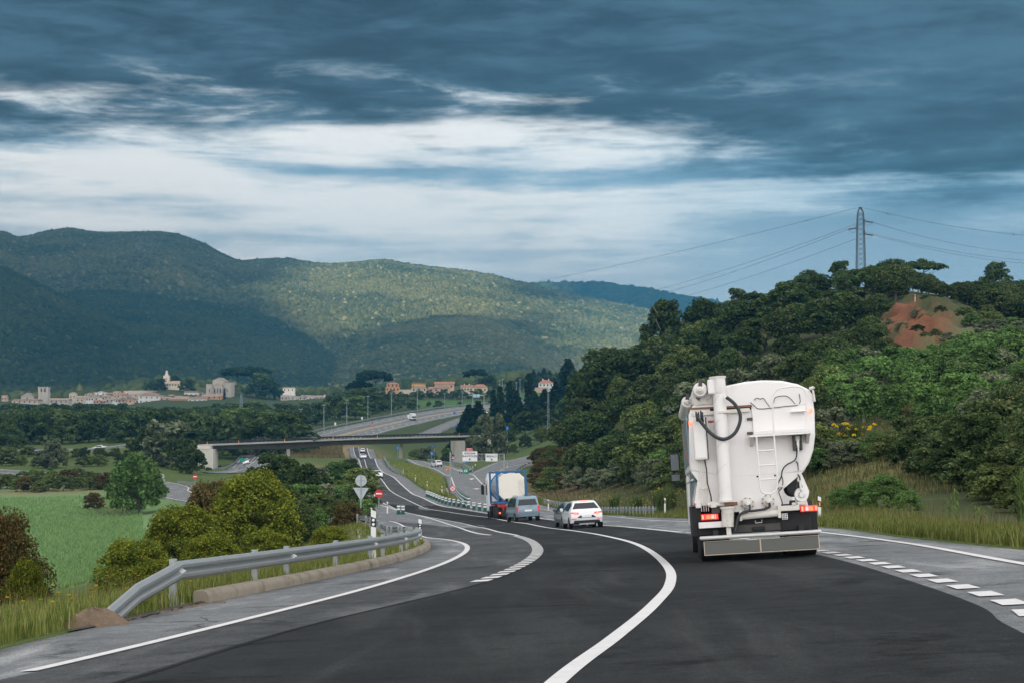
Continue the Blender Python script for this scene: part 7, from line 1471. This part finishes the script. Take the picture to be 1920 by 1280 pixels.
# foot of the pipe
q0, q1 = T(322, 852), T(500, 852); ha = MB().tube([(q0[0], -.22, q0[1]), (q1[0], -.22, q1[1])], .042, 14).build('cross_auger', wp2, TR, smooth=40); B('gear_block', 420, 500, -.3, -.14, 842, 862, rust, ha); B('joint', 338, 372, -.29, -.15, 836, 870, wp2, ha)
q0, q1 = T(441, 990), T(441, 872); MB().tube([(q0[0], -.20, q0[1]), (q1[0], -.20, q1[1])], [.115,.125], 20).build('pipe_foot', wp2, TR, smooth=40); MB().lathe([(.15,0),(.15,.04)], at=(q1[0], -.2, q1[1]-.03), n=20).build('foot_flange', wp2, TR); B('foot_strut', 432, 460, -.26, -.18, 990, 1040, wp2); B('drum', 345, 395, -.18, .0, 868, 905, grime)
# inlets with their hose
for xz, yz in ((562,860),(686,852)):
    q = T(xz, yz); fl = MB().lathe([(.135,0),(.135,.03),(.10,.035),(.09,.10),(.06,.11)], (0,-1,0), (q[0], -.0, q[1]), 24).build('inlet_flange', wp2, TR, smooth=35); MB().lathe([(.055,.08),(.055,.2),(.03,.22)], (0,-1,0), (q[0], 0, q[1]), 8).build('coupling', alu, fl, smooth=30)
    bo = MB()
    for k in range(8): a = k*math.pi/4+.3; bo.lathe([(.012,0),(.012,.045)], (0,-1,0), (q[0]+.117*math.cos(a), 0, q[1]+.117*math.sin(a)), 6)
    bo.build('bolts', grime, fl)
MB().tube([(T(*q)[0], y, T(*q)[1]) for q, y in zip(catmull([(690,862),(690,884),(660,897),(600,903),(545,906),(505,930),(492,970),(488,1005),(470,1028)], 4), np.linspace(-.26, -.16, 33))], .024, 10).build('drain_hose', rub_h, TR, smooth=60); MB().tube([(T(*q)[0], -.27, T(*q)[1]) for q in catmull([(572,866),(573,890),(555,908),(520,918),(502,945),(494,980),(482,1020)], 4)], .02, 10).build('drain_hose', rub_h, TR, smooth=60)
q0, q1 = T(520, 933), T(752, 925); MB().tube([(q0[0], -.12, q0[1]), (q1[0], -.12, q1[1])], .07, 18).build('lower_auger', wp2, TR, smooth=40); B('auger_trough', 545, 720, -.14, .0, 905, 918, rust); B('auger_end', 742, 760, -.2, -.02, 880, 955, wp2); B('auger_end', 512, 526, -.2, -.02, 900, 960, wp2)
# platform box, ladder, handrail
pf = MB(); z0, z1 = T(0,460)[1], T(0,290)[1]; x0, x1 = T(602,380)[0], T(920,380)[0]
pf.box(x0, x1, -.04, .0, z0, z1); bx_ = pf.build('platform_plate', wp, TR, bevel=.01); B('platform_shelf', 575, 945, -.42, -.041, 452, 463, wp, bx_); B('platform_step', 832, 925, -.2, -.041, 318, 326, wp, bx_); B('platform_lip', 600, 940, -.42, -.40, 428, 452, wp, bx_)
for xa in (590, 928):
    q = T(xa, 455); MB().add([(q[0]-.03,-.40,q[1]),(q[0]+.03,-.40,q[1]),(q[0]+.03,0,q[1]),(q[0]-.03,0,q[1]),(q[0]-.03,0,q[1]-.2),(q[0]+.03,0,q[1]-.2)], [(0,1,2,3),(0,4,5,1),(2,5,4,3),(0,3,4),(1,5,2)]).build('bracket', wp2, bx_)
for yz in (348, 434): B('hinge', 568, 602, -.06, -.0, yz-8, yz+8, grime, bx_)
ld = MB()
def tb(mb, pts, y, r): mb.tube([(T(*q)[0], yy, T(*q)[1]) for q, yy in zip(pts, y if isinstance(y, (list, tuple)) else [y]*len(pts))], r, 8)
tb(ld, [(617,462),(622,560),(628,660),(633,760),(640,790),(665,806),(705,806),(730,790),(739,760),(735,660),(728,560),(722,463)], -.44, .016)
for yz in (548, 635, 720): tb(ld, [(617+(yz-462)*.054, yz), (721+(yz-462)*.06, yz)], -.44, .014)
ld.build('ladder', wp, TR, smooth=50); hr_ = MB(); tb(hr_, catmull([(722,463),(720,380),(719,280),(720,230),(732,200),(765,181),(830,176),(880,180),(907,198),(917,235),(921,320)], 4), -.42, .014); tb(hr_, [(719,286),(921,283)], -.41, .008); hr_.build('handrail', wp, TR, smooth=60)
cb_ = MB(); tb(cb_, catmull([(590,248),(612,268),(640,290),(720,290),(800,286),(885,278),(886,215)], 3), -.05, .008); tb(cb_, catmull([(612,235),(630,224),(650,232),(668,228),(690,260),(708,285)], 3), -.06, .008); tb(cb_, catmull([(728,270),(742,228),(800,222),(830,240),(860,275)], 3), -.06, .008); cb_.build('wire_loop', rub_h, TR)
for yz in (700,): 
    for xa in (618, 723): q = T(xa, yz); MB().lathe([(.02,0),(.02,.03)], (0,-1,0), (q[0], -.46, q[1]), 8).build('stop_bolt', chassis, TR)
# hydraulic arm on the right, gusset and lower right auger
B('arm_bracket', 840, 856, -.16, .0, 465, 556, grime); B('arm_bracket', 884, 896, -.16, .0, 465, 556, grime); B('arm_head', 855, 886, -.14, -.02, 468, 500, wp2); ha = MB(); tb(ha, [(870,490),(873,556)], -.12, .028); tb(ha, [(873,556),(876,690)], -.12, .013); tb(ha, [(870,500),(870,530)], -.14, .036); ha.build('hydraulic_ram', alu, TR, smooth=50)
bc = MB(); tb(bc, catmull([(864,540),(862,590),(846,618),(800,640),(776,670),(768,710),(750,745),(748,785)], 4), -.08, .013); tb(bc, catmull([(858,620),(868,640),(872,680)], 4), -.08, .012); tb(bc, catmull([(770,700),(778,740),(768,780),(752,800),(770,860),(772,900)], 4), -.08, .010); bc.build('black_cable', rub_h, TR, smooth=60); B('cable_tee', 745, 782, -.12, -.03, 762, 772, wp2)
MB().prism([T(*q) for q in ((876,690),(892,690),(938,806),(934,832),(918,838),(930,892),(850,892),(862,760))], .06, .12).build('gusset', wp, TR)
q = T(852, 788); MB().lathe([(.15, 0), (.17, .1), (.17, .8)], (0,1,0), (q[0], .06, q[1]+.02), 20).build('side_auger', chassis, TR, smooth=40); q = T(887, 824); sa = MB().lathe([(.07,-.02),(.13,-.02),(.135,.03),(.135,.16)], (0,1,0), (q[0], -.12, q[1]), 24).build('auger_outlet', wp, TR, smooth=35); MB().lathe([(.07,0),(.05,.08)], (0,-1,0), (q[0], -.13, q[1]), 8).build('coupling', alu, sa); MB().tube([(T(882,740)[0], -.1, T(0,740)[1]), (T(880,765)[0], -.14, T(0,765)[1]), (T(884,800)[0], -.2, T(0,800)[1])], .022, 8).build('hose', alu, sa, smooth=50); B('outlet_foot', 862, 912, -.18, .05, 866, 884, wp2)
fb = MB(); tb(fb, [(868,700),(880,720),(884,765)], -.05, .014); fb.build('black_cable', rub_h, TR); B('mid_bracket', 756, 872, -.2, -.05, 884, 916, wp2, bev=.015); B('mid_bracket', 828, 846, -.22, -.06, 868, 884, wp2)
# rear frame, lamps, plate, bumper
B('rear_frame', 262, 945, .05, .45, 930, 1035, chassis); B('frame_side', 230, 285, .1, 3.4, 860, 1040, chassis); B('frame_side', 905, 946, .1, 3.4, 890, 1035, chassis); B('crossmember', 470, 760, -.02, .06, 985, 1030, grime); rg = MB(); tb(rg, [(608,962),(610,978),(648,976),(647,960)], -.05, .009); rg.build('tow_ring', wp2, TR); B('tow_block', 590, 665, -.06, .0, 1000, 1022, chassis)
wb = B('white_beam', 266, 421, -.18, -.02, 955, 991, wp)
def lampset(x0, x1, y0, y1, order):
    o_ = B('tail_lamp', x0, x1, -.16, -.02, y0, y1, lamp_r, bev=.012)
    for a, b_, mt, nm in order: B(nm, x0+(x1-x0)*a, x0+(x1-x0)*b_, -.172, -.161, y0+6, y1-7, mt, o_, bev=0)
lampset(281, 386, 906, 943, ((.30,.56,lamp_o,'indicator'),(.58,.74,lamp_w,'reverse_lamp'),(.06,.14,brake,'lit_bulb'),(.78,.85,brake,'lit_bulb'))); lampset(877, 982, 890, 928, ((.30,.46,lamp_w,'reverse_lamp'),(.48,.72,lamp_o,'indicator'),(.08,.16,brake,'lit_bulb'),(.86,.93,brake,'lit_bulb')))
B('work_lamp', 249, 281, -.14, -.02, 838, 868, alu, bev=.01); B('red_reflector', 240, 250, -.12, -.02, 836, 850, red_s)
np_ = B('number_plate', 766, 802, -.14, -.12, 930, 967, plate_w)
for r_i in range(3):
    for k in range(3): B('plate_mark', 771+k*10, 777+k*10, -.146, -.141, 935+r_i*11, 942+r_i*11, plate_t, np_, bev=0)
q0, q1 = T(272, 1062), T(1000, 1043); bp = MB(); bp.box(-1.17, 1.17, -.30, -.18, T(0,1068)[1]+.02, T(0,1038)[1]+.0); bm_ = bp.build('bumper_bar', alu, TR, bevel=.03)
for x0, x1 in ((300, 630), (638, 980)):
    q = B('grey_panel', x0, x1, -.255, -.225, 1076, 1148, gp, bm_, bev=0); fr2 = MB(); xa, xb = T(x0, 1112)[0], T(x1, 1112)[0]; za, zb2 = T(0,1150)[1], T(0,1073)[1]
    for s in ((xa-.015, xb+.015, za-.015, za), (xa-.015, xb+.015, zb2, zb2+.008), (xa-.015, xa, za, zb2), (xb, xb+.015, za, zb2)): fr2.box(s[0], s[1], -.262, -.222, s[2], s[3])
    fr2.build('panel_frame', pm('panel_edge', (.50,.42,.34), .6, .2, 6), q)
for xq in (-.85, .8): MB().box(xq-.05, xq+.05, -.22, .3, .5, .62).build('bumper_arm', chassis, TR)
for y in (1.15, 2.55):
    for s in (-1, 1):
        for k in (1.01, .71): wheel(TR, s*k, y, .515, .28, rim=(k > 1))
        MB().lathe([(.57,-.02),(.57,.30)], (s,0,0), (s*.82, y, .53), 28).build('mudguard', chassis, TR).scale = (1, 1, 1)
for s in (-1, 1): wheel(TR, s*1.04, 7.35, .515, .31); MB().box(s*.88-.27, s*.88+.27, .28, .34, .28, .95).build('mudflap', chassis, TR)
MB().box(-.45, .45, .3, 9.2, .62, .95).build('chassis', chassis, TR); MB().box(-1.24, -.8, 3.4, 4.8, .45, 1.0).build('tool_box', alu, TR, bevel=.03); MB().box(-1.22, -.8, 5.1, 6.4, .5, 1.0).build('fuel_tank', alu, TR, bevel=.1); MB().box(.8, 1.22, 3.4, 6.2, .5, 1.0).build('side_guard', alu, TR)
for y, z in ((3.4, .98), (3.4, .60)): MB().box(-1.27, -1.15, y-.06, y, z, z+.14).build('side_plate', alu, TR)
cabt = MB().prism([(-1.23,.6),(1.23,.6),(1.23,2.9),(1.08,3.25),(-1.08,3.25),(-1.23,2.9)], 7.0, 9.1).build('cab', wp, TR, bevel=.06); MB().box(-1.245, -1.225, 7.9, 8.9, 1.75, 2.6).build('side_window', glass_d, TR); MB().box(1.225, 1.245, 7.9, 8.9, 1.75, 2.6).build('side_window', glass_d, TR); MB().box(-1.05, 1.05, 9.08, 9.12, 1.8, 2.8).build('windscreen', glass_d, TR)
mir = pm('mirror_glass', (.03, .06, .08), .15, .3, 3, coat=.3)
for s in (-1, 1):
    h1 = MB().box(s*1.47-.115, s*1.47+.115, 8.35, 8.48, 1.92, 2.36).build('mirror', chassis, TR, bevel=.035); MB().box(s*1.47-.095, s*1.47+.095, 8.338, 8.349, 1.95, 2.33).build('mirror_glass', mir, h1); h2 = MB().box(s*1.47-.115, s*1.47+.115, 8.35, 8.48, 1.68, 1.87).build('mirror', chassis, TR, bevel=.035); MB().box(s*1.47-.095, s*1.47+.095, 8.338, 8.349, 1.70, 1.85).build('mirror_glass', mir, h2)
    arm = MB(); arm.tube([(s*1.2, 8.4, 2.45), (s*1.5, 8.42, 2.42), (s*1.5, 8.42, 1.62), (s*1.2, 8.4, 1.6)], .018, 8); arm.build('mirror_arm', chassis, TR)
ra = MB(); tb(ra, [(948,190),(972,182),(975,178)], -.05, .03); tb(ra, [(968,196),(978,268)], -.05, .022); ra.build('tarpaulin_crank', wp2, TR, smooth=50)
X, d = xy1(1426, 34.7); settle(TR, X, d, 4.6); TR.scale = (.965, .965, .965)
# ------------------------------------------------------------------ haze
bpy.context.view_layer.update()
ZTOP = max((o.matrix_world @ Vector(q)).z for o in S.objects if o.type == 'MESH' and not o.name.startswith('cloud') for q in (o.bound_box[6], o.bound_box[1])) + 6.0
hz = MB().box(-4200, 4200, -60, 6250, -60, ZTOP).build('haze', None); tag(hz, kind='stuff')
hm = bpy.data.materials.new('haze'); hm.use_nodes = True; hn = hm.node_tree; hn.nodes.clear(); b = NB(hn)
pv = b.node('ShaderNodeVolumePrincipled', {'Color': (0.056, 0.25, 0.45, 1), 'Density': 0.00019, 'Anisotropy': 0.1})
ho = b.node('ShaderNodeOutputMaterial'); hn.links.new(pv.outputs[0], ho.inputs['Volume']); hz.data.materials.append(hm)
